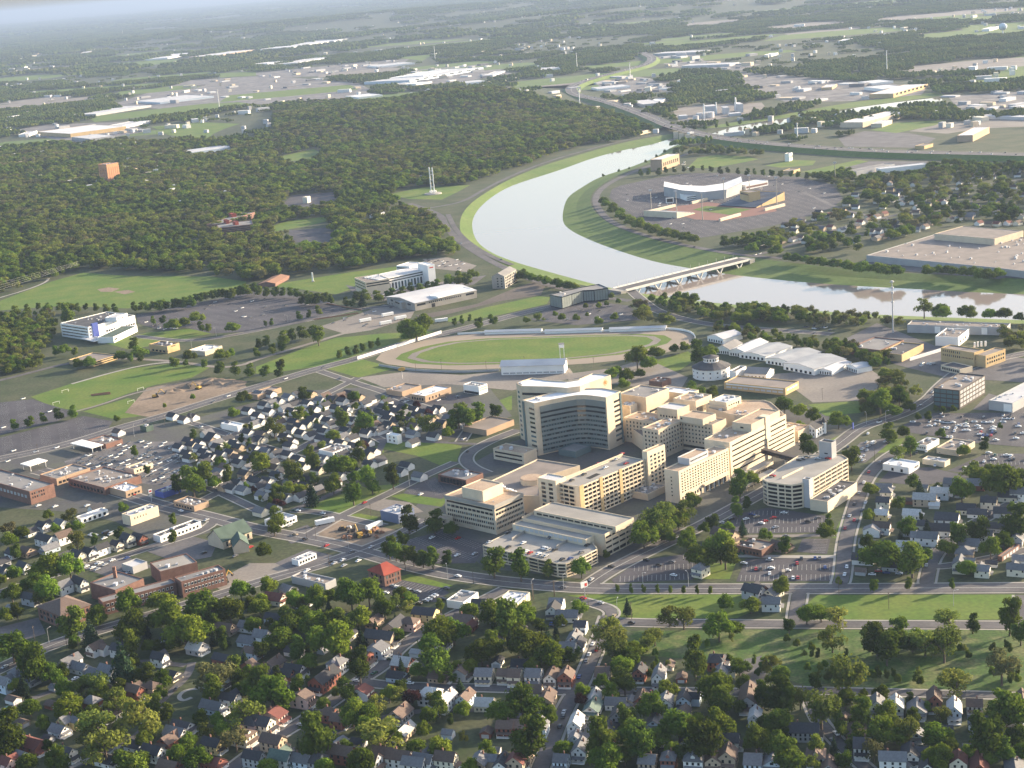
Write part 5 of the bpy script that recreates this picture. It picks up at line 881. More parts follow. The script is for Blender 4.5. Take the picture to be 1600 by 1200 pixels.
# ================================================================ houses
def house_kinds():
    K = {}
    def wins(L, specs):
        out = []
        for i, cols, rows, u0, u1, a, b, wf, hf in specs:
            A, B = Vector(L[i]), Vector(L[(i+1) % 4]); e = B-A; ln = e.length; d = e.normalized(); n = Vector((d.y, -d.x)); cw, ch = ln*(u1-u0)/cols, (b-a)/rows
            for r in range(rows):
                for c in range(cols):
                    p = A+d*(ln*u0+cw*(c+.5))+n*.03; out.append(((p.x, p.y, a+ch*(r+.5)), (wf, .14, hf), math.atan2(d.y, d.x)))
        return out
    def rectL(w_, l_): return [(-w_/2, -l_/2), (w_/2, -l_/2), (w_/2, l_/2), (-w_/2, l_/2)]
    def mk(k, w_, l_, h, rh, ridge, specs, porch=True, chim=True, hip=0.0, ell=None, dorm=False):
        L = rectL(w_, l_); a, b = gable_shape(L, h, rh, ridge, .45, hip); parts = [('wall', mesh('house_wall', *a, 'wall_w'), 'W'), ('roof', mesh('house_roof', *b, 'roof_d'), 'R')]
        if ell:
            x, y, ew, el = ell; M2 = [(x-ew/2, y-el/2), (x+ew/2, y-el/2), (x+ew/2, y+el/2), (x-ew/2, y+el/2)]; a, b = gable_shape(M2, h*.92, rh*.8, 0 if ew > el else 1, .35)
            parts += [('side_wing', mesh('house_ell', *a, 'wall_w'), 'W'), ('wing_roof', mesh('house_ell_roof', *b, 'roof_d'), 'R')]
        if porch:
            a = ([(-w_*.46, -l_/2-2.2, 2.7), (w_*.46, -l_/2-2.2, 2.7), (w_*.46, -l_/2, 3.35), (-w_*.46, -l_/2, 3.35), (-w_*.46, -l_/2-2.2, 2.5), (w_*.46, -l_/2-2.2, 2.5)], [(0, 1, 2, 3), (4, 5, 1, 0)])
            parts.append(('porch_roof', mesh('porch_roof', *a, 'roof_d'), 'R'))
            parts.append(('porch', mesh('porch', *merge(box(-w_*.44, w_*.44, -l_/2-2.1, -l_/2, 0, .5), *[box(x-.1, x+.1, -l_/2-2, -l_/2-1.8, .5, 2.6) for x in (-w_*.42, 0, w_*.42)]), 'white'), None))
        if chim: parts.append(('chimney', mesh('chimney', *box(w_*.12, w_*.12+.7, l_*.15, l_*.15+.7, h, h+rh+.9), 'brick'), None))
        if dorm:
            a, b = gable_shape([(-1, -l_*.42), (1, -l_*.42), (1, -l_*.1), (-1, -l_*.1)], h+1.9, .9, 1, .2); parts += [('dormer', mesh('dormer', *a, 'wall_w'), 'W'), ('dormer_roof', mesh('dormer_roof', *b, 'roof_d'), 'R')]
        K[k] = (parts, wins(L, specs), w_, l_)
    g1 = [(0, 2, 1, .1, .9, 3.6, 5, 1, 1.4), (0, 1, 1, .4, .6, 6.1, 7.1, .8, .9), (1, 3, 2, .08, .92, .7, 5.3, .95, 1.4), (2, 2, 2, .1, .9, .7, 5.3, .95, 1.4), (3, 3, 2, .08, .92, .7, 5.3, .95, 1.4), (0, 2, 1, .1, .9, .8, 2.2, 1.2, 1.5)]
    mk(0, 7.2, 11, 5.6, 3.2, 1, g1)
    mk(1, 8.4, 11.5, 3.4, 3.1, 1, [(0, 2, 1, .08, .92, .8, 2.3, 1.3, 1.4), (0, 1, 1, .35, .65, 4, 5.2, 1.5, 1.1), (1, 4, 1, .06, .94, .9, 2.3, 1, 1.2), (3, 4, 1, .06, .94, .9, 2.3, 1, 1.2)])
    mk(2, 7, 10, 5.4, 3.0, 1, g1, ell=(4.2, 2.0, 6.5, 5.6))
    mk(3, 9, 9.5, 5.8, 2.9, 1, [(0, 3, 2, .06, .94, .8, 5.6, 1.1, 1.4), (1, 3, 2, .06, .94, .8, 5.6, 1.1, 1.4), (3, 3, 2, .06, .94, .8, 5.6, 1.1, 1.4)], hip=3.6, dorm=True)
    mk(4, 5.6, 6.6, 2.6, 1.6, 1, [(0, 1, 1, .1, .9, .1, 2.2, 3.8, 2)], porch=False, chim=False)
    mk(5, 9.5, 16, 5.4, 3.2, 1, [(0, 3, 2, .06, .94, .8, 5.2, 1, 1.4), (1, 6, 2, .04, .96, .8, 5.2, 1, 1.4), (3, 6, 2, .04, .96, .8, 5.2, 1, 1.4)])
    mk(6, 8, 10.5, 5.4, 2.8, 0, [(0, 3, 2, .08, .92, .8, 5.2, 1, 1.5), (1, 2, 2, .1, .9, .8, 5.2, 1, 1.5), (3, 2, 2, .1, .9, .8, 5.2, 1, 1.5), (1, 1, 1, .4, .6, 5.8, 7, .9, 1)])
    return K
HK = house_kinds()
KN = ['gabled house', 'low bungalow', 'cross-gabled house', 'hip-roofed house', 'small garage', 'long duplex house', 'wide house']
HL = []   # px, py, wall, roof, kind, angle
def zz(ox, oy, s, grid=None):
    for e in s.split(';'):
        q = e.split(','); x, y = float(q[0])/4+ox, float(q[1])/4+oy; c = q[2] if len(q) > 2 and q[2] else 'wg'; k = int(q[3]) if len(q) > 3 and q[3] else None
        HL.append((x, y, c[0], c[1] if len(c) > 1 else 'g', k, float(q[4]) if len(q) > 4 else None))
zz(0, 900, '195,150,gd,0;75,195,wg,4;400,80,wg;500,60,wd;600,460,wn,2;440,550,wg,0;500,570,wg,1;600,600,pg,1;680,610,wg;120,620,wg;180,645,wg,1;30,690,pg;420,660,gg,4;340,680,gg,4;320,790,bn,4;1000,530,wd,2;1230,450,gl,1;1400,330,tn,1;1550,400,pg,1;1390,510,bd,1;1560,580,bn;1440,770,wd,2;1330,820,pg,1;840,730,bn,2;950,700,tn,3;580,810,bg,3;420,920,yg,2;370,960,wg,1;200,1060,br,5;120,1130,pg;50,1185,kr;1140,940,wd,1;1100,980,wg,1;1060,1020,bn,1;960,1115,wd;1330,1060,yd,0;1520,1010,cn;1570,940,kd;1330,1160,br,1;1060,1195,bn,1;1550,310,wg,1;1590,1150,gd;140,905,tn,4;700,860,cn,1;300,1000,gd,4;80,760,wn,4')
zz(400, 900, '40,400,wg;120,140,cr,1;200,80,gg,1;110,550,tn,1;60,590,cn,1;170,610,bd,1;240,590,wd,1;510,570,wg,3;430,660,bd,5;290,780,kn,6;110,880,kr,6;40,940,cd,0;110,1050,tn,0;160,1160,we,2;280,1170,pg,0;380,1170,gd;460,870,bn,3;520,910,bn,2;620,520,bn,5;760,470,pg,6;780,400,td,5;870,320,td,5;960,300,kn,3;1060,240,yd,5;740,280,tn,1;920,545,bl,1;880,620,pd,1;660,730,wr,6;930,965,tl,1;900,860,gn,1;1090,760,wl,3;1195,790,wl,0;1310,770,pn,0;1430,800,cl,1;1150,620,tn,1;1280,610,gn,6;1430,625,cg,6;1560,625,cn,6;1510,525,wd,4;1560,950,bn,6;1200,975,pg,4;1440,965,bn,4;520,1035,gg,4;640,1035,wd,4;540,1125,bn;800,1130,tn;900,1150,wn;1050,1170,wg;1190,1170,cn;1400,1170,tg;1540,1180,wd;1000,465,wl,4;1300,280,pn,1;1330,310,br,1;60,380,cg,4;990,1190,wg,0;700,1180,gn,0')
zz(800, 900, '280,185,wg,6;260,225,wd,0;345,245,wg,1;430,320,wd,6;390,390,pg,1;350,465,wg,6;415,420,wd,1;140,635,wg,6;250,635,wn,0;340,645,bn,0;20,635,cn,6;570,620,cn,6;800,610,bd,0;920,645,wg,0;980,545,cn,4;1280,540,bd,3;1310,600,cg,2;510,760,wl,1;505,820,we,1;650,790,wg,1;810,765,bn,1;960,790,wg,0;1080,775,pd,2;130,750,cn,0;220,780,tn,0;400,930,wl,0;490,930,gg,4;400,1030,pg,2;430,1095,wg,0;310,1160,pg,6;180,960,pg,0;40,940,bn,6;90,1135,tn,0;30,1175,tr,0;600,975,bd,1;850,1165,tg,6;980,1160,bg,3;1140,1165,wg,3;1260,1160,tn,0;1350,1150,tn,0;1510,1170,pg,6;1520,885,wl,0;890,905,pg,1;1480,775,gn,5;1060,620,rn,4;740,770,cg,4;640,640,nn,4')
zz(1200, 900, '30,100,cg,1;20,180,wg,0;680,815,wg,0;800,825,wl,0;930,835,wg,1;1040,790,bn,0;1165,850,pl,0;1290,810,gn,6;480,880,nn,4;590,1080,wd,6;890,1125,wd,2;780,1165,wg,0;550,965,bn,1;220,980,gd,5;300,1140,gn,3;60,850,gd,4;1190,1175,cr,0;1320,1185,br,1;30,1165,pg,1;380,1185,gn,1;1540,1195,pg,1;1000,1185,wd,1;1590,800,on,0')
zz(1200, 600, '740,690,cg,3;720,745,cd,2;710,820,yl,2;650,920,wg,6;710,905,wn,0;980,730,tl,5;1075,690,pl,2;1040,745,wl,4;900,810,wl,1;1120,860,wd,5;1300,630,bg,1;1240,780,cd,1;1380,750,cd,2;1310,800,wd,1;940,970,wg,2;1000,975,wg,0;870,1010,wl,1;1070,910,wd,1;1260,1000,wg,1;1230,1070,tg,3;1350,950,wg,0;1430,890,gd,1;1520,630,cd,1;1200,1140,cg,2;1340,1170,cg,2;1560,1165,cg,2;580,1160,gn,4;80,1010,nn,1;1150,610,gg,1;1590,580,gg,1;1590,1090,pg,1;1500,700,cd,1;880,720,bn,4;1480,800,gd,1;1560,700,wg,0')
zz(800, 600, '1180,1170,cg,3;1330,960,tn,5;1510,1310,gd,2;1540,1300,bd,0;1470,1010,bn,1')
zz(0, 600, '1080,200,gd,3;1150,220,wn,0;1205,205,wn,0;1330,325,wd;1420,345,wl,1;1120,395,wl,0;1200,380,cd,0;1240,370,wd;1310,350,td,1;1380,440,wd,0;1440,430,td,0;1490,395,td,0;1320,455,bd,0;1290,460,wd,1;1410,520,wn,1;1490,490,wd,1;1370,550,wg,1;1480,620,wl,4;1530,560,td,1;1550,165,wd,0;1560,365,wd,0;1590,250,pg,1;270,895,wd,2;190,920,wd,1;380,870,gg,3;400,970,wn,0;290,985,wd,5;310,1025,pg,1;170,1045,tn,1;80,1055,wd,1;60,1170,wd,0;150,1150,wd,0;490,1085,cd,0;560,1065,wd,2;640,1040,wd,0;730,1010,cd,2;800,985,cd,0;870,970,bd,0;400,1100,yd,0;10,1110,gd,1;600,775,wd,0;740,300,bn,5;20,1185,wd,0;1350,370,wg,4;1250,400,wg,1;1450,650,gd,1;1560,470,wd,1;1520,660,wg,1;1420,250,wg,1;1340,610,gd,4;1410,640,td,4;1590,600,wd,1;1560,520,gg,1')
zz(400, 600, '10,350,cd;50,130,wd;100,120,wg;140,105,wd;200,80,wg;240,130,wd;320,120,wd;360,155,wd,1;400,100,pg;430,135,wd,1;530,75,tn,5;560,160,bd,0;610,135,wd,1;680,120,wd,0;710,100,wd,1;430,195,bd,0;390,205,bd,0;350,225,wd,1;320,250,cd,0;270,265,wd,0;220,280,kd,0;30,235,wd,1;30,345,cd,0;100,415,td,1;130,435,bd,1;210,385,pl,2;260,470,wl,1;290,510,wd,1;340,320,wd,0;410,340,wd,3;420,295,wd,0;480,95,td,1;540,105,wd,1;600,225,wd,0;660,190,wd,0;700,185,wd,0;770,175,wd,0;820,190,wd,0;840,145,wd,0;800,145,wd,0;1010,195,wd,0;1050,178,wd,0;1100,165,wd,0;1140,155,wd,0;690,305,wl,2;735,295,wd,0;770,290,wd,0;800,275,wd,0;830,255,td,0;600,340,wl,3;540,330,wg,1;880,230,wd,0;940,225,wd,0;980,310,wg,6;1160,245,td,0;1110,325,wl,4;980,365,wl,4;690,440,cd,6;730,420,bd,6;710,500,wd,0;770,480,wd,0;940,510,wd,3;900,545,wd,1;620,545,wd,0;520,575,wg,4;330,600,td,5;100,495,wd,0;70,605,wd,0;10,610,wd,0;130,570,gd,2;170,545,gd,0;280,700,wd,0;180,710,wd,2;110,775,bd,0;30,795,cg,6;40,695,wg,2;420,465,wg,1;1020,575,wg,4;480,400,wg,1;380,470,wd,1;560,290,wd,1;640,260,td,0;470,250,wd,1;180,330,wd,1;150,210,wd,1;90,60,wn,0;260,60,wd,1;20,60,pg,0;340,60,td,1;580,60,wd,1;640,80,td,1;880,170,td,1;920,150,wd,4;740,215,wd,1;500,150,wd,1;180,150,wg,1;80,170,wd,1;70,290,wd,0;140,300,gd,1;200,440,gd,1;60,420,wg,0;10,440,td,1;370,390,wd,4')
def gridang(x, y):
    if y > 930 and x > 740: return 75
    if y > 930: return 52+ (x/740)*14
    if x > 1290: return 66
    return 47
HOUSES = []
rgh = random.Random(11)
for x, y, wc, rc, k, an in HL:
    wc = wc if wc in WALLC else 'b'; rc = rc if rc in ROOFC else 'n'
    if k is None: k = rgh.choice((0, 0, 2, 6, 3))
    p = G(x, y, 3); g = gridang(x, y)
    if an is None:
        front = rgh.random()
        an = g-90 if (x > 740 and y > 930 and front < .6) else (g if front < .75 else g-90)
        if k in (6,): an = g-90 if x > 740 and y > 930 else g
    sc = rgh.uniform(.92, 1.08)*(.82 if y < 820 and x < 800 else .97)
    HOUSES.append((p.x, p.y, math.radians(an+rgh.uniform(-2, 2)), wc, rc, k, sc, x, y))
# smaller infill houses on the same street grid
for poly, sp, n_ in (([(275, 700), (480, 622), (640, 628), (725, 655), (600, 688), (560, 745), (440, 795), (290, 745)], 12.5, 95), ([(0, 1060), (300, 960), (560, 940), (800, 960), (900, 1080), (860, 1200), (0, 1200)], 15, 34), ([(1340, 770), (1600, 745), (1600, 905), (1330, 905)], 15, 14), ([(910, 1100), (1600, 1100), (1600, 1200), (870, 1200)], 15, 14), ([(1150, 388), (1250, 345), (1330, 302), (1440, 278), (1600, 268), (1600, 345), (1480, 348), (1350, 390)], 15, 85)):
    W2 = [(G(*p).x, G(*p).y) for p in poly]; x0, x1, y0, y1 = min(p[0] for p in W2), max(p[0] for p in W2), min(p[1] for p in W2), max(p[1] for p in W2); c_ = 0
    for _ in range(6000):
        if c_ >= n_: break
        a, b = rgh.uniform(x0, x1), rgh.uniform(y0, y1)
        if pip(W2, a, b) and all((a-q[0])**2+(b-q[1])**2 > sp*sp for q in HOUSES) and not on_road(a, b, 6) and not in_area(a, b, AREAS, 3) and not in_area(a, b, BL, 7):
            X = PX((a, b, 3)); HOUSES.append((a, b, math.radians(gridang(X[0], X[1])-rgh.choice((0, 0, 90))), rgh.choice('wwwwctgp'), rgh.choice('dddgn'), rgh.choice((0, 1, 1, 4)), rgh.uniform(.8, .95), X[0], X[1])); c_ += 1
# rows of small houses beyond the river
for q in ([(350, 145), (500, 112)], [(560, 192), (660, 152), (740, 130)], [(820, 245), (960, 215), (1060, 190)], [(60, 305), (230, 280)], [(430, 245), (560, 205)], [(900, 95), (1140, 42)], [(1130, 175), (1210, 160)], [(1280, 190), (1480, 200), (1590, 190)], [(300, 240), (420, 215)], [(620, 260), (780, 225)], [(100, 210), (240, 170)], [(700, 60), (860, 30)], [(640, 290), (760, 280)]):
    P = [G(*Z4(1200, 300, *a), 3) for a in q]
    for a, b in zip(P, P[1:]):
        n = max(2, int((b-a).length/13))
        for i in range(n):
            c = a.lerp(b, (i+.5)/n); c += Vector((rgh.uniform(-3, 3), rgh.uniform(-8, 8), 0)); X = PX(c); HOUSES.append((c.x, c.y, math.radians(rgh.choice((40, -50))+rgh.uniform(-4, 4)), rgh.choice('wwwcwt'), rgh.choice('nndgr'), 1, .95, X[0], X[1]))
HOUSES.sort(key=lambda q: -q[6]/math.hypot(q[0], q[1]))
TYPED = {}
def put_house(i, q):
    x, y, rz, wc, rc, k, sc, px, py = q; parts, wn, w_, l_ = HK[k]
    root = bpy.data.objects.new('house' if k != 4 else 'garage', None); link(root); root.location = (x, y, 0); root.rotation_euler[2] = rz; hs = random.Random(int(px*7+py)); root.scale = (sc*hs.uniform(.86, 1.14), sc*hs.uniform(.84, 1.2), sc*hs.uniform(.88, 1.12))
    for nm, me_, slot in parts:
        if i > 150 and nm in ('porch', 'chimney', 'dormer', 'dormer_roof'): continue
        o = bpy.data.objects.new(nm, me_); link(o, root)
        if slot: o.material_slots[0].link = 'OBJECT'; o.material_slots[0].material = M[('wall_' if slot == 'W' else 'roof_')+(wc if slot == 'W' else rc)]
    for j, (loc, s, a) in enumerate(wn):
        if i > 110 and j % 2: continue
        o = bpy.data.objects.new('door' if k == 4 else 'window', unit('pale_roof' if k == 4 else 'glass')); o.location = loc; o.scale = s; o.rotation_euler[2] = a; link(o, root)
    reg(root, f'{WN[wc]} {KN[k]} with {RN[rc]} roof', (px, py), 'garage' if k == 4 else 'house', 'garages among the houses' if k == 4 else 'houses in the streets')
HP = []
far = []
for i, q in enumerate(HOUSES):
    HP.append((q[0], q[1]))
    if i < 295: put_house(i, q)
    else: far.append(q)
sv, sf, smi = [], [], []
mk_ = ['wall_w', 'wall_c', 'wall_t', 'roof_d', 'roof_n', 'roof_g', 'roof_r', 'pale_roof', 'grey', 'stone']
for x, y, rz, wc, rc, k, sc, px, py in far:
    ca, sa = math.cos(rz), math.sin(rz); L = [(x+ca*a-sa*b, y+sa*a+ca*b) for a, b in ((-4, -5), (4, -5), (4, 5), (-4, 5))]; A, B = gable_shape(L, 3.4, 2.8, 1, .4)
    for sh, mi in ((A, {'w': 0, 'c': 1, 't': 2}.get(wc, 0)), (B, {'d': 3, 'n': 4, 'g': 5, 'r': 6}.get(rc, 3))):
        n = len(sv); sv += sh[0]; sf += [tuple(j+n for j in t) for t in sh[1]]; smi += [mi]*len(sh[1])
# ================================================================ trees
leafmat('leaf_mid', (.074, .128, .014), (.112, .165, .022)); leafmat('leaf_dark', (.056, .098, .014), (.085, .128, .02)); leafmat('leaf_pale', (.105, .145, .024), (.135, .165, .038), .35); leafmat('leaf_dry', (.098, .106, .04), (.13, .132, .055), .3); leafmat('leaf_fir', (.022, .042, .022), (.035, .06, .03), .1); leafmat('leaf_purple', (.05, .02, .02), (.07, .03, .025), .25)
leafmat('leaf_far', (.062, .102, .018), (.108, .142, .028), .3, .3)
def crown(seed, kind):
    rg = random.Random(seed); v, f = [], []
    lobes = []
    if kind == 'fir':
        for k in range(9): t = k/8; lobes.append((Vector((0, 0, 2+t*10.5)), 3.1*(1-t)+.35, .55))
    else:
        n = dict(broad=24, tall=19, thin=18)[kind]
        for k in range(n):
            a = rg.uniform(0, 6.283); t = rg.random(); r_ = math.sqrt(rg.random())
            if kind == 'broad': c = Vector((r_*4.2*math.cos(a), r_*4.2*math.sin(a), 3.7+5.8*(1-r_*r_*.6)*t+rg.uniform(-.5, .5))); s = rg.uniform(1.5, 2.5)
            elif kind == 'tall': c = Vector((r_*2.6*math.cos(a), r_*2.6*math.sin(a), 3.0+8.4*t)); s = rg.uniform(1.4, 2.4)*(1.1-.4*t)
            else: c = Vector((r_*4.0*math.cos(a), r_*4.0*math.sin(a), 3.8+5.6*t)); s = rg.uniform(1.2, 2.1)
            lobes.append((c, s, .85))
    for c, s, sq in lobes:
        if kind != 'thin':   # an opaque heart of twigs and leaves
            n0 = len(v)
            for p in ((0, 0, 1), (.9, 0, .45), (.28, .85, .45), (-.73, .53, .45), (-.73, -.53, .45), (.28, -.85, .45), (.73, .53, -.45), (-.28, .85, -.45), (-.9, 0, -.45), (-.28, -.85, -.45), (.73, -.53, -.45), (0, 0, -1)): v.append(tuple(c+Vector((p[0], p[1], p[2]*sq))*s*.68*rg.uniform(.8, 1.12)))
            for t in ((0, 1, 2), (0, 2, 3), (0, 3, 4), (0, 4, 5), (0, 5, 1), (1, 6, 2), (2, 7, 3), (3, 8, 4), (4, 9, 5), (5, 10, 1), (2, 6, 7), (3, 7, 8), (4, 8, 9), (5, 9, 10), (1, 10, 6), (11, 7, 6), (11, 8, 7), (11, 9, 8), (11, 10, 9), (11, 6, 10)): f.append(tuple(i+n0 for i in t))
        m = int((105 if kind != 'thin' else 74)*(s/2)**1.6)+18
        for _ in range(m):
            z = rg.uniform(-.7, 1); a = rg.uniform(0, 6.283); q = math.sqrt(1-z*z); d = Vector((q*math.cos(a), q*math.sin(a), z))
            p = c+Vector((d.x, d.y, d.z*sq))*s*rg.uniform(.66, 1.12+.25*rg.random()**3); nn_ = (d+Vector((rg.gauss(0, .5), rg.gauss(0, .5), rg.gauss(0, .5)))).normalized(); e = nn_.orthogonal().normalized(); e.rotate(Matrix.Rotation(rg.uniform(0, 6.28), 3, nn_)); g = nn_.cross(e); h = rg.uniform(.24, .54)
            n0 = len(v); v += [tuple(p-e*h), tuple(p+g*h*.8), tuple(p+e*h), tuple(p-g*h*.8)]; f.append((n0, n0+1, n0+2, n0+3))
    return v, f
def trunk(seed, kind):
    rg = random.Random(seed); sh = [tube(0, 0, -.3, 6.5 if kind != 'fir' else 11, .38, .2, 6)]
    if kind != 'fir':
        for k in range(5):
            a = k*1.256+rg.uniform(-.4, .4); z = rg.uniform(3, 5.5); sh.append(bar((0, 0, z), (math.cos(a)*rg.uniform(1.8, 3), math.sin(a)*rg.uniform(1.8, 3), z+rg.uniform(2, 3.6)), .14, 4))
    return merge(*sh)
TK = [('broad', 'leaf_mid', 'leafy broad green tree'), ('tall', 'leaf_dark', 'dark green rounded tree'), ('thin', 'leaf_pale', 'pale yellow-green tree'), ('thin', 'leaf_dry', 'brownish half-bare tree'), ('fir', 'leaf_fir', 'dark pointed conifer'), ('broad', 'leaf_purple', 'purple-leaved tree')]
TM = []
for k, (shape, lm, nm) in enumerate(TK):
    for s in range(2 if k < 4 else 1):
        cv, cf = crown(100+k*7+s, shape); me_ = mesh('crown', cv, cf, MATS[lm]); tm_ = mesh('trunk', *trunk(k*3+s, shape), 'wood'); TM.append((k, me_, tm_, max(math.hypot(p[0], p[1]) for p in cv), max(p[2] for p in cv)))
TREES = []   # x, y, scale, mesh index
rgt = random.Random(21)
def add_tree(px, py, rpx, kind):
    """crown centre and radius as surveyed in the photograph -> a real tree standing on the ground"""
    d = G(px, py, 6); k = math.hypot(d.y, CAM_H)*1.0/FOC; R_ = rpx*k
    c = [i for i, t in enumerate(TM) if t[0] == kind]; i = rgt.choice(c); s = max(.35, min(2.1, R_/TM[i][3]*(1.55 if kind in (2, 3) else 1.34))); p = G(px, py, TM[i][4]*.58*s)
    TREES.append((p.x, p.y, s, i))
def tz(ox, oy, s, kd=0, kr=None):
    for e in s.split(';'):
        q = e.split(','); add_tree(ox+float(q[0])/4, oy+float(q[1])/4, float(q[2])/4, int(q[3]) if len(q) > 3 else kd)
tz(0, 900, '70,420,100;200,540,110;300,580,80;590,640,70,2;760,530,80,4;900,590,55,1;820,290,110;1050,250,100;1150,330,110;1210,300,100;1260,160,110;1430,190,90;600,230,70;440,280,80,1;800,170,75;1000,130,75;430,790,90;720,750,80,2;950,790,60,1;1040,830,50,1;1340,600,95,3;1450,570,60,1;1560,670,70;1330,700,60,1;860,880,110,2;600,900,90,2;570,980,80,2;650,1050,100,2;900,1020,50;960,940,50,2;740,960,40,2;350,1130,90;820,1140,90,1;40,980,90,1;20,1050,60,1;1250,880,50;1360,900,40;1280,970,50,2;1180,1030,60;1100,1100,60;1230,1130,70;1470,1010,60,3;1530,850,80,2;560,340,50,4;300,80,70;70,100,60;220,30,60;170,1160,60;1390,950,50;820,410,60,1;1500,80,60;1570,160,50;480,860,40;130,480,50,1;1000,730,40;1080,420,50')
tz(400, 900, '80,50,60;240,120,70;370,130,75;280,220,80;350,280,80;590,110,90;700,90,85;800,180,75;640,250,70;140,350,95;480,260,70,1;480,400,110;380,370,70;320,520,60;90,700,120;20,640,60,1;560,690,60,1;600,850,80;690,860,80;790,950,105,2;750,790,60,2;830,720,60;890,740,45,2;980,750,60,5;900,670,45,1;1010,570,60;1110,480,105,1;1150,340,110;1230,320,90;1400,430,105;1480,210,90;1560,250,80,1;1550,330,60;380,1000,120,1;1080,860,60;1100,770,40,2;1290,830,50;1540,830,80;990,1050,60;1050,960,45;1150,1060,85;660,1150,90;430,1180,60;70,1170,60;500,730,30;420,800,40;1275,690,40,4;1160,640,25,1;1230,640,25,1;1440,1090,60;1340,1190,50;640,550,70,1;880,360,50;20,180,60;200,250,60,1;560,300,60;30,430,50,1;260,440,60,1;1330,560,50;1490,420,60,1')
tz(800, 900, '60,260,70;180,290,40,1;100,400,110;230,480,90;420,190,55;600,330,80,2;630,400,70,2;710,480,70;780,440,60;690,540,80;890,360,50,2;980,230,60,2;1070,240,60,2;1290,310,80;1370,300,60;1140,510,80,1;1490,160,60;1340,160,50;720,190,30,4;700,640,60,1;560,660,45;440,710,50;60,790,100;230,860,60;100,1000,100,1;430,780,40,5;720,860,60,1;870,820,80;560,1010,90,1;580,1130,100;740,960,80,1;800,1000,100,1;910,1000,80;1040,920,105;1200,1000,105,1;1300,910,90;1150,900,60;1260,680,115;1310,760,80,1;1420,550,60;1450,670,55;1560,730,60,1;1540,1000,80;1580,920,50;550,910,30,4;1570,560,30,1;1480,1050,40;1080,1060,60,1;1000,1080,50;700,1080,60,1;1420,820,40')
tz(1200, 900, '80,50,60;440,40,18;660,60,30,1;880,50,25,1;1150,60,20,1;240,230,60;330,220,60;440,240,60,2;130,290,40,1;400,380,70,2;490,620,100,2;430,600,50,2;290,640,40,1;680,370,80,1;800,360,70,1;740,420,80,1;950,380,60;1100,400,90,2;1130,250,60,2;1280,290,40,1;1510,250,70,1;1580,330,60,1;1180,640,80,2;1460,560,80,3;1460,770,120,1;1560,850,90;1400,900,60,1;40,700,90,1;20,560,50,2;80,600,50;60,900,80;330,830,90,2;480,760,60;580,830,70,1;730,960,100;860,960,70,2;1060,970,100;1130,1050,50;1370,1000,100,1;1250,1090,60;1380,1130,50;1560,970,80;1060,1130,80;660,1090,50,3;450,930,50,1;130,1090,90,1;300,1050,60,1;40,1060,60,1;470,1130,50,1;520,1030,40,1;990,830,30;200,760,50,2;110,770,60,1;280,1170,40,2;1480,1080,60,1;1590,1080,60')
tz(1200, 600, '100,110,60;190,150,50;280,180,50;440,210,60;700,90,110;620,140,50;820,60,60;780,150,50;880,130,40;750,280,50,1;850,290,40;820,420,45,2;890,360,50,1;640,650,45;1310,540,55,1;1460,590,105;1210,650,75;1540,830,90,1;1470,960,60;1390,1020,60;1310,880,70,1;1190,920,60,1;1120,1000,60;710,1030,120;620,980,50;900,1060,90,1;960,1040,60,1;360,910,55;380,860,30,1;100,1000,40,1;870,880,60;1350,370,30,1;1220,410,40;250,370,50,1;1050,160,18;1090,165,18;1160,160,20;1000,200,25;940,210,20;1080,310,30;520,450,50,1;1450,270,15;200,260,30;1560,560,50;1590,640,50')
tz(800, 600, '1130,710,55;850,840,85,2;900,860,85,0;960,820,85,2;1020,810,75,0;1080,790,55,2;820,930,85;860,880,70,0;930,880,70,2;990,850,60;1040,840,50,2;1120,730,50;1100,930,50;1090,980,60;980,950,40;1200,900,35;1250,850,40,1;1400,770,40,1;1470,740,30,1;1440,890,30,4;1340,900,50;1300,1000,100;1180,1050,90;1330,1060,80;1580,940,40;430,1140,60;220,1140,40,1;590,1070,25;50,1130,60,1;1420,620,60,1;1500,580,50;1150,50,50,1;1250,40,40')
tz(400, 600, '110,260,55,2;30,480,60;260,170,40,1;300,40,40,1;480,310,45;520,480,90;350,470,50,1;680,230,60;540,220,45,1;1080,250,50,2;1260,170,90,1;1380,160,50,1;1220,240,40,1;1200,300,35;230,540,55,1;210,640,50;130,650,40;480,620,60;600,650,60,1;680,570,60;720,600,50,1;850,570,50,1;640,420,40,1;950,830,60,1;1110,830,60,1;1220,900,45;920,960,35,1;830,1020,45,1;870,1030,45,1;920,1050,45,1;980,1060,45,1;1040,1070,45,1;1100,1080,45,1;1190,1080,35,1;1480,1090,70,1;50,1030,50;345,680,40,4;130,820,50,1;110,880,40,1;800,100,25;900,200,30,1;1500,150,40,1;1320,200,50,1')
tz(0, 600, '1520,70,45;1460,170,40;1200,590,80,1;1110,600,50,1;1250,540,60,1;1340,610,40;1420,560,40,1;1590,450,40;770,770,35;440,810,45,2;300,820,30;130,920,45;430,900,25;60,960,50;40,900,40,3;290,1120,110;430,1130,80;480,990,50,2;1080,850,25,1;1080,950,30,1;740,930,30,1;590,970,25,1;920,540,20,1;840,420,25,1;100,1050,30;365,180,30,1;270,210,22,1;180,230,28,1;90,250,25,1;450,165,30,1;730,220,20;1030,140,12;1205,85,15')
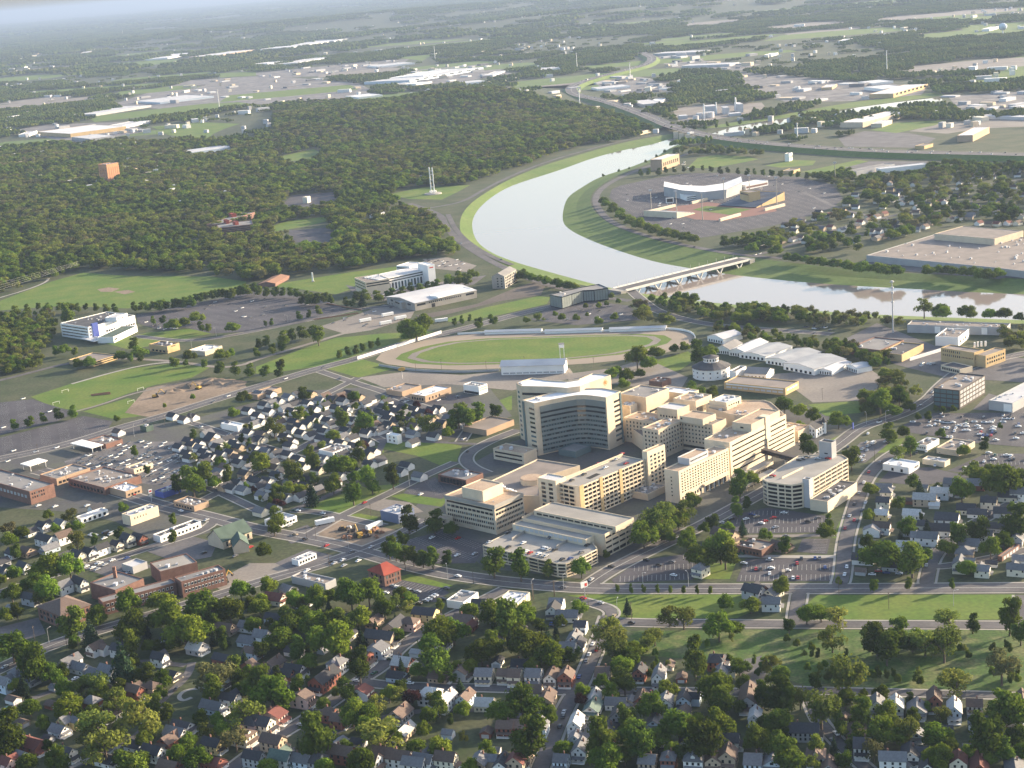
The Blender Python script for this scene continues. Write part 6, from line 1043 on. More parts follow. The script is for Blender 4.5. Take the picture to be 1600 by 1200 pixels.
tz(400, 300, '165,890,38,1;220,880,33,1;290,860,38,1;345,860,28,1;385,885,42,1;60,920,28,1;100,975,26,1;160,960,26,1;20,940,26,1;5,1000,22,1;950,830,70;1035,820,60;1000,855,60;960,870,50;520,1015,20,1;573,995,20,1;622,985,20,1;668,970,20,1;718,955,20,1;760,940,17,1;50,1110,32,1;150,1070,27,1;140,1120,27,1;1240,815,17,1;1285,800,17,1;1335,790,14,1;1390,810,30,1;1480,790,28,1;660,660,26,4;285,660,26,1;330,655,30,1;375,650,32,1;425,650,28,1;465,665,24,1;1210,530,42;1280,510,32,1;1350,500,37;560,680,22,1;600,690,20,1;390,735,22,1;330,760,18,1;270,770,20,1;60,825,12,1;95,815,14,1')
tz(0, 300, '1090,1055,30,1;1275,1070,22,1;1370,1080,36,1;1465,1090,34,1;1555,1100,34,1;875,1035,20,1;815,1035,20,1;755,1010,40;830,930,32,1;1450,830,42;1255,835,24,1;1300,845,22,1;1075,810,47;1150,800,37;1225,765,46;1015,795,20,1;955,800,17,1;400,975,37;350,985,24,1;465,995,20,1;560,1050,42;490,1060,40;870,980,50;1180,1010,42;1380,1000,47;1440,1000,30;420,760,60,1;100,730,27,1;170,725,22,1;300,720,30;440,710,36;1000,690,42;1160,1070,18')
tz(800, 300, '1030,640,38;950,650,25;870,660,25;1080,650,35;1130,650,40;1240,980,50;1170,1000,60,1;900,985,48;780,1030,60;850,1050,50;810,990,40;1010,975,30;1080,960,36;620,1120,45;720,1130,50;800,1130,30;660,1110,30;700,1190,40;270,765,16;310,780,24;400,785,22;170,775,28,2;90,800,22;160,545,20;220,545,28;290,560,26;350,575,28;100,520,26;70,500,26;620,650,18;665,685,16;460,715,15;540,710,18;590,700,14;470,770,12;540,800,30;640,775,25')
def trow(pts, n, r, kind, jit=2):
    P = resample([Vector((a, b, 0)) for a, b in pts], n)
    for p in P: add_tree(p.x+rgt.uniform(-jit, jit), p.y+rgt.uniform(-jit*.4, jit*.4), r*rgt.uniform(.75, 1.2), kind)
trow([(272, 472), (330, 460), (395, 447)], 16, 7, 1); trow([(210, 478), (260, 475)], 6, 6, 1); trow([(1230, 400), (1330, 413)], 11, 8, 0); trow([(1350, 412), (1400, 417)], 4, 12, 0); trow([(1450, 418), (1560, 424)], 9, 11, 0); trow([(945, 312), (975, 335), (1010, 352), (1080, 370)], 24, 9, 0, 4); trow([(1000, 268), (1090, 262), (1190, 268), (1290, 275)], 22, 4, 1); trow([(60, 478), (180, 480)], 9, 5, 1); trow([(405, 452), (460, 455), (490, 463)], 8, 6, 1); trow([(1050, 200), (1130, 195), (1190, 182)], 9, 3, 1)
rgb = random.Random(77)
for _ in range(70):
    a, b = rgb.uniform(950, 1600), rgb.uniform(992, 1070)
    if b > 1000+(1100-a)*.15: add_tree(a, b, rgb.uniform(1.5, 4.5), rgb.choice((0, 0, 2, 1)))
for a, b, r_, k_ in ((1360, 990, 16, 1), (1380, 1000, 18, 0), (1400, 995, 15, 1), (1425, 1000, 16, 0), (1445, 998, 17, 2), (1465, 1000, 16, 0), (960, 1005, 18, 2), (990, 1015, 14, 0), (1010, 1000, 12, 2)): add_tree(a, b, r_, k_)
trow([(800, 424), (850, 436), (900, 447)], 10, 8, 0); trow([(560, 460), (600, 456), (660, 445), (730, 434)], 12, 7, 1, 5); trow([(965, 922), (1000, 923), (1110, 925)], 8, 3, 1, .5)
trow([(945, 275), (1000, 256), (1040, 236)], 6, 2, 0, 6)
# woods: planted one by one on a jittered grid
WOODS = [([(0, 225), (150, 216), (240, 226), (300, 222), (430, 222), (430, 165), (560, 150), (700, 148), (800, 160), (880, 165), (1000, 188), (1030, 205), (960, 216), (880, 236), (800, 266), (740, 286), (700, 300), (640, 290), (600, 310), (640, 322), (690, 330), (690, 355), (720, 385), (715, 400), (640, 405), (560, 420), (470, 430), (400, 440), (330, 430), (130, 420), (70, 440), (0, 462), (-40, 462), (-40, 225)], 16.5, .97),
 ([(-40, 490), (85, 485), (85, 530), (60, 560), (90, 575), (-40, 592)], 10, .9), ([(1000, 492), (1050, 468), (1110, 474), (1200, 486), (1330, 488), (1400, 494), (1420, 505), (1390, 520), (1300, 512), (1200, 506), (1100, 505), (1030, 495)], 10, .9), ([(1100, 517), (1200, 524), (1300, 540), (1400, 566), (1385, 585), (1340, 570), (1250, 545), (1150, 532)], 9, .8), ([(1360, 582), (1420, 602), (1440, 627), (1390, 652), (1345, 642)], 10, .8), ([(1420, 498), (1600, 505), (1640, 505), (1640, 500), (1450, 494)], 13, .8), ([(1560, 520), (1640, 515), (1640, 600), (1590, 590)], 11, .6),
 ([(1120, 392), (1250, 335), (1330, 298), (1440, 272), (1640, 262), (1640, 352), (1480, 352), (1350, 396), (1200, 402)], 14, .42), ([(1250, 280), (1330, 270), (1500, 258), (1640, 250), (1640, 265), (1450, 275), (1320, 300)], 11, .75), ([(1000, 290), (1040, 260), (1060, 232), (1075, 235), (1080, 250), (1020, 268)], 12, .3), ([(1060, 245), (1110, 230), (1180, 238), (1200, 246), (1120, 242)], 12, .6), ([(1390, 185), (1420, 176), (1640, 172), (1640, 178), (1530, 178), (1440, 190)], 12, .7), ([(1200, 180), (1300, 172), (1320, 188), (1260, 200), (1200, 210), (1150, 214), (1200, 192)], 12, .7), ([(860, 485), (1000, 480), (1040, 500), (1090, 512), (1000, 510), (900, 512)], 12, .55),
 ([(930, 150), (1000, 160), (1050, 178), (1060, 195), (1010, 178), (960, 165)], 12, .5), ([(1200, 330), (1240, 345), (1220, 385), (1130, 388), (1160, 375)], 11, .6), ([(600, 322), (690, 340), (690, 380), (640, 392), (590, 370)], 11, .9)]
def blocked(a, b, h, m=4):
    # keeps clearings open: no tree on a clearing, on a road or building, nor close enough before one to hide it
    for f in (0, .5, 1):
        t = CAM_H/(CAM_H-h*f)
        if in_area(a*t, b*t) or on_road(a*t, b*t, m if f == 0 else 0) or in_area(a*t, b*t, BL, m): return True
    return False
def wood(poly, sp, pr, kinds=(0, 0, 0, 2, 2, 2, 0, 3, 1)):
    W = [G(*p) for p in poly]; W2 = [(p.x, p.y) for p in W]; x0, x1, y0, y1 = min(p[0] for p in W2), max(p[0] for p in W2), min(p[1] for p in W2), max(p[1] for p in W2)
    y = y0
    while y < y1:
        x = x0; s = sp*(1 if y < 3200 else 1.15)
        while x < x1:
            a, b = x+rgt.uniform(-.45, .45)*s, y+rgt.uniform(-.45, .45)*s
            if rgt.random() < pr and pip(W2, a, b) and not blocked(a, b, 9 if sp > 9.9 and y0 > 1500 else 0):
                nz = mnoise.noise((a/150, b/190, 3)) if len(kinds) == 9 else 0; k = rgt.choice(kinds) if abs(nz) < .14 else rgt.choice((2, 2, 2, 3) if nz < 0 else (1, 0, 0, 0)); i = rgt.choice([j for j, t in enumerate(TM) if t[0] == k]); TREES.append((a, b, min(2.2, s/9.6*rgt.uniform(.6, 1.3)*(1+.5*mnoise.noise((a/90, b/120, 9)))), i))
            x += s
        y += s
for q in WOODS: wood(*q)
# back gardens: a thin scatter between the houses
GARD = [([(0, 900), (130, 950), (0, 1010)], 15, .5), ([(0, 1050), (90, 1015), (300, 955), (430, 920), (560, 930), (800, 950), (930, 960), (900, 1080), (860, 1200), (0, 1200)], 12, .6), ([(910, 1090), (1190, 1090), (1600, 1095), (1600, 1200), (860, 1200)], 12, .6), ([(1330, 760), (1600, 740), (1600, 910), (1330, 910)], 13, .42), ([(270, 700), (480, 620), (640, 625), (730, 660), (600, 690), (560, 750), (440, 800), (280, 740)], 9, .62), ([(0, 840), (120, 830), (240, 850), (100, 890), (0, 920)], 14, .4)]
for p_, s_, r_ in GARD:
    n0 = len(TREES); wood(p_, s_, r_, (0, 0, 1, 1, 2, 3, 5) if p_[0][0] == 270 else (0, 0, 0, 1, 1, 2, 4))
    keep = []
    for t in TREES[n0:]:
        if all((t[0]-h[0])**2+(t[1]-h[1])**2 > 49 for h in HP) and all((t[0]-u[0])**2+(t[1]-u[1])**2 > 40 for u in TREES[:n0]): keep.append((t[0], t[1], min(1.05, t[2]*rgt.uniform(.45, .85)), t[3]))
    TREES[n0:] = keep
def app(t):
    X = PX((t[0], t[1], 6)); inside = -30 < X[0] < 1630 and -20 < X[1] < 1225
    return t[2]*TM[t[3]][4]/X[2] if inside else 0
TREES.sort(key=app, reverse=True)
NEAR = TREES[:300]
for x, y, s, i in NEAR:
    k, cm, tm_, R_, H_ = TM[i]
    root = bpy.data.objects.new('tree' if k != 4 else 'conifer', None); link(root); root.location = (x, y, gz(x, y)); root.scale = (s*rgt.uniform(.84, 1.14), s*rgt.uniform(.84, 1.14), s*rgt.uniform(.8, 1.16)); root.rotation_euler[2] = rgt.uniform(0, 6.28)
    c = link(bpy.data.objects.new('crown', cm), root); t = link(bpy.data.objects.new('trunk', tm_), root)
    X = PX((x, y, 6)); sz = s*R_; reg(root, ('large ' if sz > 8.5 else 'small ' if sz < 4.5 else '')+TK[k][2], X, 'tree', 'trees')
# the rest of the woods, uncountable: one object that scatters the same crowns
def scatter(name, label, pts, protos):
    me_ = bpy.data.meshes.new(name); me_.from_pydata([(p[0], p[1], p[2]) for p in pts], [], [])
    for an, col in (('scl', 3), ('rot', 4)):
        a = me_.attributes.new(an, 'FLOAT', 'POINT'); a.data.foreach_set('value', [float(p[col]) for p in pts])
    a = me_.attributes.new('knd', 'INT', 'POINT'); a.data.foreach_set('value', [int(p[5]) for p in pts])
    o = link(bpy.data.objects.new(name, me_)); tag(o, label, kind='stuff')
    ng = bpy.data.node_groups.new(name, 'GeometryNodeTree'); ng.interface.new_socket('Geometry', in_out='INPUT', socket_type='NodeSocketGeometry'); ng.interface.new_socket('Geometry', in_out='OUTPUT', socket_type='NodeSocketGeometry')
    N, Lk = ng.nodes, ng.links; gi, go, jn = N.new('NodeGroupInput'), N.new('NodeGroupOutput'), N.new('GeometryNodeJoinGeometry')
    def named(nm, ty): n = N.new('GeometryNodeInputNamedAttribute'); n.data_type = ty; n.inputs[0].default_value = nm; return n.outputs[0]
    sc_, ro, kn = named('scl', 'FLOAT'), named('rot', 'FLOAT'), named('knd', 'INT'); cx = N.new('ShaderNodeCombineXYZ'); Lk.new(ro, cx.inputs[2]); cz = N.new('ShaderNodeCombineXYZ'); Lk.new(sc_, cz.inputs[0]); Lk.new(sc_, cz.inputs[1]); zm = N.new('ShaderNodeMath'); zm.operation = 'POWER'; Lk.new(sc_, zm.inputs[0]); zm.inputs[1].default_value = .55; Lk.new(zm.outputs[0], cz.inputs[2]); er = N.new('FunctionNodeEulerToRotation'); Lk.new(cx.outputs[0], er.inputs[0])
    for j, po in protos.items():
        oi = N.new('GeometryNodeObjectInfo'); oi.inputs[0].default_value = po; oi.inputs['As Instance'].default_value = True; oi.transform_space = 'ORIGINAL'
        cp = N.new('FunctionNodeCompare'); cp.data_type = 'INT'; cp.operation = 'EQUAL'; Lk.new(kn, cp.inputs[2]); cp.inputs[3].default_value = j
        ip = N.new('GeometryNodeInstanceOnPoints'); Lk.new(gi.outputs[0], ip.inputs['Points']); Lk.new(cp.outputs[0], ip.inputs['Selection']); Lk.new(oi.outputs['Geometry'], ip.inputs['Instance']); Lk.new(er.outputs[0], ip.inputs['Rotation']); Lk.new(cz.outputs[0], ip.inputs['Scale']); Lk.new(ip.outputs[0], jn.inputs[0])
    Lk.new(jn.outputs[0], go.inputs[0]); md = o.modifiers.new('scatter', 'NODES'); md.node_group = ng
    return o
protos = {}
for i, t in enumerate(TM): protos[i] = bpy.data.objects.new('crown_source', t[1])
def patch(seed, n, w_, hh):
    rg = random.Random(seed); v, f = [], []
    for _ in range(n):
        c = Vector((rg.uniform(-w_, w_), rg.uniform(-w_, w_), 0)); s = rg.uniform(3.4, 6.2); top = rg.uniform(.75, 1.2)*hh
        rings = ((0, top), (.55, top*.93), (.95, top*.68), (.9, top*.42)); n0 = len(v); v.append((c.x, c.y, top))
        for t, z in rings[1:]:
            for j in range(7): a = j*.8976+rg.uniform(-.25, .25); q = s*t*rg.uniform(.75, 1.2); v.append((c.x+q*math.cos(a), c.y+q*math.sin(a), z+rg.uniform(-1, 1)))
        for j in range(7):
            f.append((n0, n0+1+j, n0+1+(j+1) % 7))
            for r_ in range(2): a = n0+1+7*r_; f.append((a+j, a+7+j, a+7+(j+1) % 7, a+(j+1) % 7))
        for _k in range(26):
            a = rg.uniform(0, 6.28); q = s*math.sqrt(rg.random())*1.05; p = Vector((c.x+q*math.cos(a), c.y+q*math.sin(a), top*(1.02-.45*(q/s)**2)+rg.uniform(-.6, .9))); h = rg.uniform(.5, 1); e = Vector((rg.gauss(0, 1), rg.gauss(0, 1), rg.gauss(0, .6))).normalized(); g = e.orthogonal().normalized(); n0 = len(v); v += [tuple(p-e*h), tuple(p+g*h), tuple(p+e*h), tuple(p-g*h)]; f.append((n0, n0+1, n0+2, n0+3))
    return v, f
for k in range(3): protos[20+k] = bpy.data.objects.new('grove_source', mesh('grove', *patch(50+k, 34, 32, 13), MATS['leaf_far']))
pts = [(x, y, gz(x, y), s, rgt.uniform(0, 6.28), i) for x, y, s, i in TREES[300:]]
def farcover(y0, y1, sp, sc_):
    y = y0; n = 0
    while y < y1:
        hw = y*.345+200; x = -hw
        while x < hw:
            a, b = x+rgt.uniform(-.5, .5)*sp, y+rgt.uniform(-.5, .5)*sp
            c = mnoise.noise((a/700, b/900, 1.7))+.5*mnoise.noise((a/210, b/300, 5.1))
            if c > -.22 or rgt.random() < .22:
                X = PX((a, b, 0))
                if not (X[1] > 232) and not (y < 15500 and blocked(a, b, 9, 16)):
                    s = sc_*(rgt.uniform(.8, 1.15) if c > -.28 else rgt.uniform(.3, .6)); pts.append((a, b, gz(a, b)-.5, s, rgt.uniform(0, 6.28), 20+rgt.randrange(3)))
            x += sp
        y += sp
W1W = [(G(*p).x, G(*p).y) for p in WOODS[0][0]]
n0 = len(pts); farcover(3050, 9000, 62, 1.0); pts[n0:] = [p for p in pts[n0:] if not pip(W1W, p[0], p[1])]
farcover(9000, 26000, 190, 2.6); farcover(26000, 52000, 700, 8)
scatter('distant_woods', 'mass of green woodland stretching from mid distance to the hazy horizon', pts, protos)
# far suburbs: pale specks of roofs and walls, too many and too small to count
def speck(x, y, w_, l_, h, a, mi):
    ca, sa = math.cos(a), math.sin(a); n = len(sv); b = box(-w_/2, w_/2, -l_/2, l_/2, 0, h)
    sv.extend([(x+ca*p[0]-sa*p[1], y+sa*p[0]+ca*p[1], p[2]+gz(x, y)) for p in b[0]]); sf.extend([tuple(j+n for j in t) for t in b[1]]); smi.extend([mi]*6)
for _ in range(1500):
    y = 3000*math.exp(rgt.random()*1.75); x = rgt.uniform(-.345, .345)*y; c = mnoise.noise((x/700, y/900, 1.7)); X = PX((x, y, 0))
    if X[1] > 215 or pip(W1W, x, y) or in_area(x, y, BL, 8) or (c > .05 and rgt.random() < .85): continue
    big = rgt.random() < .16; speck(x, y, rgt.uniform(20, 55) if big else rgt.uniform(8, 14), rgt.uniform(10, 22) if big else rgt.uniform(7, 11), rgt.uniform(7, 12), rgt.uniform(0, 3), rgt.choice((0, 7, 7, 1, 8, 9)))
for q in AREAS:
    if q[5] != 'industrial_yard': continue
    for _ in range(34):
        x, y = rgt.uniform(q[0], q[1]), rgt.uniform(q[2], q[3])
        if pip(q[4], x, y) and not in_area(x, y, BL, 20): speck(x, y, rgt.uniform(14, 48), rgt.uniform(10, 26), rgt.uniform(3, 7), rgt.choice((.7, 2.3))+rgt.uniform(-.2, .2), rgt.choice((7, 7, 8, 9, 5, 0)))
for _ in range(70):
    x, y = rgt.choice(((rgt.uniform(0, 500), rgt.uniform(230, 330)), (rgt.uniform(0, 250), rgt.uniform(225, 300)))); p = G(x, y); speck(p.x, p.y, 12, 9, 11, rgt.uniform(0, 3), rgt.choice((0, 0, 1, 2)))
o = part('distant_houses', sv, sf, mk_); o.data.polygons.foreach_set('material_index', smi); tag(o, 'scatter of tiny pale houses across the far suburbs', kind='stuff')
# ================================================================ cars, lamps, small things
def car_meshes():
    prof = [(-2.2, .45), (-2.15, .85), (-1.2, 1.0), (-.75, 1.42), (.75, 1.45), (1.5, 1.0), (2.1, .9), (2.2, .45)]; n = len(prof); v = []
    for s in (-.88, .88):
        for x, z in prof: v.append((x, s*(.82 if z > 1.2 else 1), z))
    body = (v, [tuple(range(n)), tuple(range(2*n-1, n-1, -1))]+[(i, n+i, n+(i+1) % n, (i+1) % n) for i in range(n)])
    g = []
    for s in (-1, 1): g += [(-1.05, s*.87, 1.03), (1.25, s*.87, 1.03), (.7, s*.79, 1.38), (-.72, s*.79, 1.38)]
    g += [(-1.17, -.7, 1.06), (-1.17, .7, 1.06), (-.82, .62, 1.4), (-.82, -.62, 1.4), (1.48, -.7, 1.07), (1.48, .7, 1.07), (.84, .62, 1.44), (.84, -.62, 1.44)]
    glass = ([tuple(p) for p in g], [(0, 1, 2, 3), (5, 4, 7, 6), (9, 8, 11, 10), (12, 13, 14, 15)])
    wh = bar((0, -.1, 0), (0, .1, 0), .33, 10)
    return mesh('car_body', *body, 'car_white'), mesh('car_glass', *glass, 'glass'), mesh('wheel', *wh, 'tyre')
CB, CG, CW = car_meshes()
vb = mesh('van_body', *merge(box(-2.5, 1.6, -.98, .98, .5, 2.3), box(1.6, 2.6, -.95, .95, .5, 1.3)), 'car_white'); vg = mesh('van_glass', [(1.62, -.8, 1.35), (1.62, .8, 1.35), (1.62, .8, 2.1), (1.62, -.8, 2.1), (.6, -1, 1.5), (1.5, -1, 1.5), (1.5, -1, 2.1), (.6, -1, 2.1), (.6, 1, 1.5), (1.5, 1, 1.5), (1.5, 1, 2.1), (.6, 1, 2.1)], [(0, 1, 2, 3), (4, 5, 6, 7), (8, 9, 10, 11)], 'glass')
CARS = []; rgc = random.Random(4)
CCH = ['white']*5+['silver']*5+['black']*4+['grey']*3+['red']*2+['blue']*2+['tan', 'green']
def car(px, py, ang, col=None, z=0.0, van=False):
    p = G(px, py, z+.6); CARS.append((p.x, p.y, z, math.radians(ang+rgc.uniform(-3, 3)+rgc.choice((0, 180))), col or rgc.choice(CCH), van, px, py))
def cz(ox, oy, sc_, s, ang, col=None, z=0.0):
    for e in s.split(';'): q = e.split(','); car(ox+float(q[0])/sc_, oy+float(q[1])/sc_, ang, q[2] if len(q) > 2 else col, z)
cz(670, 690, 4.706, '715,808,white;745,818,red;805,825,white;830,835,silver;860,840,silver;840,780,silver;855,785,white;875,790,silver;695,745,white;890,705,grey;585,775,black;925,795,black;980,865,black;1040,860,blue;1165,760,black;1120,815,grey;445,740,silver;580,670,black', HA, None, 9.02)
cz(670, 690, 4.706, '1245,165,red;1140,240,black;1050,285,black;1420,90,red;1450,160,red;1380,130,silver;1300,190,white', HA, None, 24.02)
cz(1170, 660, 8.889, '700,520,black;750,505,grey;810,480,black;960,505,silver;1100,500,red;330,740,red', HA+90, None, 17.02)
cz(1200, 600, 4, '905,235;1010,262;1060,228;1090,235;1110,238;1130,240;1155,240;1190,260;1105,275;1235,250;1240,265;1230,290;1248,290;1290,235;1310,262;1325,278;1350,238;1390,240;1410,270;1405,285;1470,235;1480,215;1565,265;1595,308;1550,340;1425,350;1380,430;1410,470;1490,445;1325,315', 66+90, 'white')
cz(1200, 600, 4, '625,310,white;500,395;600,450,silver;580,460,white;620,415,silver;700,490;600,615,white;570,680,silver;540,750,black;510,825,silver;560,855,black;610,740,white;590,790,black;630,550;490,1140;480,1190,white;455,1240,grey;1045,508,white;1080,425,grey;1110,420,blue;990,420,white;930,430;960,850,silver', 68)
cz(1200, 600, 4, '100,805,white;250,860,black;20,1150,white;120,1165,white;10,1100,silver;840,1130,silver;650,1190,white;690,1170,red;780,1150,black;740,1180;880,1160;820,1185;910,1140', 160)
cz(400, 900, 4, '855,60,silver;885,70,white;950,85,silver;980,92,black;1010,98,silver;1080,145,white;1100,130,silver;1120,120,white;1060,155,silver;910,130,red;940,150,red;810,105,white;1170,145,black;1190,75,grey;900,190;1020,170,tan;780,45,white;630,655,white;320,860,silver;350,840,grey;280,930,silver;840,520,green', 150)
cz(800, 900, 4, '505,425,white;530,460,red;465,530,grey;420,630;325,850,silver;320,880,black;260,735,black;300,940;990,690,white;770,730,black;870,725,red;260,305,black;325,300,silver;245,300', 75)
cz(0, 600, 4, '310,170,silver;85,415,silver;355,395,white;50,480,white;20,270,white;145,90,white;1335,110,red;560,830;545,760,white;345,765,white;240,760,white;1290,850,silver;540,1140,white;610,1120,white;1275,1055,black;1470,1075,grey;1565,1020,red', 50)
cz(400, 600, 4, '1030,690,white;490,1120,silver;545,1100,white;550,1135,silver;640,1105,white;720,1020,silver;210,885,silver;430,830,black;440,1010,red;1300,340,white;320,1165,white;1560,1020,black', 50)
cz(800, 600, 4, '840,1100,black;920,1130,black;1000,1110,grey;1450,1120,white;1010,1195,white;620,1140,black;1560,870;1320,870;1500,815', 140)
def lot(poly, n, ang, rows=8):
    P = [G(*p) for p in poly]; P2 = [(p.x, p.y) for p in P]; x0, x1, y0, y1 = min(p[0] for p in P2), max(p[0] for p in P2), min(p[1] for p in P2), max(p[1] for p in P2); a = math.radians(ang); d = Vector((math.cos(a), math.sin(a), 0)); e = Vector((-d.y, d.x, 0)); k = 0; used = set()
    for _ in range(n*40):
        if k >= n: break
        p = Vector((rgc.uniform(x0, x1), rgc.uniform(y0, y1), 0)); u, v = round(p.dot(d)/rows), round(p.dot(e)/2.8)
        if (u, v) in used: continue
        q = d*(u*rows)+e*(v*2.8)
        if pip(P2, q.x, q.y) and not in_area(q.x, q.y, BL, 2): used.add((u, v)); X = PX(q); CARS.append((q.x, q.y, 0, a+rgc.choice((0, math.pi)), rgc.choice(CCH), rgc.random() < .06, X[0], X[1])); k += 1
lot([(100, 721), (200, 690), (272, 690), (302, 730), (262, 761), (200, 752), (120, 746)], 110, HA); lot([(213, 500), (260, 505), (290, 512), (250, 517)], 16, HA); lot([(560, 458), (740, 432), (745, 440), (600, 470)], 22, 35); lot([(660, 405), (700, 402), (745, 415), (730, 425), (680, 420)], 18, 40); lot([(955, 306), (1030, 300), (1040, 320), (1000, 330)], 12, 40); lot([(300, 478), (400, 460), (500, 476), (420, 510)], 6, 45); lot([(1400, 560), (1560, 560), (1580, 575), (1440, 575)], 10, 50); lot([(1240, 512), (1290, 508), (1310, 518), (1260, 525)], 10, 40); lot([(860, 476), (985, 478), (1000, 500), (840, 502)], 10, 40); lot([(120, 885), (190, 868), (240, 885), (180, 905)], 9, HA); lot([(140, 835), (180, 826), (190, 836), (150, 846)], 8, HA); lot([(500, 505), (560, 491), (600, 478), (640, 486), (580, 512)], 10, 40); lot([(1050, 258), (1075, 252), (1080, 262), (1040, 268)], 8, 40); lot([(1412, 664), (1452, 646), (1640, 644), (1640, 702), (1520, 692), (1422, 676)], 45, 66); lot([(1480, 736), (1540, 709), (1640, 709), (1640, 738), (1510, 739)], 14, 66); lot([(1140, 806), (1200, 793), (1290, 806), (1280, 832), (1150, 834)], 7, 20); lot([(1165, 873), (1300, 872), (1300, 908), (1150, 909)], 12, 80); lot([(1310, 724), (1345, 691), (1402, 682), (1352, 723)], 9, HA); lot([(1365, 640), (1410, 625), (1460, 590), (1500, 600), (1420, 650)], 0, HA); lot([(300, 478), (400, 458), (500, 476), (420, 510)], 10, 45); lot([(1060, 272), (1200, 275), (1290, 292), (1300, 320), (1210, 345), (1100, 365), (1030, 350)], 26, 40); lot([(625, 848), (690, 832), (755, 852), (735, 876)], 4, HA); lot([(590, 627), (640, 616), (730, 620), (660, 631)], 8, HA)
for nm in ('avenue', 'street', 'levee_road'):
    for o in [q for q in COL.objects if q.name.split('.')[0] == nm]:
        v = o.data.vertices
        for i in range(2, len(v)-4, 2):
            if rgc.random() < .11:
                a, b = (v[i].co+v[i+1].co)/2, (v[i+2].co+v[i+3].co)/2; d = (b-a); n = Vector((-d.y, d.x, 0)).normalized()*rgc.choice((-1, 1))*2.2; p = a.lerp(b, rgc.random())+n; X = PX(p)
                if 0 < X[0] < 1600 and 380 < X[1] < 1200: CARS.append((p.x, p.y, .1, math.atan2(d.y, d.x), rgc.choice(CCH), False, X[0], X[1]))
for i in range(4, len(mwp)-2):
    for _ in range(3):
        a, b = mwp[i], mwp[i+1]; d = b-a; n = Vector((-d.y, d.x, 0)).normalized()*rgc.choice((-12, -8, 8, 12)); p = a.lerp(b, rgc.random())+n; X = PX(p)
        if 900 < X[0] < 1600: CARS.append((p.x, p.y, 8.05, math.atan2(d.y, d.x), rgc.choice(CCH), rgc.random() < .3, X[0], X[1]))
CARS.sort(key=lambda q: math.hypot(q[0], q[1]))
for i, (x, y, z, a, col, van, px, py) in enumerate(CARS[:300]):
    root = bpy.data.objects.new('van' if van else 'car', None); link(root); root.location = (x, y, z+.1); root.rotation_euler[2] = a; root.scale = (1.05,)*3
    o = link(bpy.data.objects.new('body', vb if van else CB), root); o.material_slots[0].link = 'OBJECT'; o.material_slots[0].material = M['car_'+col]
    link(bpy.data.objects.new('windows', vg if van else CG), root)
    if i < 220:
        for wx in (-1.4, 1.4):
            for wy in (-.85, .85): q = bpy.data.objects.new('wheel', CW); q.location = (wx, wy, .33); link(q, root)
    roof = ' on the garage roof' if z > 5 and py > 600 else ''
    reg(root, f"{col} {'van' if van else 'car'}{roof}", (px, py), 'van' if van else 'car', 'cars and vans')
sv2, sf2, mi2 = [], [], []
for x, y, z, a, col, van, px, py in CARS[300:]:
    ca, sa = math.cos(a), math.sin(a); b = box(-2.2, 2.2, -.9, .9, .3, 1.0); t = box(-1.2, 1.1, -.8, .8, 1.0, 1.45)
    for q, mi in ((b, 0 if col in ('white', 'silver', 'tan') else 1), (t, 2)):
        n = len(sv2); sv2 += [(x+ca*p[0]-sa*p[1], y+sa*p[0]+ca*p[1], z+p[2]) for p in q[0]]; sf2 += [tuple(j+n for j in f) for f in q[1]]; mi2 += [mi]*6
if sf2: o = part('distant_cars', sv2, sf2, ['car_white', 'car_grey', 'glass']); o.data.polygons.foreach_set('material_index', mi2); tag(o, 'tiny distant cars on the far roads and car parks', kind='stuff')
# street lamps and poles
pm = mesh('pole', *tube(0, 0, 0, 9.5, .14, .09, 6), 'steel'); am = mesh('arm', *merge(bar((0, 0, 9.4), (2.2, 0, 9.8), .07, 4)), 'steel'); lm_ = mesh('lamp_head', *box(1.9, 2.9, -.18, .18, 9.7, 9.9), 'pale_roof'); wp = mesh('wood_pole', *tube(0, 0, 0, 10.5, .17, .12, 6), 'wood'); wa = mesh('cross_arm', *box(-1.2, 1.2, -.07, .07, 9.6, 9.8), 'wood')
def lamp(px, py, kind, i):
    p = G(px, py); r = bpy.data.objects.new('street_lamp' if kind == 0 else 'utility_pole', None); link(r); r.location = (p.x, p.y, 0); r.rotation_euler[2] = rgc.uniform(0, 6.28)
    for nm, m_ in ((('pole', pm), ('arm', am), ('lamp_head', lm_)) if kind == 0 else (('pole', wp), ('cross_arm', wa))): link(bpy.data.objects.new(nm, m_), r)
    reg(r, 'steel street lamp' if kind == 0 else 'wooden utility pole', (px, py), 'street lamp' if kind == 0 else 'utility pole', 'street lamps' if kind == 0 else 'utility poles')
for i, (x, y, k) in enumerate(((1354, 663, 0), (1384, 660, 0), (1423, 717, 1), (1367, 722, 1), (832, 930, 0), (834, 936, 1), (867, 932, 1), (881, 921, 0), (833, 938, 1), (987, 967, 1), (965, 960, 0), (920, 952, 1), (866, 932, 1), (1005, 917, 0), (1076, 917, 0), (77, 1005, 0), (55, 1003, 1), (105, 1012, 1), (125, 1022, 1), (1389, 952, 1), (1490, 947, 0), (1311, 932, 1), (476, 795, 1), (580, 808, 1), (515, 887, 1), (634, 892, 1), (494, 842, 1), (210, 682, 0), (258, 665, 1), (60, 712, 1), (105, 757, 1), (300, 662, 0), (1180, 955, 0), (700, 905, 0), (740, 912, 1), (480, 845, 1), (545, 857, 0), (640, 760, 0), (687, 832, 1), (1285, 625, 1), (1375, 660, 1), (770, 1020, 1), (625, 1045, 1), (690, 960, 1), (300, 545, 0), (338, 525, 0), (450, 505, 0), (760, 580, 1), (820, 573, 1), (690, 577, 1), (650, 582, 1), (928, 575, 1))): lamp(x, y, k, i)
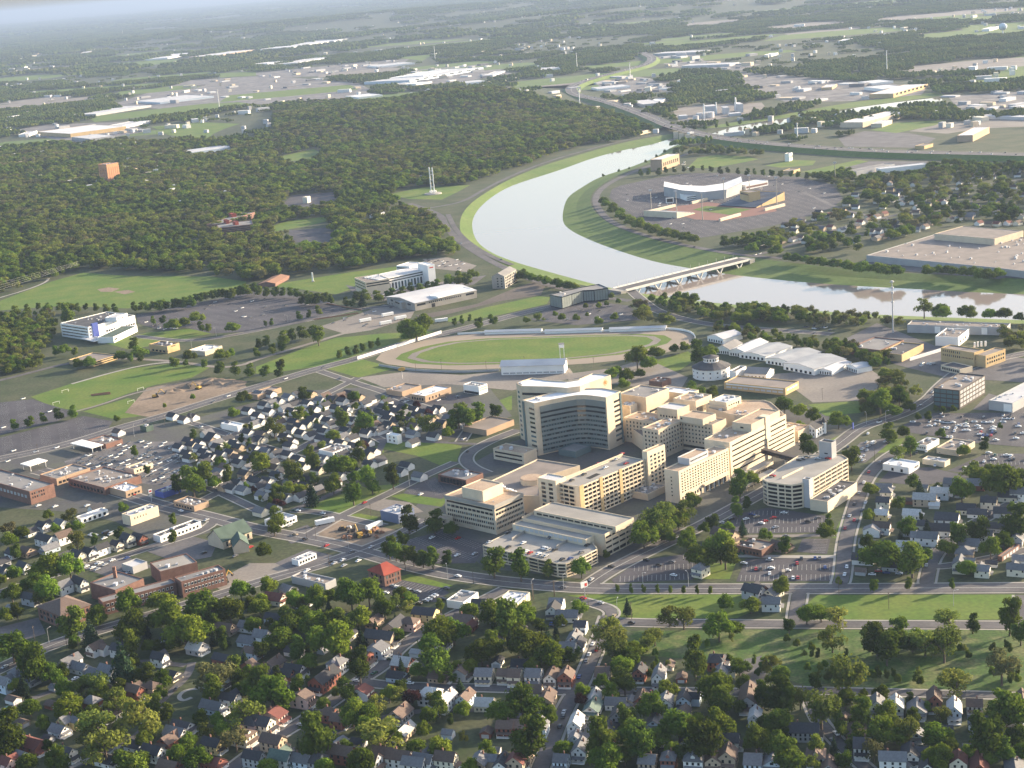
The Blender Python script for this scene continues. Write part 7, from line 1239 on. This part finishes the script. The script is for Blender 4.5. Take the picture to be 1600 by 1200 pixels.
# signs
def sign(name, label, px, py, h, w_, hh, mts, rz=.3):
    p = G(px, py); r = empty(name, (p.x, p.y, 0), label, 'sign'); r.rotation_euler[2] = rz; part('post', *tube(0, 0, 0, h, .25, .2, 6), 'steel', r); part('panel', *box(-w_/2, w_/2, -.25, .25, h, h+hh), mts, r); return r
r = sign('billboard', 'white and red billboard on a post by the lower junction', 914, 932, 6, 5, 3.5, 'white', .6); part('red_print', *box(.2, 2, -.32, -.27, 6.5, 8.5), 'signred', r)
r = sign('shop_sign', 'white and red pole sign above the blue shop corner', 237, 784, 7, 2.8, 3, 'white', .6); part('red_print', *box(-.9, .9, -.32, -.27, 8, 9.3), 'signred', r); part('lower_panel', *box(-1.2, 1.2, -.3, .3, 4.2, 6), 'grey', r)
p = G(629, 592); r = empty('oval_sign', (p.x, p.y, 0), 'orange-yellow oval sign on a pole beside the avenue', 'sign'); part('post', *tube(0, 0, 0, 8, .25, .2, 6), 'steel', r); part('panel', *merge(([(3.6*math.cos(a*math.pi/10), -.3, 9.6+1.7*math.sin(a*math.pi/10)) for a in range(20)]+[(3.6*math.cos(a*math.pi/10), .3, 9.6+1.7*math.sin(a*math.pi/10)) for a in range(20)], [tuple(range(20)), tuple(range(39, 19, -1))]+[(i, (i+1) % 20, 20+(i+1) % 20, 20+i) for i in range(20)])), 'yellow', r)
r = sign('pylon_sign', 'slim blue and white hospital sign at the right-hand street corner', 1333, 671, .4, 1.6, 5, 'blue', .8)
# building site: excavators, trailers, earth heaps, barriers
def excavator(px, py, rz, label):
    p = G(px, py); r = empty('excavator', (p.x, p.y, 0), label, 'excavator'); r.rotation_euler[2] = rz; r.scale = (1.4,)*3
    for s in (-1.1, 1.1): part('track', *box(-2, 2, s-.35, s+.35, 0, .9), 'tyre', r)
    part('body', *box(-2, 1.2, -1.3, 1.3, 1, 2.2), 'yellow', r); part('cab', *box(.2, 1.5, -1.3, -.2, 1, 3), 'glass', r); part('boom', *bar((1, .3, 1.8), (4.2, .3, 5.2), .28), 'yellow', r); part('stick', *bar((4.2, .3, 5.2), (6.6, .3, 2.4), .2), 'yellow', r); part('bucket', *box(6.2, 7.2, -.2, .8, 1.4, 2.4), 'darksteel', r)
excavator(243, 621, .4, 'yellow excavator working left of the earth heaps'); excavator(310, 608, 2.5, 'yellow excavator on top of the bare earth'); excavator(350, 912, 1.0, 'yellow excavator beside the brick school'); excavator(562, 838, 2.0, 'yellow digger in the junction scrap yard')
for i, (x, y, s) in enumerate(((300, 603, 18), (335, 598, 22), (270, 612, 14), (365, 600, 14))):
    p = G(x, y); rg = random.Random(i); v, f = [(0, 0, s*.22)], []
    for k in (1, 2, 3):
        for j in range(12): a = j*.5236; q = s*k/3*rg.uniform(.75, 1.2); v.append((q*math.cos(a), q*math.sin(a)*.8, s*.22*(1-k/3)*rg.uniform(.5, 1.3) if k < 3 else -.2))
    for j in range(12):
        f.append((0, 1+j, 1+(j+1) % 12)); f += [(1+12*k+j, 13+12*k+j, 13+12*k+(j+1) % 12, 1+12*k+(j+1) % 12) for k in (0, 1)]
    o = part('earth_heap', v, f, 'dirt'); o.location = (p.x, p.y, 0); tag(o, ['second', 'third', 'leftmost', 'rightmost'][i]+' brown earth heap on the building site by the avenue', 'earth heap', 'earth heaps')
for i, (x, y, rz) in enumerate(((571, 503, .5), (603, 507, .5), (626, 499, .5), (606, 494, .5), (690, 503, .2), (508, 819, .4), (585, 826, .8))):
    p = G(x, y); r = empty('site_trailer', (p.x, p.y, 0), ['long white site trailer, left of the sports hall group', 'white trailer nearest the clump of trees', 'white trailer under the big tree clump', 'white trailer closest to the sports hall', 'heap-side white trailer below the sports hall', 'white trailer in the scrap yard, left end', 'white trailer in the scrap yard, right end'][i], 'trailer', 'site trailers'); r.rotation_euler[2] = rz; part('box_body', *box(-7, 7, -1.5, 1.5, .9, 4), 'white', r)
    for k in (-4.5, 4.5): part('wheel', *bar((k, -1.3, .5), (k, 1.3, .5), .5, 10), 'tyre', r)
rgs = random.Random(8)
for i in range(26):
    x, y = rgs.uniform(530, 600), rgs.uniform(826, 842); p = G(x, y); o = part('scrap_machine', *merge(box(-2, 2, -1, 1, .3, 1.5), box(-1, .6, -.8, .8, 1.5, 2.4)), rgs.choice(['rust', 'rust', 'white', 'darksteel', 'darksteel', 'yellow'])); o.location = (p.x, p.y, 0); o.rotation_euler[2] = rgs.uniform(0, 3); reg(o, {'yellow': 'yellow', 'rust': 'rusty', 'white': 'white', 'darksteel': 'black', 'blue': 'blue'}[o.data.materials[0].name]+' old machine in the scrap yard', (x, y), 'machine', 'scrap yard machines')
for i, (a, b) in enumerate((((510, 475), (565, 485)), ((490, 500), (560, 490)), ((142, 618), (172, 614)), ((143, 619), (173, 616)))):
    A, B = G(*a), G(*b); o = part('barrier', *ebox((0, 0), (B.x-A.x, B.y-A.y), 0, 1.3, .3), 'rust'); o.location = (A.x, A.y, 0); tag(o, ['upper orange barrier left of the sports hall', 'lower orange barrier left of the sports hall', 'far side of the orange barrier on the football field', 'near side of the orange barrier on the football field'][i], 'barrier')
for i, (x, y) in enumerate(((102, 613), (88, 632), (220, 610), (205, 630))):
    p = G(x, y); r = empty('football_goal', (p.x, p.y, 0), ['white football goal at the far left of the field', 'white football goal at the near left of the field', 'white football goal at the far right of the field', 'white football goal at the near right of the field'][i], 'goal'); r.rotation_euler[2] = .8
    for s in (-3.6, 3.6): part('post', *bar((s, 0, 0), (s, 0, 2.6), .12), 'white', r)
    part('crossbar', *bar((-3.6, 0, 2.6), (3.6, 0, 2.6), .12), 'white', r)
for k in range(4):
    A, B = G(-20, 447+k*4, 14), G(122, 409+k*1.5, 14); o = part('power_line', *bar((0, 0, 0), tuple(B-A), .06, 4), 'steel'); o.location = A; tag(o, ['topmost', 'second', 'third', 'lowest'][k]+' of the four power lines crossing the left wood edge', 'power line', 'power lines')
finish_labels()
# ================================================================ haze: one closed box of pale air round the whole place
hz = part('haze', *box(-245000, 245000, -3500, 245000, -9, 480), None); tag(hz, 'thin pale blue haze filling the air', kind='stuff'); hm = bpy.data.materials.new('haze'); hm.use_nodes = True; t = hm.node_tree; t.nodes.clear()
out = t.nodes.new('ShaderNodeOutputMaterial'); pv = t.nodes.new('ShaderNodeVolumePrincipled'); pv.inputs['Color'].default_value = (.32, .42, .62, 1); pv.inputs['Density'].default_value = HAZE; pv.inputs['Anisotropy'].default_value = .2; t.links.new(pv.outputs[0], out.inputs['Volume']); hz.data.materials.append(hm)
